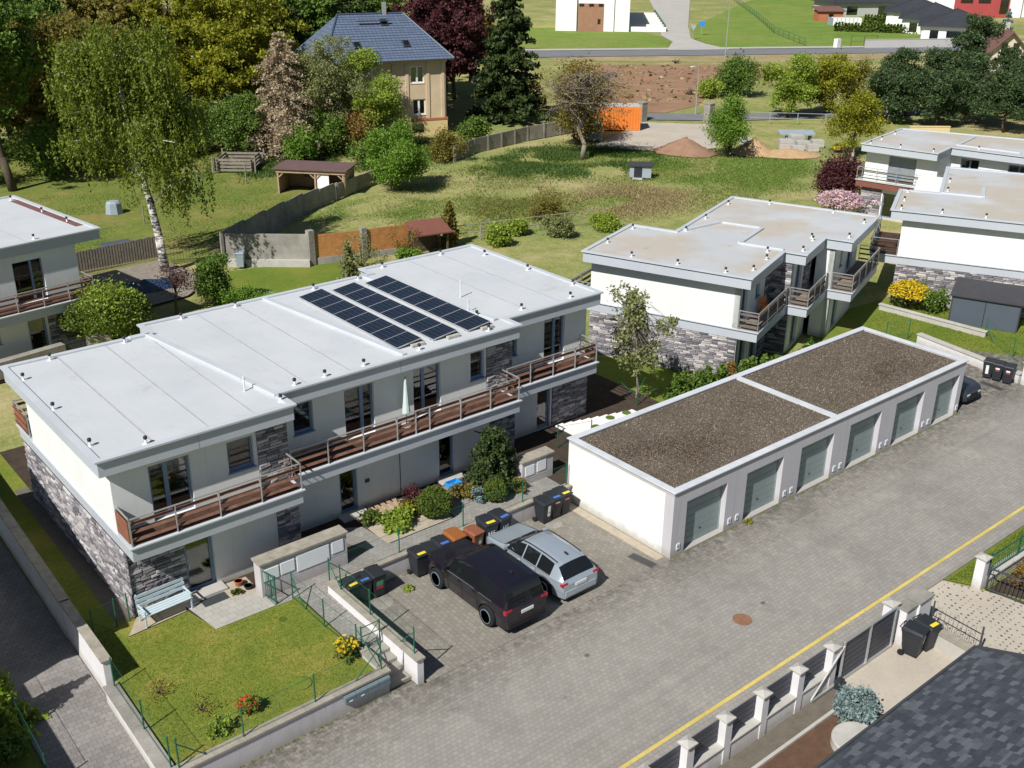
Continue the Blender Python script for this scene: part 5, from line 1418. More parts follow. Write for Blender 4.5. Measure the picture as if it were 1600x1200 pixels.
def meter_wall(label, x0, x1, y, z0, h, boxes, group):
    T = thing('utility_wall', label, 'wall', ((x0 + x1) / 2, y, z0), 0, group)
    b = MB(); b.box(x0, y, z0 - .1, x1, y + .5, z0 + h); b.build('wall_body', 'retaining', T, world=True)
    n = 4
    for i in range(n):
        a0, a1 = x0 - .05 + (x1 - x0 + .1) * i / n, x0 - .05 + (x1 - x0 + .1) * (i + 1) / n
        MB().box(a0 + .004, y - .06, z0 + h, a1 - .004, y + .56, z0 + h + .08).build('coping', 'concrete_cap', T, world=True)
    for (a0, a1, c0, c1, hd) in boxes:
        m = MB().box(x0 + a0, y - .025, z0 + c0, x0 + a1, y + .01, z0 + c1).build('meter_cabinet', 'box_white', T, world=True, bevel=.006)
        if a1 - a0 > .8: MB().box(x0 + (a0 + a1) / 2 - .004, y - .032, z0 + c0 + .02, x0 + (a0 + a1) / 2 + .004, y - .026, z0 + c1 - .02).build('cabinet_joint', 'fascia_dark', m)
        if hd: MB().box(x0 + a0 + (a1 - a0) * .54, y - .07, z0 + c0 + .22, x0 + a0 + (a1 - a0) * .58, y - .03, z0 + c0 + .38).build('handle', 'steel_dark', m)
    return T
UG = 'rendered walls with white meter cabinets'
meter_wall('long rendered wall with four white meter cabinets by the green gate', -13.55, -10.1, 6.72, .55, 1.3, [(.12, .68, .62, 1.08, 0), (.76, 1.3, .64, 1.1, 0), (1.4, 2.7, .5, 1.14, 1), (2.82, 3.3, .66, 1.14, 0)], UG)
meter_wall('small rendered meter wall beside the dark fir and garage', -1.35, .35, 7.15, .55, 1.05, [(.15, .65, .4, .86, 0), (.8, 1.3, .42, .9, 0)], UG)

# ------------------------------------------------------------------ green wire fences: posts, brace bars, netting
def green_fence(label, pts, h=1.0, braces=(), net=True, extra_posts=()):
    T = thing('wire_fence', label, 'fence', pts[0])
    P = [Vector(p) for p in pts]
    for p in P + [Vector(e) for e in extra_posts]:
        MB().tube(p, p + Vector((0, 0, h)), .024, .024, 8).lathe([(.03, 0), (.02, .03)], 8, p + Vector((0, 0, h))).build('post', 'green', T, world=True)
    for a, b in braces: MB().tube(a, b, .018, .018, 6).build('brace', 'green', T, world=True)
    for i in range(len(P) - 1):
        a, b = P[i], P[i + 1]
        if net:
            MB().quad(a + Vector((0, 0, .04)), b + Vector((0, 0, .04)), b + Vector((0, 0, h - .04)), a + Vector((0, 0, h - .04))).build('netting', 'net', T, world=True)
        for z in (.04, h - .04): MB().tube(a + Vector((0, 0, z)), b + Vector((0, 0, z)), .006, .006, 4).build('tension_wire', 'green', T, world=True)
    return T
zc = .83
green_fence('green wire fence on the retaining wall above the bins', [(-11.45, 5.72, zc), (-8.45, 5.78, zc), (-5.49, 5.78, zc), (-2.49, 5.78, zc), (-.15, 5.75, zc)], 1.0, [((-11.45, 5.72, zc + .85), (-10.6, 5.72, zc + .02)), ((-11.45, 5.70, zc + .85), (-11.47, 4.9, .995))])
green_fence('green wire fence posts along the wall beside the parking bay', [(-11.48, 4.9, .99), (-11.48, 3.02, .99), (-11.5, .42, .99)], 1.0, [((-11.5, .42, 1.8), (-11.5, 1.2, 1.0))])
green_fence('green wire fence along the front lawn above the pavement', [(-12.66, .56, .87), (-15.03, .52, .87), (-17.36, .52, .87), (-19.3, .52, .87)], 1.0, [((-12.66, .56, 1.75), (-13.6, .56, .88)), ((-19.3, .52, 1.7), (-18.5, .52, .88))])
green_fence('green wire fence between the front lawn and the paved drive', [(-19.38, .95, .62), (-19.36, 2.89, .62), (-19.32, 5.3, .62)], 1.05, [])
green_fence('green wire fence along the lawn edge beside the brick path', [(-12.75, 6.04, .55), (-12.72, 3.95, .55), (-12.6, 2.1, .55)], 1.08, [((-12.75, 6.04, 1.5), (-12.74, 5.2, .56)), ((-12.6, 2.1, 1.5), (-12.66, .66, .9))])
green_fence('low green fence at the dark side of the stone wall', [(-18.9, 8.2, .53), (-18.1, 8.3, .53), (-17.65, 8.35, .53)], 1.1)
green_fence('green wire fence across the narrow garden behind the garage', [(2.2, 8.9, .52), (3.8, 8.4, .52)], 1.1, [((2.2, 8.9, 1.4), (2.8, 8.7, .53))])
green_fence('green wire gate fence on the far lawn beyond the garage roof', [(26.9, 7.9, 0), (28.3, 7.3, 0)], 1.2, [])
green_fence('green wire fence beside the driveway at the frame edge', [(-21.95, 9.5, 0), (-22.05, 6.0, 0), (-22.1, 3.0, 0)], 1.2)
green_fence('green wire fence beside the far dark shed', [(32.3, 4.7, 0), (30.3, 2.0, 0), (28.8, -.4, 0)], 1.1, [((32.3, 4.7, 1.0), (31.6, 3.8, .02))])
# little green garden gate
T = thing('garden_gate', 'small green barred garden gate at the end of the meter wall', 'gate', (-13.45, 6.85, .56))
for x, y in ((-13.48, 6.85), (-13.36, 6.1)): MB().tube((x, y, .55), (x, y, 1.7), .03, .03, 8).build('gate_post', 'green', T, world=True)
for z in (.65, 1.15, 1.62): MB().bar((-13.47, 6.82, z), (-13.37, 6.13, z), .03, .04).build('gate_rail', 'green', T, world=True)
for i in range(6):
    f = (i + .5) / 6; x, y = -13.47 + .1 * f, 6.82 - .69 * f
    MB().tube((x, y, .65), (x, y, 1.62), .010, .010, 5).build('gate_bar', 'green', T, world=True)
T = thing('garden_gate', 'small green tubular gate at the top of the road steps', 'gate', (-12.4, 2.0, .56))
for x in (-12.45, -11.75): MB().tube((x, 2.05, .5), (x, 2.05, 1.5), .025, .025, 8).build('gate_post', 'green', T, world=True)
for z in (.7, 1.1, 1.45): MB().tube((-12.45, 2.05, z), (-11.75, 2.05, z), .016, .016, 6).build('gate_rail', 'green', T, world=True)
MB().tube((-12.45, 2.05, .7), (-11.75, 2.05, 1.45), .014, .014, 6).build('gate_rail', 'green', T, world=True)

# ------------------------------------------------------------------ front garden things
T = thing('garden_bench', 'pale blue slatted garden bench against the stone wall', 'bench', (-16.55, 7.92, .535), RAD(3))
for i in range(4): MB().box(-.88, -.30 + i * .13, .43, .88, -.30 + i * .13 + .11, .46).build('seat_slat', 'bench', T)
for i in range(3): MB().box(-.88, .23 + i * .035, .56 + i * .15, .88, .25 + i * .035, .67 + i * .15).build('back_slat', 'bench', T)
for s in (-.82, .82):
    MB().bar((s, -.27, 0), (s, -.27, .62), .045).build('leg', 'bench', T); MB().bar((s, .22, 0), (s, .34, 1.0), .045).build('leg', 'bench', T)
    MB().bar((s, -.31, .635), (s, .28, .635), .06, .03).build('armrest', 'bench', T); MB().bar((s, -.27, .41), (s, .25, .41), .04).build('side_rail', 'bench', T)
def pot(label, x, y, z, r, h, mat='terracotta', soil=True):
    T = thing('plant_pot', label, 'pot', (x, y, z))
    MB().lathe([(r * .7, 0), (r * .95, h * .85), (r * 1.05, h * .86), (r * 1.05, h), (r * .88, h), (r * .85, h * .9)], 16).build('pot_body', mat, T, smooth=False)
    MB().lathe([(r * .86, h * .88), (r * .86, h * .9)], 14).build('soil', 'soil_dark', T)
    return T
pot('terracotta flower pot by the meter wall corner', -13.85, 7.95, .555, .16, .2); pot('dark flower pot beside the green gate', -13.68, 7.55, .555, .15, .14, 'bin_black')
bush('potted_succulent', -14.15, 7.45, .25, .16, 'l_box', 'tiny round green plant on the pale gravel square', 500, .05, .55)
T = thing('mailbox_row', 'row of four grey blue letter boxes on the front garden wall', 'mailbox', (-13.36, .36, .42))
for i in range(4):
    x0 = -14.17 + i * .41
    m = MB(); m.add([(x0, .24, .44), (x0 + .40, .24, .44), (x0 + .40, .378, .44), (x0, .378, .44), (x0, .24, .70), (x0 + .40, .24, .70), (x0 + .40, .378, .74), (x0, .378, .74)], MB.BF)
    o = m.build('letter_box', 'mail', T, world=True, bevel=.008)
    o2 = MB().box(x0 + .03, .232, .62, x0 + .37, .238, .675).build('flap', 'mail', T, world=True)
    if i in (0, 1): MB().box(x0 + .14, .23, .51, x0 + .26, .238, .55).build('name_label', 'st_white', T, world=True)

def manhole(label, x, y, z, r, mat, sq=False):
    b = MB()
    b.lathe([(r, -.01), (r, .010), (r * .93, .012), (r * .93, .006), (r * .88, .006), (r * .88, .012), (0.001, .012)], 32, (x, y, z))
    for i in range(-3, 4):
        w = math.sqrt(max(0, (r * .8) ** 2 - (i * r * .22) ** 2)); b.box(x - w, y + i * r * .22 - .012, z + .011, x + w, y + i * r * .22 + .012, z + .016)
    return b.solo('manhole_cover', mat, label, 'manhole', 'manhole covers')
manhole('rusty round manhole cover in the road', -.81, -4.17, .0, .34, 'rust'); manhole('round concrete manhole cover near the bins in the walled corner', -10.05, 4.5, .004, .36, 'concrete_old'); manhole('round concrete manhole cover in front of the garage side bins', -1.7, 4.75, .004, .36, 'concrete_old')
def grate(label, x, y, w, l, rz=0):
    T = thing('drain_grate', label, 'drain', (x, y, .006), rz)
    f = MB(); f.box(-w / 2, -l / 2, 0, -w / 2 + .03, l / 2, .012); f.box(w / 2 - .03, -l / 2, 0, w / 2, l / 2, .012); f.box(-w / 2 + .03, -l / 2, 0, w / 2 - .03, -l / 2 + .03, .012); f.box(-w / 2 + .03, l / 2 - .03, 0, w / 2 - .03, l / 2, .012); f.build('frame', 'iron', T)
    MB().box(-w / 2 + .03, -l / 2 + .03, .001, w / 2 - .03, l / 2 - .03, .003).build('sump', 'bin_black', T)
    n = int(l / .075)
    for i in range(1, n): MB().box(-w / 2 + .03, -l / 2 + i * l / n - .012, .003, w / 2 - .03, -l / 2 + i * l / n + .012, .010).build('bar', 'iron', T)
grate('long drain grate at the foot of the white garage wall', -.85, .62, .42, 1.15, RAD(8)); grate('dark drain grate in front of the far low wall', 25.6, .7, .45, 1.3, RAD(-5))
for i, (x, y, l) in enumerate([(-6.4, -2.2, 'small dark iron water valve cap near the parked cars'), (.55, -4.0, 'small dark iron valve cap beyond the manhole')]):
    MB().lathe([(.09, -.01), (.09, .008), (.001, .009)], 14, (x, y, .0)).solo('valve_cap', 'iron', l, 'valve cap', 'valve caps')
MB().box(-.3, -.22, 0, .3, .22, .02).box(-.3, -.22, .02, -.27, .22, .16).box(.27, -.22, .02, .3, .22, .16).box(-.27, -.22, .02, .27, -.19, .16).box(-.27, .19, .02, .27, .22, .16).solo('crate', 'blue_plastic', 'bright blue plastic tub by the house wall', 'tub').location = (-3.55, 9.0, .56)
# raised planter with pale slab edging behind the garage
T = thing('stone_terrace_edge', 'pale slabs with round planted holes behind the garage roof', 'planter', (5.5, 9.6, .52))
for i in range(9):
    x0 = 3.6 + i * .46; MB().box(x0, 9.0 + .02 * i, .5, x0 + .44, 10.6 - .12 * i, .575).build('slab', 'far_white', T, world=True)
for x, y in ((6.2, 9.6), (7.2, 9.5), (5.0, 9.3)): MB().lathe([(.22, 0), (.22, .03), (.001, .03)], 16, (x, y, .575)).build('planting_hole', 'l_green', T, world=True)
wall_thing('retaining_wall', 'low pale wall along the far lawn beyond the garage roof', [(28.25, 6.6, 27.15, .0, .3, -.05, .5)], 'white_wall', 'concrete')
wall_thing('retaining_wall', 'pale garden edging wall running past the yellow forsythia', [(31.6, 11.3, 32.2, 4.6, .2, -.05, .3)], 'concrete', 'concrete')
wall_thing('gate_pillar', 'pale pillar with mailbox panel behind the three far bins', [(27.0, -.35, 27.6, -.45, .5, -.05, 1.2)], 'white_wall', 'concrete')

# ------------------------------------------------------------------ the property in the lower corner
def pillar(T, x, y, w=.3, h=1.55, world=True):
    MB().box(x - w / 2, y - w / 2, -.05, x + w / 2, y + w / 2, h).build('pillar', 'white_wall', T, world=True)
    c = MB(); k = w / 2 + .06; c.add([(x - k, y - k, h), (x + k, y - k, h), (x + k, y + k, h), (x - k, y + k, h), (x - k, y - k, h + .05), (x + k, y - k, h + .05), (x + k, y + k, h + .05), (x - k, y + k, h + .05), (x, y, h + .13)],
              [(0, 3, 2, 1), (0, 1, 5, 4), (1, 2, 6, 5), (2, 3, 7, 6), (3, 0, 4, 7), (4, 5, 8), (5, 6, 8), (6, 7, 8), (7, 4, 8)])
    c.build('pillar_cap', 'concrete', T, world=True)
T = thing('boundary_fence', 'white pillared fence with dark horizontal boards along the yellow line', 'fence', (-5.0, -8.15, 0))
px = [-13.4, -11.7, -10.0, -8.28, -6.65, -4.98, -3.25, -1.52]
for x in px: pillar(T, x, -8.15)
for i in range(len(px) - 1):
    a, b = px[i] + .15, px[i + 1] - .15
    MB().box(a, -8.27, -.05, b, -8.03, .62).build('plinth_wall', 'white_wall', T, world=True)
    MB().box(a, -8.31, .62, b, -7.99, .67).build('plinth_coping', 'concrete', T, world=True)
    for k in range(4): MB().box(a, -8.05 + .0, .74 + .2 * k, b, -8.02, .74 + .2 * k + .165).build('board', 'slat_dark', T, world=True)
T = thing('sliding_gate', 'dark boarded sliding gate with galvanised triangular tail frame', 'gate', (.4, -8.3, .03))
for k in range(7): MB().box(-1.1, -8.28, .12 + .21 * k, 1.85, -8.25, .12 + .21 * k + .175).build('board', 'slat_dark', T, world=True)
for x in (-1.1, .38, 1.85): MB().bar((x, -8.31, .06), (x, -8.31, 1.62), .06).build('gate_post', 'steel', T, world=True)
for z in (.08, 1.62): MB().bar((-1.1, -8.3, z), (1.88, -8.3, z), .06).build('gate_rail', 'steel', T, world=True)
MB().bar((-1.1, -8.33, 1.5), (-2.6, -8.33, .14), .05).build('tail_brace', 'steel', T, world=True); MB().bar((-2.6, -8.33, .1), (-1.1, -8.33, .1), .07).build('tail_rail', 'steel', T, world=True)
MB().box(-1.45, -8.55, .02, -1.15, -8.35, .36).build('gate_motor', 'bin_black', T, world=True, bevel=.02)
T = thing('meter_cabinet_pillar', 'white masonry meter cabinet with grey slab tops at the gate', 'meter cabinet', (2.6, -8.1, 0))
pillar(T, 2.0, -8.0, .34, 1.55)
MB().box(2.85, -8.58, -.05, 3.62, -8.02, 1.45).build('cabinet_body', 'white_wall', T, world=True); MB().box(2.81, -8.62, 1.45, 3.68, -7.98, 1.51).build('cabinet_slab', 'concrete_old', T, world=True)
MB().box(2.2, -8.5, -.05, 2.845, -8.1, 1.38).build('lower_body', 'white_wall', T, world=True); MB().box(2.16, -8.54, 1.38, 2.805, -8.06, 1.44).build('lower_slab', 'concrete_old', T, world=True)
wall_thing('boundary_wall', 'low cream wall running back from the meter cabinet to the dark roof', [(3.15, -8.8, 2.95, -13.5, .3, -.03, .6)], 'concrete', 'concrete_cap')
T = thing('iron_fence', 'black iron picket fence beside the meter cabinet', 'fence', (3.7, -8.3, 0))
for i in range(13):
    y = -8.3 - i * .16; MB().tube((3.75 - i * .01, y, .05), (3.75 - i * .01, y, 1.15), .012, .004, 5).build('picket', 'steel_dark', T, world=True)
for z in (.2, .95): MB().bar((3.75, -8.2, z), (3.62, -10.4, z), .03).build('rail', 'steel_dark', T, world=True)
for x, y in ((3.75, -8.15), (3.62, -10.45)): MB().bar((x, y, 0), (x, y, 1.25), .05).build('post', 'steel_dark', T, world=True)
MB().bar((3.05, -8.95, .67), (3.05, -8.95, 1.7), .04).solo('steel_post', 'steel_dark', 'thin dark steel post on the low cream wall', 'post')
MB().add([(3.35, -8.9, .0), (3.66, -8.9, 0), (3.56, -10.3, 0), (3.3, -10.3, 0), (3.36, -8.95, .55), (3.64, -8.95, .5), (3.54, -10.2, .4), (3.32, -10.2, .42)], MB.BF).solo('covered_bins', 'shed_dark', 'dark plastic sheet heap behind the iron pickets', 'tarpaulin')
sheet('concrete_yard', [(-1.3, -8.05), (3.2, -8.05), (3.1, -14), (-1.3, -14)], .01, 'pad')
sheet('gravel_strip', [(-14, -8.1), (-1.31, -8.1), (-1.31, -8.95), (-14, -8.95)], .008, 'gravel_dark')
struct('garden_edging', MB().box(-14, -9.06, -.02, -1.32, -8.955, .09), 'concrete')
sheet('mulch_bed', [(-14, -9.065), (-1.32, -9.065), (-1.32, -13), (-14, -13)], .012, 'mulch')
sheet('verge', [(-40, -7.3), (-40, -7.98), (2.2, -7.98), (2.2, -7.3)], .006, 'gravel_dark')
sheet('paved_entrance', [(3.1, -7.3), (6.9, -7.3), (7.6, -8.9), (9.5, -16), (3.0, -16)], .008, 'pad')
b = MB()
rq = random.Random(6)
for i in range(30):
    for j in range(34):
        x, y = 3.3 + i * .2 + (j % 2) * .1, -7.5 - j * .22
        if y > -8.9 and x > 6.9 + (-7.3 - y) * .4: continue
        if x > 7.6 + max(0, -8.9 - y) * .26 or (x < 3.9 and -10.6 < y < -8): continue
        jx, jy, jr = rq.uniform(-.02, .02), rq.uniform(-.02, .02), rq.uniform(.5, 1.25)
        if rq.random() < .72: b.sheet([(x + jx - .045 * jr, y + jy - .03 * jr), (x + jx + .03 * jr, y + jy - .04 * jr), (x + jx + .05 * jr, y + jy + .03 * jr), (x + jx - .02 * jr, y + jy + .045 * jr)], .013)
tag(b.build('grass', 'gravel_dark'), 'dark turf filled holes of the paved entrance', 'turf', kind='stuff')
sheet('verge_lawn', [(7.0, -7.3), (60, -7.3), (60, -9.2), (7.7, -8.6)], .004, 'lawn2')
sheet('neighbour_bed', [(7.75, -8.65), (60, -9.3), (60, -14), (9.6, -14)], .003, 'soil_dark')
T = thing('gate_pillar', 'white gate pillar with cap beside the grass strip', 'pillar', (7.57, -8.3, 0)); pillar(T, 7.57, -8.32, .34, 1.25)
T = thing('iron_gate', 'open black iron driveway gate leaf standing at the grassy bed', 'gate', (7.6, -9.4, .05))
ga, gb = Vector((7.55, -8.62, .1)), Vector((7.85, -10.7, .1))
for z in (.1, .95): MB().bar(ga + Vector((0, 0, z - .1)), gb + Vector((0, 0, z - .1)), .05).build('rail', 'steel_dark', T, world=True)
for i in range(15):
    p = ga.lerp(gb, i / 14); MB().tube(p, p + Vector((0, 0, .95 if i not in (0, 14) else 1.05)), .012 if i not in (0, 14) else .03, None, 5).build('picket', 'steel_dark', T, world=True)
wall_thing('boundary_wall', 'low pale plinth wall under the green steel fence', [(7.8, -8.42, 30, -8.9, .25, -.03, .35)], 'concrete', 'concrete')
T = thing('steel_fence', 'green steel bar fence on the pale plinth', 'fence', (7.9, -8.42, .42))
for i in range(90):
    x = 7.9 + i * .14; MB().tube((x, -8.42 - (x - 7.8) * .0216, .42), (x, -8.42 - (x - 7.8) * .0216, 1.25), .009, None, 4).build('bar', 'green', T, world=True)
for z in (.5, 1.2): MB().bar((7.9, -8.42, z), (20.5, -8.69, z), .03).build('rail', 'green', T, world=True)
for i in range(7): MB().bar((7.95 + i * 2.1, -8.42 - i * .045, .42), (7.95 + i * 2.1, -8.42 - i * .045, 1.35), .05).build('post', 'green', T, world=True)
MB().lathe([(.78, 0), (.78, .26), (.74, .30), (.001, .31)], 36, (-3.1, -10.35, .012)).solo('well_cover', 'concrete', 'round pale concrete well cover in the bark mulch', 'well cover', bevel=.01)
# house with dark shingle roof in the corner
def shingle_house():
    H = thing('shingled_house', 'dark shingle roof of a house in the lower corner', 'house', (.0, -11.8, 0))
    MB().box(-12, -19, 0, -.45, -12.3, 2.75).build('wall', 'render', H, world=True)
    e0, x1 = -11.8, .0; pitch = math.tan(RAD(20)); z0 = 2.95
    base = MB(); base.add([(-13, e0, z0), (x1, e0, z0), (x1, -19.5, z0 + 7.7 * pitch), (-13, -19.5, z0 + 7.7 * pitch), (-13, e0, z0 - .14), (x1, e0, z0 - .14), (x1, -19.5, z0 + 7.7 * pitch - .14), (-13, -19.5, z0 + 7.7 * pitch - .14)], [(3, 2, 1, 0), (4, 5, 6, 7), (0, 1, 5, 4), (1, 2, 6, 5), (2, 3, 7, 6), (3, 0, 4, 7)])
    r = base.build('roof', 'shed_roof', H, world=True)
    MB().bar((-13, e0 + .03, z0 + .0), (x1 + .03, e0 + .03, z0 + .0), .07, .16).build('eave_trim', 'steel_dark', r).location = tuple(-Vector(H.location))
    MB().bar((x1 + .0, e0, z0 + .05), (x1 + .0, -19.5, z0 + 7.7 * pitch + .05), .06, .10).build('verge_trim', 'steel_dark', r).location = tuple(-Vector(H.location))
    rng = random.Random(4); q = []
    row = 0; s = 0.0
    while s < 7.6:
        x = x1 - .03 - (row % 3) * .05
        while x > -13:
            w = rng.uniform(.22, .38); q.append((x - w / 2, s, w)); x -= w
        s += .155; row += 1
    q.sort(key=lambda a: (a[0] + 3.2) ** 2 * .6 + (a[1]) ** 2 * 1.4)
    M = Matrix.Rotation(-math.atan(pitch), 3, 'X')
    me = MB().box(-.5, -.5, 0, .5, .5, 1).mesh('shingle', MAT['shingle']); rest = MB()
    for i, (x, s_, w) in enumerate(q):
        x0 = min(x + w / 2, x1 - .01) ; 
        y = e0 - (s_ + .09) * math.cos(math.atan(pitch)); z = z0 + (s_ + .09) * math.sin(math.atan(pitch)) + .006
        t = rng.choice((.010, .016, .026))
        rx = -math.atan(pitch) + .05
        if i < 300:
            inst(me, 'shingle', r, Vector((x, y, z)) - Vector(H.location), (w * .97, .2, t), (rx, 0, 0))
        else:
            Mx = Matrix.Translation((x, y, z)) @ Matrix.Rotation(rx, 4, 'X') @ Matrix.Diagonal((w * .97, .2, t, 1))
            rest.add([Mx @ Vector(v) for v in [(-.5, -.5, 0), (.5, -.5, 0), (.5, .5, 0), (-.5, .5, 0), (-.5, -.5, 1), (.5, -.5, 1), (.5, .5, 1), (-.5, .5, 1)]], MB.BF)
    o = rest.build('shingle_rows', 'shingle', r); o.location = tuple(-Vector(H.location)); o["kind"] = "stuff"
shingle_house()
# ------------------------------------------------------------------ gardens and yards behind
def board_fence_panel(T, a, b, z0, z1, mat, n):
    h = (z1 - z0) / n
    for k in range(n): MB().bar((a[0], a[1], z0 + (k + .5) * h), (b[0], b[1], z0 + (k + .5) * h), .03, h * .93).build('plank', mat, T, world=True)
def panel_wall(label, pts, h, n, mat='concrete_old', cap=True, z0=0.0, heights=None):
    """old precast concrete fence: one slab per bay between posts"""
    T = thing('concrete_wall', label, 'wall', (pts[0][0], pts[0][1], 0))
    P = []
    for i in range(len(pts) - 1):
        for k in range(n[i]): P.append(Vector(pts[i]).lerp(Vector(pts[i + 1]), k / n[i]))
    P.append(Vector(pts[-1]))
    for i, p in enumerate(P):
        hh = h if heights is None else heights[0] + (heights[1] - heights[0]) * i / (len(P) - 1)
        MB().box(p.x - .1, p.y - .1, -.1, p.x + .1, p.y + .1, hh + .08).build('post', mat, T, world=True)
        if i < len(P) - 1:
            q = P[i + 1]; d = (q - p).normalized() * .1
            for k in range(2):
                MB().bar((p.x + d.x, p.y + d.y, z0 + hh * (k + .5) / 2), (q.x - d.x, q.y - d.y, z0 + hh * (k + .5) / 2), .09, hh / 2 * .985).build('panel', mat, T, world=True)
    return T
panel_wall('weathered concrete garden wall climbing past the meadow to the open shed', [(3.4, 45.0), (14.5, 53.6), (19.0, 56.2)], 1.7, [4, 2], heights=(2.3, 1.3))
panel_wall('concrete post and slab fence behind the round green bush', [(19.4, 56.4), (24.3, 58.8), (30, 60.6)], 1.3, [2, 2], 'concrete_old')
panel_wall('concrete fence beside the ochre house garden', [(36.5, 62.5), (40.4, 64.4), (49.3, 66.4), (57, 66.9)], 1.5, [2, 4, 3])
T = thing('concrete_wall', 'low sunlit concrete wall with block pier beside the orange boards', 'wall', (5.8, 43.2, 0))
MB().bar((3.6, 44.8, 1.05), (8.0, 41.2, 1.05), .2, 2.3).build('wall_body', 'concrete_old', T, world=True); MB().bar((3.5, 44.55, .2), (7.9, 40.95, .2), .3, .5).build('wall_foot', 'concrete', T, world=True)
for k in range(9): MB().box(7.95, 41.0, -.05 + .28 * k, 8.4, 41.45, .22 + .28 * k).build('block', 'concrete_old', T, world=True)
T = thing('board_fence', 'orange stained board fence between concrete block piers', 'fence', (11.5, 40.8, 0))
for (a, b) in (((8.45, 41.2), (11.6, 40.3)), ((12.05, 40.2), (16.6, 39.3))):
    MB().bar((a[0], a[1], .2), (b[0], b[1], .2), .2, .5).build('plinth', 'concrete_old', T, world=True); board_fence_panel(T, a, b, .46, 2.1, 'wood_orange', 9)
for k in range(8): MB().box(11.6, 40.0, -.05 + .29 * k, 12.02, 40.42, .235 + .29 * k).build('block', 'concrete_old', T, world=True)
T = thing('garden_pergola', 'small dark timber pergola with red brown roof', 'pergola', (16.2, 38.6, 0))
for x, y in ((14.9, 37.9), (17.2, 37.5), (15.2, 39.3), (17.5, 38.9)): MB().bar((x, y, 0), (x, y, 1.65), .12).build('post', 'wood_dark', T, world=True)
MB().add([(14.6, 37.6, 1.65), (17.4, 37.1, 1.65), (17.8, 39.2, 2.15), (15.0, 39.7, 2.15), (14.6, 37.6, 1.75), (17.4, 37.1, 1.75), (17.8, 39.2, 2.25), (15.0, 39.7, 2.25)], MB.BF).build('roof', 'tile_red', T, world=True)
MB().box(15.0, 39.2, 0, 17.6, 39.3, 1.7).build('back_wall', 'wood_dark', T, world=True)
# open-fronted garden shed
T = thing('garden_shed', 'open fronted timber shed with brown felt roof and white door', 'shed', (19.5, 60.0, 0), RAD(-48))
MB().box(-3.0, 1.4, 0, 3.0, 1.5, 2.1).build('back_wall', 'wood_pale', T); MB().box(2.95, -1.5, 0, 3.05, 1.4, 2.1).build('side_wall', 'wood_pale', T); MB().box(-3.05, -1.5, 0, -2.95, 1.4, 2.1).build('side_wall', 'wood_pale', T)
for x in (-2.95, .4, 2.9): MB().bar((x, -1.5, 0), (x, -1.5, 2.1), .14).build('post', 'wood_pale', T)
MB().box(-3.1, -1.62, 1.85, 3.1, -1.45, 2.15).build('fascia_board', 'wood_pale', T)
for s, x in ((1, -2.85), (-1, .3), (1, .5), (-1, 2.8)): MB().bar((x, -1.5, 1.45), (x + s * .45, -1.5, 1.88), .09).build('brace', 'wood_pale', T)
MB().box(-3.3, -1.8, 2.15, 3.3, 1.7, 2.26).build('roof', 'felt_brown', T)
MB().box(.55, -1.46, .05, 1.6, -1.42, 1.8).build('door', 'far_white', T); MB().box(.4, -1.4, 0, .46, 1.4, 2.1).build('partition', 'wood_pale', T)
MB().box(-1.6, 1.34, .9, -.9, 1.39, 1.6).build('window', 'steel_dark', T)
T = thing('composter', 'round pale green plastic composter on the lawn', 'composter', (2.6, 63.2, 0))
MB().lathe([(.72, 0), (.62, .8), (.55, .85)], 8).build('barrel', 'container_grey', T); MB().lathe([(.6, .85), (.45, .98), (.01, 1.0)], 8).build('lid', 'container_grey', T)
T = thing('compost_pen', 'weathered slatted timber compost pen under the trees', 'pen', (18.0, 72.0, 0), RAD(-40))
for s in range(4):
    a = s * math.pi / 2; M = Matrix.Rotation(a, 3, 'Z')
    for k in range(4):
        p, q = M @ Vector((-2.0, -1.6, .25 + .32 * k)), M @ Vector((2.0, -1.6, .25 + .32 * k)); MB().bar(p, q, .06, .2).build('slat', 'wood_grey', T)
for x, y in ((-2, -1.9), (2, -1.9), (2, 1.9), (-2, 1.9)): MB().bar((x, y, 0), (x, y, 1.6), .12).build('post', 'wood_grey', T)
for i, (x, y, l) in enumerate([(10.6, 64.8, 'thin pale wooden post on the lawn nearer the birch'), (15.8, 66.2, 'thin pale wooden post on the lawn nearer the shed'), (3.2, 58.5, 'short white stake on the lawn left of the birch')]):
    MB().tube((x, y, -.05), (x, y, 1.9 - .4 * (i == 2)), .06, .05, 8).solo('wooden_post', 'wood_grey', l, 'post', 'garden posts')
# behind the house on the left: pale board screen, boxes, blue tarp
T = thing('board_screen', 'grey vertical board screen behind the birch trunk', 'fence', (-3.5, 48.8, 0))
for i in range(48):
    x = -9.0 + i * .2; MB().box(x, 48.4 + i * .02, 0, x + .18, 48.44 + i * .02, 1.55 + .02 * (i % 3)).build('plank', 'wood_grey', T, world=True)
MB().box(-9.0, 48.36, .25, .6, 48.4, .33).build('rail', 'wood_pale', T, world=True)
MB().box(-2.6, 51.0, 0, -.6, 52.0, .85).box(-2.65, 50.95, .85, -.55, 52.05, .95).solo('storage_box', 'shed_dark', 'dark grey storage box on the lawn behind the screen', 'storage box', bevel=.02)
rt = random.Random(2); b = MB(); nx_, ny_ = 12, 7; V = []
for j in range(ny_):
    for i in range(nx_):
        u, v = i / (nx_ - 1), j / (ny_ - 1); e = math.sin(math.pi * u) * math.sin(math.pi * v)
        V.append((-6.4 + 5.0 * u + .6 * v, 42.0 + 3.0 * v - .8 * u * v, .12 + e * (.40 + .15 * rt.uniform(-1, 1))))
b.add(V, [(j * nx_ + i, j * nx_ + i + 1, (j + 1) * nx_ + i + 1, (j + 1) * nx_ + i) for j in range(ny_ - 1) for i in range(nx_ - 1)])
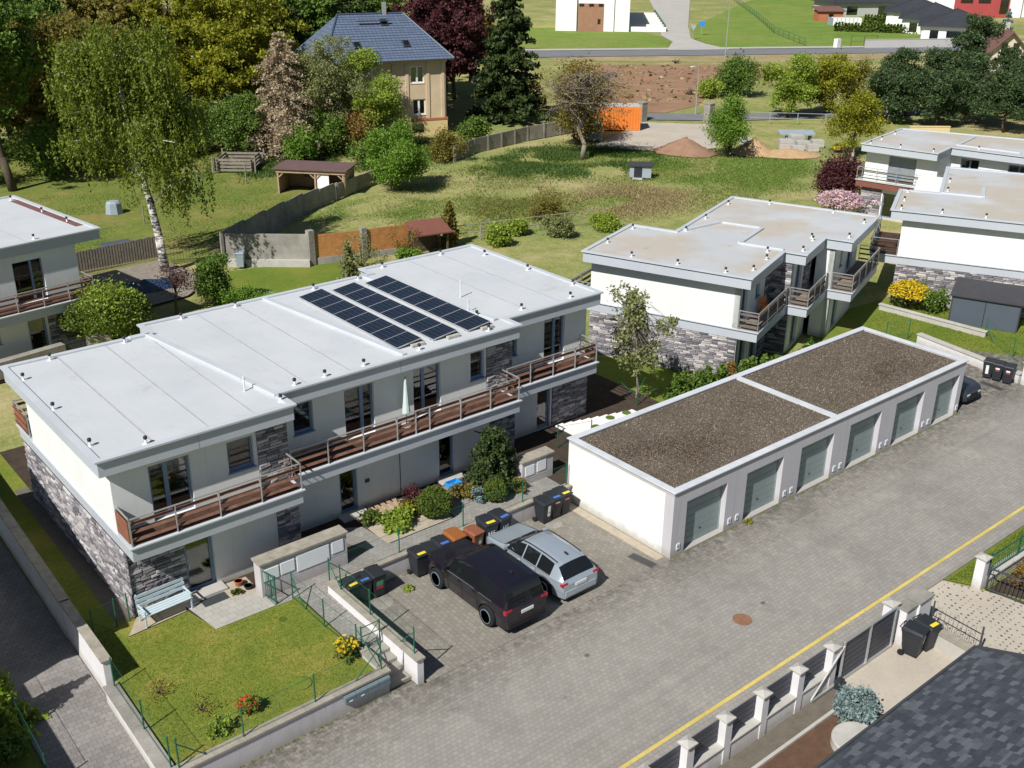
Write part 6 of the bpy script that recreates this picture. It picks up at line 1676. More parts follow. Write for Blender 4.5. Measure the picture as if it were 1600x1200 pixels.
b.solo('tarpaulin', 'tarp', 'blue tarpaulin spread over a low heap in the shade', 'tarpaulin', smooth=True)
T = thing('timber_bed', 'grey timber retaining edge of the terrace beside the birch', 'planter', (.5, 41.0, 0))
for k in range(3): MB().bar((-1.0, 39.8, .12 + .2 * k), (1.3, 42.2, .12 + .2 * k), .1, .19).build('beam', 'wood_grey', T, world=True)
for k in range(4): MB().bar((1.35, 42.25, .12 + .2 * k), (.4, 38.4, .12 + .2 * k), .1, .19).build('beam', 'wood_grey', T, world=True)
T = thing('wrought_rail', 'black iron garden railing behind the birch trunk', 'fence', (2.0, 47.0, 0))
for i in range(14): MB().tube((.7 + i * .2, 47.6 - i * .07, 0), (.7 + i * .2, 47.6 - i * .07, 1.1), .012, None, 4).build('picket', 'steel_dark', T, world=True)
for z in (.15, 1.05): MB().bar((.7, 47.6, z), (3.3, 46.7, z), .04).build('rail', 'steel_dark', T, world=True)
T = thing('gabion_wall', 'low stone filled gabion wall in front of the left house', 'wall', (-12.4, 33.6, .2))
MB().bar((-15.5, 33.2, .65), (-11.2, 33.9, .65), .5, .9).build('basket', 'concrete_old', T, world=True); MB().bar((-9.9, 34.1, .65), (-8.6, 33.9, .65), .5, .9).build('basket', 'concrete_old', T, world=True)
for k in range(5): MB().bar((-11.2, 33.95, .3 + .18 * k), (-9.9, 34.1, .3 + .18 * k), .04, .14).build('gate_board', 'steel_dark', T, world=True)
MB().path([Vector((2.0 + i * .35, 39.5 - i * .7 + math.sin(i * .9) * .5, .0)) for i in range(14)], [.035] * 14, 5).solo('garden_hose', 'st_green', 'pale green garden hose lying across the back lawn', 'hose')
bin_make('wheelie_bin', 'grey green wheelie bin against the sunlit concrete wall', (4.0, 43.6, .0), RAD(-35), 'container_grey', None, None, None, 1.1)

# yard beyond the meadow
def container(label, x, y, rz, l, w, h, mat, end):
    T = thing('shipping_container', label, 'container', (x, y, .0), rz)
    MB().box(-l / 2, -w / 2, .1, l / 2, w / 2, h).build('body', mat, T)
    n = int(l / .32)
    for s in (-1, 1):
        r = MB()
        for i in range(n): r.box(-l / 2 + .15 + i * .32, s * w / 2, .3, -l / 2 + .15 + i * .32 + .16, s * (w / 2 + .045), h - .2)
        r.build('corrugation', mat, T)
    for sx in (-1, 1):
        for sy in (-1, 1): MB().box(sx * (l / 2 + .03), sy * (w / 2 + .05), 0, sx * (l / 2 - .15), sy * (w / 2 - .12), h + .03).build('corner_post', mat, T)
    MB().box(-l / 2 + .02, -w / 2 + .02, h, l / 2 - .02, w / 2 - .02, h + .04).build('roof', 'concrete', T)
    for k in (-1, 1): MB().box(l / 2, k * .03, .2, l / 2 + .05, k * (w / 2 - .05), h - .08).build('door', end, T)
container('orange steel container at the edge of the gravel yard', 61.5, 66.0, RAD(-40), 6.6, 2.6, 2.7, 'container', 'container_grey')
container('small grey metal hut beside the orange container', 55.0, 63.0, RAD(-42), 3.0, 2.0, 2.1, 'container_grey', 'steel')
def heap(label, x, y, r, h, mat, seed):
    rng = np.random.default_rng(seed); n, m = 28, 9; V = [(0, 0, h)]; F = []
    for j in range(1, m + 1):
        f = j / m
        for i in range(n):
            a = 2 * math.pi * i / n; rr = r * f * (1 + .12 * math.sin(2 * a + seed) + .06 * rng.normal() * .6)
            V.append((math.cos(a) * rr * 1.25, math.sin(a) * rr, h * (1 - f) ** 1.05 + rng.normal() * .05 * h * (1 - f) - .03))
    for i in range(n): F.append((0, 1 + i, 1 + (i + 1) % n))
    for j in range(m - 1):
        for i in range(n): F.append((1 + j * n + i, 1 + (j + 1) * n + i, 1 + (j + 1) * n + (i + 1) % n, 1 + j * n + (i + 1) % n))
    o = MB().add(V, F).solo('soil_heap', mat, label, 'heap', 'heaps in the yard', smooth=True); o.location = (x, y, .05); o.rotation_euler = (0, 0, RAD(-40))
heap('reddish brown earth heap on the gravel yard', 58.3, 51.6, 2.6, 1.5, 'earth', 3); heap('pale yellow sand heap by the stacked pallets', 64.0, 47.2, 2.1, 1.5, 'sand', 5); heap('low rubble heap in front of the pallets', 66.0, 44.6, 2.6, .6, 'sand', 8)
rp_ = random.Random(5)
for i, (x, y, sx, sy, h, lab) in enumerate([(68.0, 46.2, 1.5, 1.1, 1.1, 'wrapped pallet of pale blocks nearest the sand heap'), (69.6, 45.2, 1.4, 1.1, .9, 'pale block pallet behind the rubble heap'), (67.9, 44.6, 1.2, 1.0, .7, 'small grey block pallet beside the rubble heap'), (70.6, 46.8, 1.5, 1.2, 1.2, 'tall pale pallet below the grey sheet pile'), (71.9, 45.0, 1.3, 1.1, .8, 'pale pallet nearest the wire fence corner'), (69.4, 43.8, 1.2, 1.0, .8, 'front pale pallet by the yellow barrow'), (66.6, 50.4, 1.3, 1.0, .8, 'white pallet behind the light green bush')]):
    T = thing('block_pallet', lab, 'pallet', (x, y, .0), RAD(-42 + rp_.uniform(-8, 8)), 'pallets of blocks in the yard')
    for k in range(3): MB().box(-sx / 2, -sy / 2 + k * (sy - .14) / 2, 0, sx / 2, -sy / 2 + k * (sy - .14) / 2 + .14, .12).build('runner', 'wood_grey', T)
    nb = max(2, int(h / .3))
    for k in range(nb): MB().box(-sx / 2 + .03, -sy / 2 + .02, .13 + k * (h - .13) / nb, sx / 2 - .03, sy / 2 - .02, .13 + (k + 1) * (h - .13) / nb - .015).build('block_layer', 'concrete', T)
MB().add([(70.2, 48.6, .9), (73.2, 46.2, .9), (74.2, 47.4, 1.1), (71.2, 49.8, 1.1), (70.2, 48.6, 1.05), (73.2, 46.2, 1.05), (74.2, 47.4, 1.25), (71.2, 49.8, 1.25)], MB.BF).box(70.9, 48.2, 0, 71.2, 48.5, .92).box(73.1, 46.8, 0, 73.4, 47.1, .95).solo('sheet_stack', 'container_grey', 'grey blue stack of metal sheets on trestles', 'sheets')
T = thing('wheelbarrow', 'yellow and red wheelbarrow by the wire fence corner', 'wheelbarrow', (71.3, 42.0, 0), RAD(20))
MB().add([(-.5, -.35, .35), (.4, -.3, .35), (.4, .3, .35), (-.5, .35, .35), (-.7, -.45, .75), (.7, -.4, .8), (.7, .4, .8), (-.7, .45, .75)], MB.BF).build('tray', 'st_yellow', T); MB().lathe([(.22, -.06), (.22, .06)], 14, (.85, 0, .22), 'y').build('wheel', 'rubber', T)
for s in (-1, 1): MB().bar((.85, s * .12, .3), (-1.3, s * .35, .65), .05).build('handle', 'container', T)
T = thing('dog_kennel', 'small grey kennel hut standing in the meadow', 'kennel', (46.3, 46.4, .0), RAD(-48))
MB().box(-1.0, -.7, .1, 1.0, .7, 1.2).build('body', 'container_grey', T); MB().box(-1.15, -.9, 1.2, 1.15, .85, 1.28).build('roof', 'shed_roof', T); MB().box(-.6, -.73, .15, .15, -.69, 1.05).build('doorway', 'bin_black', T); MB().box(-.7, -1.3, 0, .2, -.75, .1).build('step', 'concrete', T)
for i, (x, y, l) in enumerate([(68.4, 67.6, 'stone gate pillar next to the orange container'), (74.4, 62.3, 'stone gate pillar beside the lamp post')]):
    MB().box(x - .45, y - .45, -.05, x + .45, y + .45, 2.1).box(x - .5, y - .5, 2.1, x + .5, y + .5, 2.2).solo('gate_pillar', 'concrete_old', l, 'pillar', 'yard gate pillars')
def tube_fence(label, pts, h, mat='steel', spacing=3.0, mesh=False):
    T = thing('tube_fence', label, 'fence', (*pts[0], 0))
    for i in range(len(pts) - 1):
        a, b = Vector((*pts[i], 0)), Vector((*pts[i + 1], 0)); n = max(1, int((b - a).length / spacing))
        for k in range(n + 1): p = a.lerp(b, k / n); MB().tube(p, p + Vector((0, 0, h)), .05, None, 6).build('post', mat, T, world=True)
        for z in (h * .5, h): MB().tube(a + Vector((0, 0, z)), b + Vector((0, 0, z)), .035, None, 5).build('rail', mat, T, world=True)
        if mesh: MB().quad(a + Vector((0, 0, .05)), b + Vector((0, 0, .05)), b + Vector((0, 0, h)), a + Vector((0, 0, h))).build('netting', 'net', T, world=True)
tube_fence('steel tube fence behind the pallets', [(74.9, 61.8), (86.0, 50.0), (74.5, 42.2)], 1.3)
panel_wall('pale posts and wall running from the yard corner to the purple bush', [(73.5, 41.5), (58.0, 31.5), (51.0, 27.5)], .9, [6, 3], 'concrete')
tube_fence('thin wire fence in front of the bare ground', [(69.0, 68.2), (74.0, 72.8)], 1.2)
T = thing('street_lamp', 'slim grey street lamp by the yard lane', 'lamp', (77.3, 66.9, 0))
MB().tube((0, 0, 0), (0, 0, 1.0), .12, .1, 8).tube((0, 0, 1.0), (0, 0, 5.6), .07, .05, 8).build('pole', 'steel', T); MB().tube((0, 0, 5.6), (-.7, .2, 5.75), .04, None, 6).build('arm', 'steel', T); MB().box(-1.2, .05, 5.7, -.6, .35, 5.8).build('lamp_head', 'white_plastic', T)
T = thing('street_lamp', 'slim street lamp beside the distant main road', 'lamp', (126.0, 103.0, 0))
MB().tube((0, 0, 0), (0, 0, 9), .09, .06, 8).build('pole', 'steel', T); MB().tube((0, 0, 9), (-1.2, .6, 9.2), .05, None, 6).build('arm', 'steel', T)
# dead stumps and pale debris on the bare ground
rs_ = np.random.default_rng(3)
for i, (x, y, l) in enumerate([(88.5, 78.0, 'dark uprooted stump in the middle of the bare ground'), (113, 103, 'dark stump near the main road'), (121, 92, 'dark stump near the light posts')]):
    b = MB()
    for k in range(12):
        d = rs_.normal(size=3); d[2] = abs(d[2]) * .8; d /= np.linalg.norm(d); b.tube((0, 0, .1), tuple(d * rs_.uniform(.5, 1.2)), .14, .02, 5)
    o = b.solo('tree_stump', 'bark', l, 'stump', 'stumps on the bare ground'); o.location = (x, y, 0)
n = 420; q = poly_area_pts([(78, 78), (84, 72), (106, 70), (128, 84), (98, 112), (86, 102)], n, rs_)
tag(link(bpy.data.objects.new('debris', leaf_mesh('debris', np.column_stack([q, np.full(n, .06)]), .5, MAT['g_straw'], rs_, up=1.2))), 'scattered pale wood debris over bare soil', 'debris', kind='stuff')

# ------------------------------------------------------------------ ochre house among the trees
def ochre_house():
    H = thing('ochre_house', 'tall ochre rendered house with blue grey hipped tile roof', 'house', (44.8, 75.1, 0), RAD(-15))
    # local: u to the left is negative x, depth +y
    Wd, D, hh = 13.0, 11.0, 8.2
    w = MB()
    ops = [(-4.1, -2.5, 5.6, 7.4), (-9.2, -7.6, 5.6, 7.4), (-3.9, -2.4, 2.2, 3.9), (-9.2, -7.6, 2.2, 3.9)]
    wall_run(w, 'x', -Wd, 0, 0, -1, 1.6, hh, [o for o in ops if o[2] > 5]) if False else None
    wall_run(w, 'x', -Wd, 0, 0, -1, 4.7, hh, [o for o in ops if o[2] > 5], .4); wall_run(w, 'x', -Wd, 0, 0, -1, 1.6, 4.7, [o for o in ops if o[2] < 5], .4)
    wall_run(w, 'y', .4, D, 0, 1, 1.6, hh, [], .4); wall_run(w, 'y', .4, D, -Wd, -1, 1.6, hh, [], .4); w.box(-Wd + .4, D - .4, 1.6, -.4, D, hh); w.build('wall', 'ochre', H)
    MB().box(-Wd - .12, -.12, -.1, .12, D + .1, 1.55).build('plinth', 'ochre_light', H); MB().box(-Wd - .16, -.16, 1.55, .16, D + .15, 1.8).build('band', 'trim_red', H)
    MB().box(-Wd - .1, -.12, 7.75, .1, -.003, 8.2).build('cornice', 'ochre_light', H)
    for x in (-.35, -2.1, -4.5, -6.0): MB().box(x - .18, -.09, 1.8, x + .18, -.003, 7.7).build('pilaster', 'ochre', H)
    MB().box(-Wd + .5, .9, .2, -.5, .95, hh).build('inner_wall', 'steel_dark', H)
    for o in ops: window(H, 'x', o[0], o[1], 0, -1, o[2], o[3], .5, 'frame_white', .12, recess=.12)
    MB().box(-4.1, -.14, .3, -2.7, -.122, 1.2).build('cellar_window', 'glass', H)
    # hipped roof with real uv so that the tiles follow each slope
    e, t = .75, 4.2
    x0, x1, y0, y1 = -Wd - e, e, -e, D + e; rl, rr, ym = x0 + 3.4, x1 - 3.6, (y0 + y1) / 2; zb_, zt_ = hh - .05, hh + t
    me = bpy.data.meshes.new('roof'); V = [(x0, y0, zb_), (x1, y0, zb_), (x1, y1, zb_), (x0, y1, zb_), (rl, ym, zt_), (rr, ym, zt_)]
    me.from_pydata(V, [], [(0, 1, 5, 4), (1, 2, 5), (2, 3, 4, 5), (3, 0, 4), (3, 2, 1, 0)])
    uv = me.uv_layers.new(name='UVMap')
    for p in me.polygons:
        nrm = p.normal; ax = Vector((0, 0, 1)).cross(nrm); ax = ax.normalized() if ax.length > 1e-4 else Vector((1, 0, 0)); ay = nrm.cross(ax)
        for li in p.loop_indices: c = Vector(V[me.loops[li].vertex_index]); uv.data[li].uv = (c.dot(ax), c.dot(ay))
    me.materials.append(MAT['tile_blue']); r = link(bpy.data.objects.new('roof', me), H)
    for a, b in (((rl, ym, zt_), (rr, ym, zt_)), ((x0, y0, zb_), (rl, ym, zt_)), ((x1, y0, zb_), (rr, ym, zt_))): MB().tube(Vector(a) + Vector((0, 0, .04)), Vector(b) + Vector((0, 0, .04)), .11, None, 6).build('ridge_cap', 'tile_blue', r)
    # courses of tiles as raised laths on the slope that faces the meadow
    sl = Vector((0, ym - y0, zt_ - zb_)); nn = Vector((0, -(zt_ - zb_), ym - y0)).normalized()
    for k in range(1, 19):
        f = k / 19; p = Vector((x0 + (rl - x0) * f, y0, zb_)) + Vector((0, sl.y * f, sl.z * f)) ; q = Vector((x1 + (rr - x1) * f, y0, zb_)) + Vector((0, sl.y * f, sl.z * f))
        MB().bar(p + nn * .01, q + nn * .01, .06, .05).build('tile_course', 'tile_blue', r)
    for x, f in ((-4.0, .34), (-9.5, .34), (-5.5, .80)):
        c = Vector((x, y0, zb_)) + sl * f; M = Matrix(((1, 0, 0), (0, sl.normalized().y, nn.y), (0, sl.normalized().z, nn.z)))
        k = MB().obox(c + nn * .06, (.8, 1.0, .16), M).build('skylight', 'steel_dark', r); MB().obox(c + nn * .15, (.6, .8, .02), M).build('pane', 'glass', k)
    MB().box(-5.2, ym - .2, zt_ - 1.0, -4.8, ym + .2, zt_ + 1.2).build('chimney', 'steel', r)
    MB().bar((-8.6, y0 + sl.y * .82 - .4, zb_ + sl.z * .82 + .2), (-4.9, y0 + sl.y * .82 - .4, zb_ + sl.z * .82 + .2), .3, .06).build('roof_walkway', 'steel_dark', r)
    MB().bar((x0, y0 - .05, zb_ - .05), (x1, y0 - .05, zb_ - .05), .12, .12).build('gutter', 'steel_dark', r)
ochre_house()

# ------------------------------------------------------------------ far houses beyond the main road
def far_white():
    H = thing('white_house', 'far white rendered house with brown timber panel beyond the road', 'house', (132.7, 155.2, 0), RAD(-43.5))
    MB().box(0, 0, 0, 4.6, 30, 10).build('wall', 'far_white', H); MB().box(10.2, 0, 0, 15.6, 30, 10).build('wall', 'far_white', H); MB().box(4.6, .25, 0, 10.2, 30, 10).build('wall', 'far_white', H)
    MB().box(4.62, .12, 0, 10.18, .22, 5.6).build('timber_panel', 'far_wood', H)
    for x in (4.95, 7.0, 9.0): MB().box(x, .05, 5.0, x + 1.0, .115, 5.55).build('window', 'glass', H)
    MB().box(8.9, .05, 1.5, 9.5, .115, 2.5).build('window', 'glass', H)
    for x in (4.5, 12.4): MB().tube((x, -.06, 0), (x, -.06, 10), .07, None, 6).build('downpipe', 'steel_dark', H)
    MB().box(-.2, -.2, 10, 15.8, 30.2, 10.4).build('roof', 'tile_dark', H)
    for i in range(4): MB().box(15.62, 2 + i * 6.5, 0.4, 15.7, 4.5 + i * 6.5, 3.0).build('window', 'glass', H)
    for i in range(7):
        t = thing('garden_partition', '%s low white partition wall from the road beside the far white house' % ('first', 'second', 'third', 'fourth', 'fifth', 'sixth', 'seventh')[i], 'wall', (0, 0, 0), 0, 'white partition walls of the terraced gardens')
        M = H.matrix_basis.copy(); t.location = Vector((132.7, 155.2, 0)) + Matrix.Rotation(RAD(-43.5), 3, 'Z') @ Vector((17, 1 + i * 6.2, 0)); t.rotation_euler = (0, 0, RAD(-43.5))
        MB().box(-1.2, -.15, 0, 6.5, .15, 1.0).build('wall_body', 'far_white', t); MB().box(-1.2, .9, 0, 6.5, 3.2, .7).build('planting', 'l_box', t)
        MB().box(6.3, .2, .0, 6.5, 6.0, 1.3).build('hedge_panel', 'green', t)
far_white()
def hip(name, label, x, y, rz, w, d, h, t, wall, roof, group=None, over=.8, wins=()):
    H = thing(name, label, 'house', (x, y, 0), rz, group)
    MB().box(-w / 2, -d / 2, -.05, w / 2, d / 2, h).build('wall', wall, H)
    a, b = w / 2 + over, d / 2 + over; k = min(a, b) * .98
    V = [(-a, -b, h), (a, -b, h), (a, b, h), (-a, b, h)]
    if a >= b: V += [(-a + k, 0, h + t), (a - k, 0, h + t)]; F = [(0, 1, 5, 4), (1, 2, 5), (2, 3, 4, 5), (3, 0, 4), (3, 2, 1, 0)]
    else: V += [(0, -b + k, h + t), (0, b - k, h + t)]; F = [(0, 1, 4), (1, 2, 5, 4), (2, 3, 5), (3, 0, 4, 5), (3, 2, 1, 0)]
    r = MB().add(V, F).build('roof', roof, H)
    MB().box(-a, -b, h - .22, a, b, h - .01).build('eave_trim', 'steel_dark', r)
    for p, q in [(V[4], V[5]), (V[0], V[4]), (V[1], V[4 if a < b else 5])]: MB().tube(p, q, .13, None, 5).build('ridge_cap', roof, r)
    for (x0, x1, z0, z1) in wins: MB().box(x0, -d / 2 - .06, z0, x1, -d / 2 - .003, z1).build('window', 'glass', H)
    MB().box(-w / 2 + .5, -d / 2 - .08, .0, -w / 2 + 1.6, -d / 2 - .003, 2.3).build('door', 'frame_white', H)
    return H
FG = 'dark roofed bungalows beyond the road'
hip('bungalow', 'dark roofed pale bungalow nearest the road beside the pines', 188.5, 95.6, RAD(-60), 12.4, 14, 3.2, 2.9, 'far_white', 'tile_dark', FG, wins=[(-1.5, 3.5, 1, 2.3), (-5, -3, .4, 2.3)])
hip('bungalow', 'middle dark roofed bungalow of the row above the pines', 200.5, 107.5, RAD(-60), 12.4, 14, 3.2, 2.9, 'far_white', 'tile_dark', FG, wins=[(1, 5, 1, 2.2), (-5, -3, .4, 2.3)])
hip('bungalow', 'third dark roofed bungalow of the row near the red block', 213.5, 119.5, RAD(-60), 12.4, 14, 3.2, 2.9, 'far_white', 'tile_dark', FG, wins=[(1, 5, 1, 2.2)])
hip('bungalow', 'wide dark roofed bungalow behind the glass greenhouse', 226.5, 143.0, RAD(-24), 21, 10, 3.4, 2.2, 'far_grey', 'tile_dark', FG, wins=[(2, 6, .4, 2.4), (-7, -4, .4, 2.4)])
T = thing('apartment_block', 'red and white apartment block at the top right', 'building', (251, 125, 0), RAD(-40))
MB().box(-16, -6, 0, -8, 6, 11).build('wall', 'far_white', T); MB().box(-8, -6, 0, 6, 6, 11).build('red_wall', 'far_red', T); MB().box(6, -6.3, 0, 9, 6, 11).build('wall', 'far_white', T); MB().box(9, -5, 0, 17, 6, 5).build('low_wing', 'far_white', T)
for x in (-6.5, -2.0):
    for z in (3.5, 6.6): MB().box(x, -6.2, z, x + 3.0, -6.01, z + 1.5).build('window', 'glass', T)
MB().box(3.6, -6.2, 1, 5.6, -6.01, 10).build('stair_window', 'glass', T); MB().box(-16.2, -6.4, 11, 9.2, 6.2, 11.3).build('roof', 'cap', T)
def gable_house():
    H = thing('gabled_house', 'beige house with steep brown gabled roof behind the pines', 'house', (149.2, 64.8, 0), RAD(-54.4))
    w, d, h, t = 6.6, 9.5, 3.2, 3.4
    MB().add([(-w / 2, -d / 2, 0), (w / 2, -d / 2, 0), (w / 2, d / 2, 0), (-w / 2, d / 2, 0), (-w / 2, -d / 2, h), (w / 2, -d / 2, h), (w / 2, d / 2, h), (-w / 2, d / 2, h), (0, -d / 2, h + t), (0, d / 2, h + t)],
             [(0, 1, 5, 8, 4), (2, 3, 7, 9, 6), (1, 2, 6, 5), (3, 0, 4, 7)]).build('wall', 'beige', H)
    for s in (-1, 1):
        r = MB().add([(0, -d / 2 - .9, h + t + .1), (0, d / 2 + .9, h + t + .1), (s * (w / 2 + .9), d / 2 + .9, h - .8), (s * (w / 2 + .9), -d / 2 - .9, h - .8), (0, -d / 2 - .9, h + t - .12), (0, d / 2 + .9, h + t - .12), (s * (w / 2 + .9), d / 2 + .9, h - 1.02), (s * (w / 2 + .9), -d / 2 - .9, h - 1.02)],
                     [(0, 1, 2, 3), (7, 6, 5, 4), (0, 3, 7, 4), (1, 5, 6, 2), (2, 6, 7, 3)]).build('roof', 'tile_brown', H)
    for x, z in ((-1.3, 3.2), (.4, 3.2), (-2.2, .8), (.9, .8)): MB().box(x, -d / 2 - .07, z, x + .9, -d / 2 - .003, z + 1.7).build('window', 'glass', H)
    MB().box(-.4, .8, h + t - 1, .3, 1.5, h + t + .9).build('chimney', 'concrete', H)
gable_house()
T = thing('greenhouse', 'long low glazed greenhouse in the far garden', 'greenhouse', (198, 128, 0), RAD(-34))
MB().box(-3.4, -1.5, 0, 3.4, 1.5, 1.6).build('glazing', 'far_white', T)
for i in range(8): MB().box(-3.43 + i * .98 - .05, -1.55, 0, -3.43 + i * .98 + .05, 1.55, 1.7).build('glazing_bar', 'container_grey', T)
T = thing('garden_hut', 'red brown garden hut beside the far greenhouse', 'hut', (203.5, 136.5, 0), RAD(-36)); MB().box(-3, -2, 0, 3, 2, 2.4).build('wall', 'trim_red', T); MB().add([(-3.4, -2.5, 2.3), (3.4, -2.5, 2.3), (3.4, 2.5, 3.0), (-3.4, 2.5, 3.0), (-3.4, -2.5, 2.5), (3.4, -2.5, 2.5), (3.4, 2.5, 3.2), (-3.4, 2.5, 3.2)], MB.BF).build('roof', 'tile_brown', T); MB().box(-.5, -2.06, 1, .6, -2.003, 1.7).build('window', 'glass', T)
wall_thing('far_wall', 'grey boundary wall along the main road beside the bungalows', [(160, 97.4, 184, 84.5, .3, 0, 1.5)], 'far_grey', 'concrete')
wall_thing('far_wall', 'ochre wall piece below the pine trees', [(84.5, 41.8, 88.0, 39.0, .3, 0, 1.3)], 'ochre_light', 'ochre_light')
T = thing('road_sign', 'square blue road sign beside the far side street', 'sign', (151.7, 131.0, 0), RAD(-45)); MB().tube((0, 0, 0), (0, 0, 2.8), .05, None, 6).build('pole', 'steel', T); MB().box(-.6, -.05, 1.8, .6, -.0, 2.8).build('panel', 'sign_blue', T); MB().box(-.4, -.06, 2.1, .4, -.052, 2.4).build('symbol', 'sign_blue', T)
T = thing('road_sign', 'triangular give way sign at the far junction', 'sign', (144.0, 126.5, 0), RAD(-45)); MB().tube((0, 0, 0), (0, 0, 2.6), .05, None, 6).build('pole', 'steel', T); MB().add([(-.6, -.06, 2.7), (.6, -.06, 2.7), (0, -.06, 1.7), (-.6, -.02, 2.7), (.6, -.02, 2.7), (0, -.02, 1.7)], [(0, 2, 1), (3, 4, 5), (0, 1, 4, 3), (1, 2, 5, 4), (2, 0, 3, 5)]).build('panel', 'container_grey', T)
tube_fence('dark wire fence curving up the far green field', [(153, 106), (168, 125), (196, 152), (240, 196)], 1.4, 'green', 4.0, True)
tube_fence('black gate panels beside the distant main road', [(159.5, 100.2), (164.5, 97.8)], 2.0, 'steel_dark', 2.4)
MB().box(155.6, 100.6, 0, 156.8, 101.4, 1.6).solo('electric_cabinet', 'far_white', 'white electric cabinet beside the distant road', 'cabinet')
hip('distant_house', 'distant white house with dark roof behind the trees at top left', 38, 142, RAD(-20), 16, 10, 5.6, 4, 'far_white', 'tile_dark', wins=[(-2, 0, 2, 3.4)])
T = thing('metal_shed', 'anthracite metal garden shed with pitched roof on the far lawn', 'shed', (34.6, 6.0, 0), RAD(-68))
MB().box(-1.9, -1.15, 0, 1.9, 1.15, 1.75).build('body', 'shed_dark', T); MB().box(-.02, -1.17, .05, .02, -1.152, 1.7).build('door_joint', 'bin_black', T)
MB().add([(-2.05, -1.3, 1.72), (2.05, -1.3, 1.72), (2.05, 1.3, 2.1), (-2.05, 1.3, 2.1), (-2.05, -1.3, 1.80), (2.05, -1.3, 1.80), (2.05, 1.3, 2.18), (-2.05, 1.3, 2.18)], MB.BF).build('roof', 'shed_roof', T)
for x in (-1.9, 1.9): MB().box(x - .04, -1.18, 0, x + .04, -1.10, 1.74).build('corner_trim', 'steel_dark', T)
T = thing('clothes_dryer', 'green folding clothes dryer in the shaded narrow garden', 'clothes dryer', (8.3, 9.9, .0))
MB().tube((0, 0, 0), (0, 0, 1.7), .025, None, 6).build('pole', 'green', T)
for k in range(4):
    a = k * math.pi / 2 + .4; MB().tube((0, 0, 1.0), (math.cos(a) * 1.0, math.sin(a) * 1.0, 1.65), .014, None, 5).build('arm', 'green', T)
# ------------------------------------------------------------------ trees
birch(-.5, 45.8, 16.3, 4.7, 'tall white trunked weeping birch behind the left house')
tree('broadleaf_tree', -1.5, 76, 20, 6.5, 'l_green', 'green tree with dark leaning trunk at the left frame edge', leaves=16000, size=.30, base=.30, nclump=150, lean=(-2.5, 1))
tree('broadleaf_tree', 5.5, 100, 17, 7.5, 'l_green', 'broad fresh green tree far left behind the olive tree', leaves=15000, size=.34, base=.15, nclump=150)
tree('broadleaf_tree', 5.6, 84, 14.0, 6.4, 'l_olive', 'brownish olive tree left of the birch crown', leaves=22000, size=.27, base=.02, nclump=170)
tree('broadleaf_tree', 12.5, 92, 14, 6.0, 'l_olive', 'olive brown tree half hidden behind the birch', leaves=11000, size=.30, base=.12, nclump=130)
tree('broadleaf_tree', 23.0, 84.5, 18.2, 8.6, 'l_yellow', 'big yellow green maple between birch and ochre house', leaves=42000, size=.27, base=.04, nclump=260)
conifer('larch_tree', 24.8, 75.0, 12.0, 5.6, 'l_pink', 'wide pale tan larch before the yellow maple', 13000, .19, base=.10, power=.5, droop=.36, bark='bark_grey')
tree('broadleaf_tree', -1.0, 92, 15, 7.5, 'l_fresh', 'light green tree filling the far left edge', leaves=16000, size=.3, base=.01, nclump=150)
bush('understorey_shrub', -4.0, 80.5, 5.0, 3.6, 'l_fresh', 'light green shrub at the far left frame edge', 4500, .2)
tree('broadleaf_tree', 20.0, 76.5, 6.5, 4.0, 'l_green', 'low green tree beneath the yellow maple', leaves=9000, size=.2, base=.05, nclump=120)
tree('broadleaf_tree', 29.6, 73.6, 13.0, 4.4, 'l_grey', 'grey green willow against the blue grey roof', leaves=11000, size=.18, base=.15, nclump=150, twigs=60)
tree('broadleaf_tree', 33.0, 71.0, 7.8, 3.2, 'l_lime', 'yellow green small tree beside the ochre house wall', leaves=9000, size=.2, base=.12, nclump=130)
tree('broadleaf_tree', 33.6, 75.2, 10.5, 3.4, 'l_lime', 'fresh yellow green tree covering the left half of the ochre house', leaves=10000, size=.2, base=.04, nclump=150)
bush('climbing_shrub', 30.6, 70.4, 4.4, 2.6, 'l_rust', 'brown twiggy shrub below the blossoming tree', 4200, .2)
bush('large_shrub', 25.4, 55.6, 6.2, 3.0, 'l_fresh', 'large round fresh green shrub behind the concrete fence', 15000, .17, clump=.12)
bush('brown_shrub', 36.1, 63.9, 3.2, 2.0, 'l_olive', 'olive brown shrub against the concrete fence by the ochre house', 5000, .15)
tree('copper_beech', 54.0, 88, 18.0, 7.2, 'l_copper', 'dark red copper beech right of the ochre house', leaves=22000, size=.30, base=.12, nclump=200)
conifer('spruce_tree', 55.4, 77, 18.5, 5.4, 'l_spruce', 'tall dark spruce beside the copper beech', 30000, .30)
conifer('spruce_tree', 50, 108, 17, 5, 'l_spruce', 'dark spruce behind the blue grey roof ridge', 9000, .5)
conifer('spruce_tree', 38, 112, 17, 5, 'l_pine', 'dark conifer behind the yellow maple top', 9000, .5)
tree('broadleaf_tree', 62, 100, 13, 5, 'l_spruce', 'dark green tree behind the copper beech', leaves=9000, size=.4, base=.1)
tree('bare_tree', 22, 112, 17, 6.0, 'l_bud', 'bare twiggy tree at the top left before the distant house', leaves=2600, size=.24, base=.2, nclump=200, twigs=260, bark='bark')
tree('budding_tree', 47.4, 55.6, 10.6, 5.0, 'l_bud', 'wide budding tree with bare orange brown twigs in the meadow', leaves=2300, size=.15, base=.22, nclump=300, twigs=620, bark='bark_grey', clump=.4, trunk_r=.24, limbs=14)
bush('ivy_shrub', 52.0, 61.5, 9.0, 3.0, 'l_olive', 'tall olive ivy clad shrub behind the budding tree', 9000, .2, clump=.2)
bush('light_shrub', 60.6, 47.6, 5.6, 2.5, 'l_fresh', 'light green shrub between earth heap and sand heap', 8000, .16)
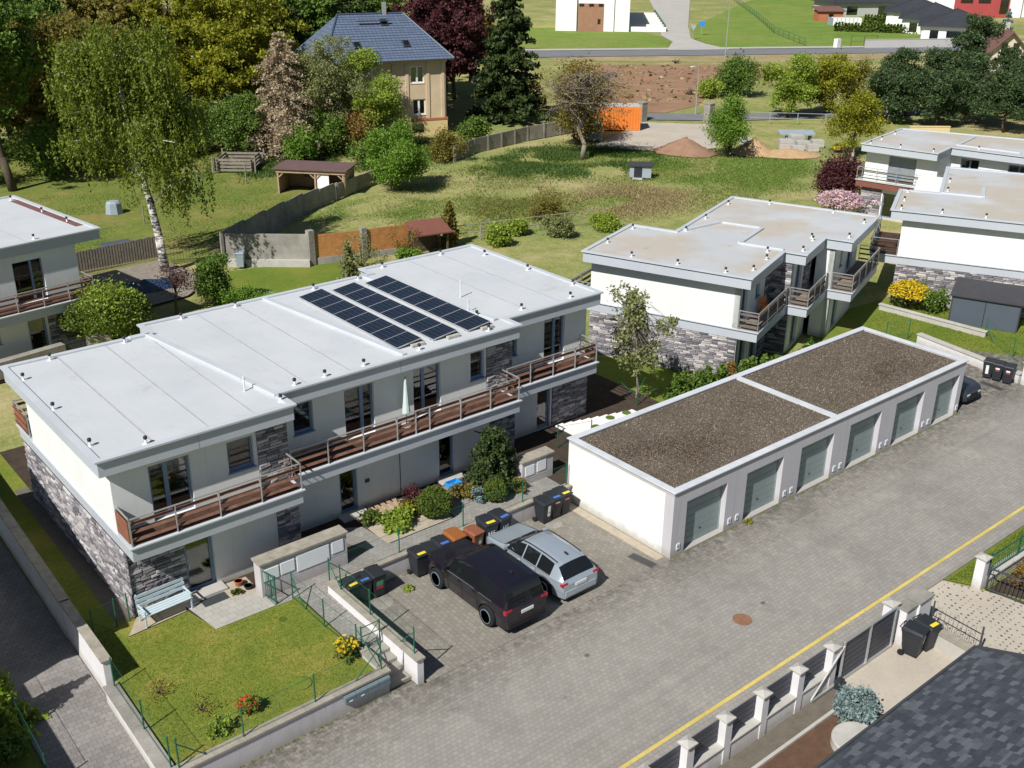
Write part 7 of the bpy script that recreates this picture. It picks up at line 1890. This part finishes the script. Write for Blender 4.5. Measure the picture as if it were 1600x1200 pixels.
bush('dark_shrub', 92.6, 73.6, 4.7, 3.0, 'l_green', 'dark green round shrub at the edge of bare ground', 6000, .24)
bush('dark_shrub', 88.5, 74.0, 2.6, 1.9, 'l_lime', 'yellow green low shrub beside the round dark shrub', 2200, .22)
tree('lime_tree', 84.4, 58.3, 8.3, 3.6, 'l_lime', 'yellow green round tree left of the pines', leaves=11000, size=.22, base=.12, nclump=150)
tree('lime_tree', 90.8, 57.4, 7.8, 3.2, 'l_yellow', 'second yellow green tree beside the brown shrubs', leaves=9000, size=.22, base=.1, nclump=140)
bush('brown_shrub', 97, 57.6, 6.6, 3.0, 'l_olive', 'brown budding shrub left of the dark pines', 5000, .22)
bush('grey_shrub', 91.5, 51.6, 5.6, 2.4, 'l_grey', 'grey twiggy shrub in front of the dark pines', 2600, .2)
tree('young_tree', 70.8, 39.8, 7.6, 2.5, 'l_yellow', 'young yellow green tree behind the balcony house', leaves=8500, size=.17, base=.06, nclump=150, bark='bark_grey')
bush('purple_shrub', 52.9, 29.2, 4.4, 2.3, 'l_copper', 'dark purple shrub beside the balcony house', 9000, .15)
bush('pink_shrub', 49.6, 26.8, 1.9, 1.9, 'l_pink', 'pink blossoming shrub behind the stained roof', 1400, .1, flowers='f_pink', nfl=1500, fsize=.14)
bush('pink_shrub', 52.0, 24.8, 2.1, 1.1, 'l_pink', 'slender pink blossoming shrub nearest the balcony house', 700, .1, flowers='f_pink', nfl=900, fsize=.14)
for i, (x, y, h, R, l) in enumerate([(91, 48.5, 6.6, 3.6, 'dark pine nearest the grey shrub'), (98, 50.5, 7.4, 3.8, 'dark pine second from the brown shrub'), (104, 48.5, 7.6, 4.2, 'broad dark pine in the middle of the pine group'), (93, 43.5, 6.8, 3.6, 'dark pine above the ochre wall'),
                                    (99.5, 42.0, 7.2, 4.0, 'dark pine below the round topped pine'), (106, 47.2, 11.6, 4.0, 'tallest round topped dark pine in front of the bungalows'), (107, 39, 6.4, 3.8, 'dark pine at the right frame edge'), (97.0, 37.2, 5.6, 3.6, 'lowest dark pine above the far flat roof'), (112, 44, 7.0, 3.8, 'dark pine before the gabled house gable')]):
    tree('pine_tree', x, y, h * 1.22, R * (.85 + .3 * ((i * 7) % 5) / 4), 'l_pine', l, leaves=9500, size=.22, base=.03, nclump=110, clump=.5, group='dark pines beside the far houses', seed=i, limbs=12)
conifer('blue_spruce', 186, 83.5, 7, 2.2, 'l_blue', 'blue grey spruce beside the bungalow', 3000, .35)
for i, (x, y, h, R, m, l) in enumerate([(2.5, 80, 4.5, 3.2, 'l_green', 'dark shrub under the olive tree near the left edge'), (8.5, 78.5, 4.2, 3.0, 'l_olive', 'olive shrub under the olive tree'), (14.2, 80.5, 4.5, 3.2, 'l_green', 'dark shrub behind the hanging birch twigs'), (18.5, 81.5, 4.6, 3.0, 'l_green', 'dark shrub between birch and compost pen'),
        (27.5, 73.2, 4.0, 2.8, 'l_green', 'dark green shrub behind the open shed'), (24.5, 71.0, 3.0, 2.2, 'l_fresh', 'green shrub right of the compost pen'), (29.0, 66.2, 2.6, 2.2, 'l_green', 'dark green shrub between shed and round shrub'), (44.5, 69.8, 2.0, 1.8, 'l_green', 'low dark shrub in front of the ochre house corner')]):
    bush('understorey_shrub', x, y, h, R, m, l, 4200, .2, group='shrubs under the trees', seed=90 + i)
# wood that closes the view at the top left
for i, (x, y, h, R, m, l) in enumerate([(16, 128, 17, 7, 'l_olive', 'tall brownish tree behind the olive tree at top left'), (28, 120, 15, 6, 'l_green', 'green tree behind the birch top'), (46, 128, 17, 7, 'l_green', 'green tree in the wood behind the yellow maple'),
        (56, 116, 15, 6, 'l_spruce', 'dark leafy tree behind the ochre house roof'), (66, 122, 15, 6.5, 'l_green', 'green tree behind the copper beech top'), (72, 106, 12, 5, 'l_olive', 'olive tree behind the tall spruce'), (4, 118, 18, 7, 'l_fresh', 'light green tall tree in the top left corner'), (36, 100, 14, 5.5, 'l_spruce', 'dark tree between yellow maple and ochre house'), (10, 108, 20, 8.0, 'l_green', 'tall green tree behind the olive trees'), (19, 103, 18, 7.5, 'l_olive', 'tall olive tree behind the birch crown'), (32, 96, 19, 7.5, 'l_yellow', 'tall yellow green tree behind the maple'), (44, 104, 17, 6.5, 'l_green', 'green tree behind the ochre house gable'), (60, 94, 15, 6, 'l_copper', 'second dark red tree behind the copper beech')]):
    tree('wood_tree', x, y, h, R, m, l, leaves=9000, size=.42, base=.08, nclump=120, group='trees of the wood at the top left', seed=60 + i)
# thuja rows of the far gardens
for i in range(26):
    f = i / 25; conifer('thuja', 183.1 + 10.3 * f, 120.1 - 13.4 * f, 1.9, .55, 'l_box', 'small dark thuja in the clipped far garden row', 120, .3, group='thuja row in the far garden', seed=i, levels=6, power=.6)
for i in range(14):
    f = i / 13; conifer('thuja', 203.5 + 9.2 * f, 126.2 - 4.4 * f, 2.2, .6, 'l_box', 'small thuja in the second far garden row', 120, .3, group='second thuja row in the far garden', seed=40 + i, levels=6, power=.6)
# shrubs near the houses
bush('olive_shrub', -8.6, 34.2, 3.6, 2.3, 'l_lime', 'olive green feathery shrub in front of the left house', 7000, .12, flowers='l_box', nfl=4500, fsize=.12)
bush('yellow_shrub', -6.6, 33.0, 1.6, 1.3, 'l_yellow', 'low golden shrub beneath the feathery shrub', 2200, .1)
bush('evergreen_shrub', -.7, 37.6, 3.4, 1.3, 'l_green', 'dark green rounded evergreen beside the back lawn', 5500, .13)
bush('low_shrub', .3, 35.4, 1.4, 1.2, 'l_fresh', 'low yellow green shrub at the back lawn edge', 2000, .1)
tree('small_tree', -3.3, 37.5, 3.2, 1.5, 'l_copper', 'small dark leafed tree in the shade behind the roof', leaves=700, size=.1, base=.35, nclump=60, twigs=50)
conifer('thuja', 18.6, 39.2, 3.4, 1.0, 'l_olive', 'golden brown conical thuja at the meadow edge', 3500, .13, levels=22, power=.7)
bush('bare_shrub', 10.6, 38.6, 2.6, 1.4, 'l_grey', 'pale twiggy shrub before the orange boards', 700, .1); bush('bare_shrub', 14.2, 38.4, 2.4, 1.2, 'l_rust', 'brown bare shrub before the second orange board panel', 900, .09)
conifer('small_spruce', 8.0, 36.0, 3.0, .9, 'l_grey', 'slender grey green young spruce on the back lawn', 1800, .12, levels=16)
bush('low_shrub', 13.8, 37.6, 1.0, .9, 'l_fresh', 'low leafy green plant before the pergola', 1300, .12)
for i, (x, y, h, R, m, l) in enumerate([(21.5, 37.0, 1.4, .9, 'l_lime', 'lime green shrub by the wire fence at the meadow edge'), (26.5, 36.0, 1.6, 1.1, 'l_grey', 'grey green wild shrub behind the end unit roof'), (31, 35.5, 1.3, 1.2, 'l_lime', 'wild green shrub beside the stained roof corner'), (24.5, 38.5, 1.2, .8, 'l_lime', 'bright lime shrub on the fence line'), (29.5, 41.0, .8, 1.6, 'l_olive', 'dark wild bramble patch in the meadow')]): bush('wild_shrub', x, y, h, R, m, l, 3600, .13)
tube_fence('old wire fence along the edge of the meadow', [(18, 40.0), (32, 36.6)], 1.2, 'concrete_old', 3.5)
tree('young_tree', 9.0, 10.6, 7.2, 1.9, 'l_grey', 'slim young tree with sparse leaves before the white end wall', leaves=2300, size=.15, base=.16, nclump=150, twigs=190, bark='bark_grey', clump=.22, trunk_r=.07)
for i in range(9):
    f = i / 8; conifer('hedge_conifer', 10.6 + 5.6 * f, 9.5 - 1.2 * f + .15 * (i % 2), 1.7, .55, 'l_green' if i != 5 else 'l_rust', ('rust brown hedge conifer in the row behind the garage' if i == 5 else '%s green hedge conifer counted from the young tree' % ('first', 'second', 'third', 'fourth', 'fifth', '', 'seventh', 'eighth', 'ninth')[i]), 1000, .11, group='conifer hedge behind the garages', seed=i, levels=12, power=.5)
for i in range(3): bush('low_shrub', 16.8 + i * 1.4, 8.1 - i * .35, 1.5, .9, 'l_green', ('leafy shrub at the near end of the stepped balconies', 'leafy shrub below the middle stepped balcony', 'leafy shrub at the far end behind the garage coping')[i], 1600, .12)
bush('forsythia', 33.2, 10.4, 1.7, 1.15, 'l_box', 'yellow flowering forsythia by the grey stone wall', 900, .1, flowers='f_yellow', nfl=2200, fsize=.11); bush('low_shrub', 33.8, 9.0, 1.5, .9, 'l_green', 'green shrub between forsythia and dark shed', 1600, .1)
# terrace garden
conifer('fir_tree', -2.45, 7.75, 2.75, 1.1, 'l_spruce', 'dense dark fir in front of the house door', 11000, .09, .55, levels=24, power=.3, droop=.12)
bush('boxwood_ball', -5.55, 7.55, 1.15, .72, 'l_box', 'round clipped boxwood ball in the planting bed', 9000, .05, .55, clump=.03, stems=False, ball=True)
bush('boxwood_ball', -2.95, 6.95, 1.0, .5, 'l_box', 'smaller clipped green ball beside the fir', 5000, .05, .55, clump=.03, stems=False, ball=True)
bush('blue_juniper', -3.5, 7.35, .6, .36, 'l_blue', 'small blue grey juniper at the foot of the fir', 1400, .06, .55)
bush('golden_shrub', -3.9, 8.0, .6, .5, 'l_olive', 'golden brown low shrub beside the blue tub', 1400, .06, .55); bush('golden_shrub', -1.75, 7.0, .5, .45, 'l_olive', 'low olive shrub between fir and meter wall', 1200, .06, .55)
bush('leafy_perennial', -7.2, 7.75, .5, .65, 'l_lime', 'bright green leafy perennials in the gravel bed', 2600, .08, .55, stems=False); bush('leafy_perennial', -7.9, 8.55, .6, .4, 'l_box', 'small green shrub by the slatted step', 900, .06, .55)
bush('dark_shrub', -6.0, 8.55, .8, .55, 'l_copper', 'small dark red shrub behind the boxwood ball', 1500, .06, .55); bush('golden_shrub', -6.35, 8.1, .6, .5, 'l_yellow', 'golden cushion shrub between boxwood and perennials', 1500, .06, .55)
bush('red_flower_plant', -16.58, 1.77, .48, .32, 'l_fresh', 'small plant with red flowers on the front lawn', 700, .05, .53, flowers='f_red', nfl=220, fsize=.055)
bush('yellow_flower_shrub', -12.95, 2.15, .75, .38, 'l_box', 'yellow flowering shrub at the lawn corner by the steps', 800, .055, .53, flowers='f_yellow', nfl=70, fsize=.11)
bush('grass_clump', -17.6, 1.55, .42, .40, 'l_lime', 'pale yellow green clump near the lawn fence corner', 900, .06, .53, stems=False); bush('bare_twigs', -18.4, 4.2, .4, .45, 'l_bud', 'small bare twiggy plant in the lawn shade edge', 160, .04, .53); bush('bare_twigs', -17.7, 2.75, .5, .5, 'l_bud', 'small bare twiggy plant in the lawn middle', 160, .04, .53)
MB().lathe([(.14, 0), (.14, .012), (.001, .014)], 18, (-13.6, 5.2, .534)).solo('tank_cover', 'l_box', 'small dark green lid in the lawn near the gate', 'tank cover', 'green covers in the lawn')
MB().lathe([(.32, 0), (.32, .03), (.2, .05), (.001, .055)], 24, (-14.75, 1.9, .534)).solo('tank_cover', 'lawn2', 'large dark green tank lid near the front fence', 'tank cover', 'green covers in the lawn')
bush('weed_tuft', 4.5, -.12, .16, .2, 'l_yellow', 'yellow green weed tuft at the garage foot', 160, .05, .0, stems=False); bush('weed_tuft', -8.9, 4.6, .16, .22, 'l_lime', 'small weed tuft at the foot of the retaining wall', 160, .05, .0, stems=False)
bush('blue_juniper', -2.0, -9.55, .75, .62, 'l_blue', 'blue grey spreading juniper in the mulch bed by the gate', 4200, .07, .02)
bush('grass_clump', -5.2, -10.7, .22, .55, 'l_olive', 'olive green cushion plant in the bark mulch', 1600, .05, .015, stems=False)
bush('rust_shrub', 9.0, -9.6, .9, .8, 'l_rust', 'rust coloured grassy shrub behind the open iron gate', 2600, .07); bush('rust_shrub', 10.3, -10.2, .8, .8, 'l_fresh', 'green leafy plants behind the rust coloured shrub', 2000, .08)
conifer('young_cedar', -22.5, 6.2, 3.0, 1.2, 'l_lime', 'yellow green young cedar at the left frame edge', 2600, .11, levels=14, droop=.4)
bush('dark_shrub', -22.7, 4.8, .9, .6, 'l_green', 'dark leafy shrub behind the driveway fence', 1500, .07)
# grass
blades('grass', [(-19.1, .7), (-12.55, .7), (-12.6, 5.9), (-15.6, 6.05), (-15.95, 7.6), (-18.05, 7.45), (-18.9, 9.4), (-18.75, 16), (-19.1, 16)], 26000, .035, .009, 'g_lawn', 'short mown grass of the front lawn', 'grass', .53)
blades('grass', [(17, 44), (22, 40.5), (33, 37.5), (48, 33), (56, 34), (70, 42), (61, 46.5), (53, 53), (48, 63), (34, 59), (22, 54)], 60000, .13, .035, 'g_meadow', 'rough green meadow grass behind the houses', 'grass', .0, 3, .35, .6, .8)
blades('dry_grass', [(37.4, 45.7), (44.3, 43.7), (45.5, 38.6), (39.5, 35.9), (33.7, 37.5)], 15000, .16, .035, 'g_straw', 'dry straw coloured meadow grass', 'grass', .02, 4, .5, .7, 1.2)
blades('undergrowth', [(36, 56), (42, 51), (50, 50), (54.5, 53), (53, 58), (48, 62), (40, 61)], 34000, .24, .055, 'g_dark', 'dark green nettles under the budding tree', 'undergrowth', .0, 5, .6, .6, 1.4)
blades('grass', [(22, 8.5), (28.2, 7), (27.3, .4), (33, -.8), (42, 0), (33, 11.5)], 14000, .07, .025, 'g_lawn', 'mown grass of the far corner lawn', 'grass', -.02, 6)
blades('undergrowth', [(14, 70), (22, 66), (32, 64), (40, 68), (38, 74), (26, 74), (16, 76)], 20000, .28, .06, 'g_dark', 'undergrowth beneath the blossoming tree', 'undergrowth', .0, 7, .6, .6, 1.4)
blades('grass', [(7.1, -7.4), (20, -7.4), (20, -8.2), (7.6, -8.1)], 5000, .08, .02, 'g_lawn', 'grass strip between road and green fence', 'grass', .004, 8)

blades('brambles', [(24.5, 44.7), (31.1, 50.0), (38, 48.5), (33.4, 41.0), (28.5, 40.5)], 6000, .15, .05, 'g_bramble', 'olive brown bramble thicket in the middle of the meadow', 'brambles', .0, 9, .45, .6, 1.2)
blades('grass', [(13.8, 51.2), (19.4, 54.5), (24.4, 52.0), (24.4, 47.2), (19.6, 45.9)], 14000, .10, .03, 'g_fresh', 'bright fresh grass behind the orange board fence', 'grass', .0, 10, .5, .5, 1.0)
blades('grass', [(54.2, 53.5), (66.9, 41.8), (54.9, 33.5), (47.5, 39.6), (49.0, 48.7)], 22000, .12, .035, 'g_fresh', 'bright fresh grass before the earth heap', 'grass', .0, 11, .5, .5, 1.4)
T = thing('parasol', 'closed pale parasol standing on the long balcony', 'parasol', (-5.3, 9.75, 3.58))
MB().tube((0, 0, 0), (0, 0, 2.15), .022, None, 8).build('pole', 'steel_dark', T); MB().lathe([(.22, 0), (.22, .06), (.03, .09)], 14).build('foot', 'concrete', T)
MB().lathe([(.16, .55), (.17, .6), (.11, 1.2), (.05, 2.0), (.01, 2.12)], 9).build('cloth', 'parasol', T)
MB().box(-.25, -.12, 0, .25, .12, .42).box(-.25, .12, .42, .25, .16, .85).solo('balcony_chair', 'container', 'orange cloth covered chair on the stepped balcony', 'chair', bevel=.02)
bpy.data.objects['balcony_chair'].location = (18.35, 10.35, 3.03)

# weeds in the joints at the foot of the walls
def weeds(segs, n, h, w, label, seed):
    rng = np.random.default_rng(seed); L = np.array([math.hypot(b[0] - a[0], b[1] - a[1]) for a, b in segs]); k = rng.choice(len(segs), n, p=L / L.sum())
    t = (rng.random(n) + 0.06 * rng.normal(size=n)) % 1.0; t = np.round(t * 23) / 23 * .5 + t * .5
    A = np.array([s[0] for s in segs], float)[k]; B = np.array([s[1] for s in segs], float)[k]
    q = A + (B - A) * t[:, None] + np.abs(rng.normal(size=(n, 2))) * np.array([0.02, -.06])
    base = np.column_stack([q, np.full(n, .004)]); an = rng.uniform(0, 6.28, n); ww = np.stack([np.cos(an), np.sin(an), 0 * an], 1) * w
    tip = base + np.column_stack([rng.normal(size=(n, 2)) * h * .6, h * rng.uniform(.3, 1.3, n)])
    V = np.stack([base - ww, base + ww, tip], 1).reshape(-1, 3)
    tag(link(bpy.data.objects.new('weeds', np_mesh('weeds', V, np.arange(n * 3).reshape(n, 3), MAT['g_meadow']))), label, 'weeds', None, 'stuff')
weeds([((.1, .0), (20.9, .0)), ((-19, .36), (-12.5, .36)), ((-11.3, 5.55), (-.3, 5.55)), ((-11.34, .2), (-11.34, 5.5)), ((-20, -7.15), (9, -7.15))], 5200, .05, .012, 'sparse weeds along wall feet and kerbs', 21)

blades('grass', [(-8, 52.5), (2.0, 48.5), (12.5, 55.5), (18, 60), (16, 70), (6, 77), (-6, 74)], 26000, .09, .03, 'g_fresh', 'uneven grass of the orchard lawn around the birch', 'grass', -.02, 13, .5, .5, .6)
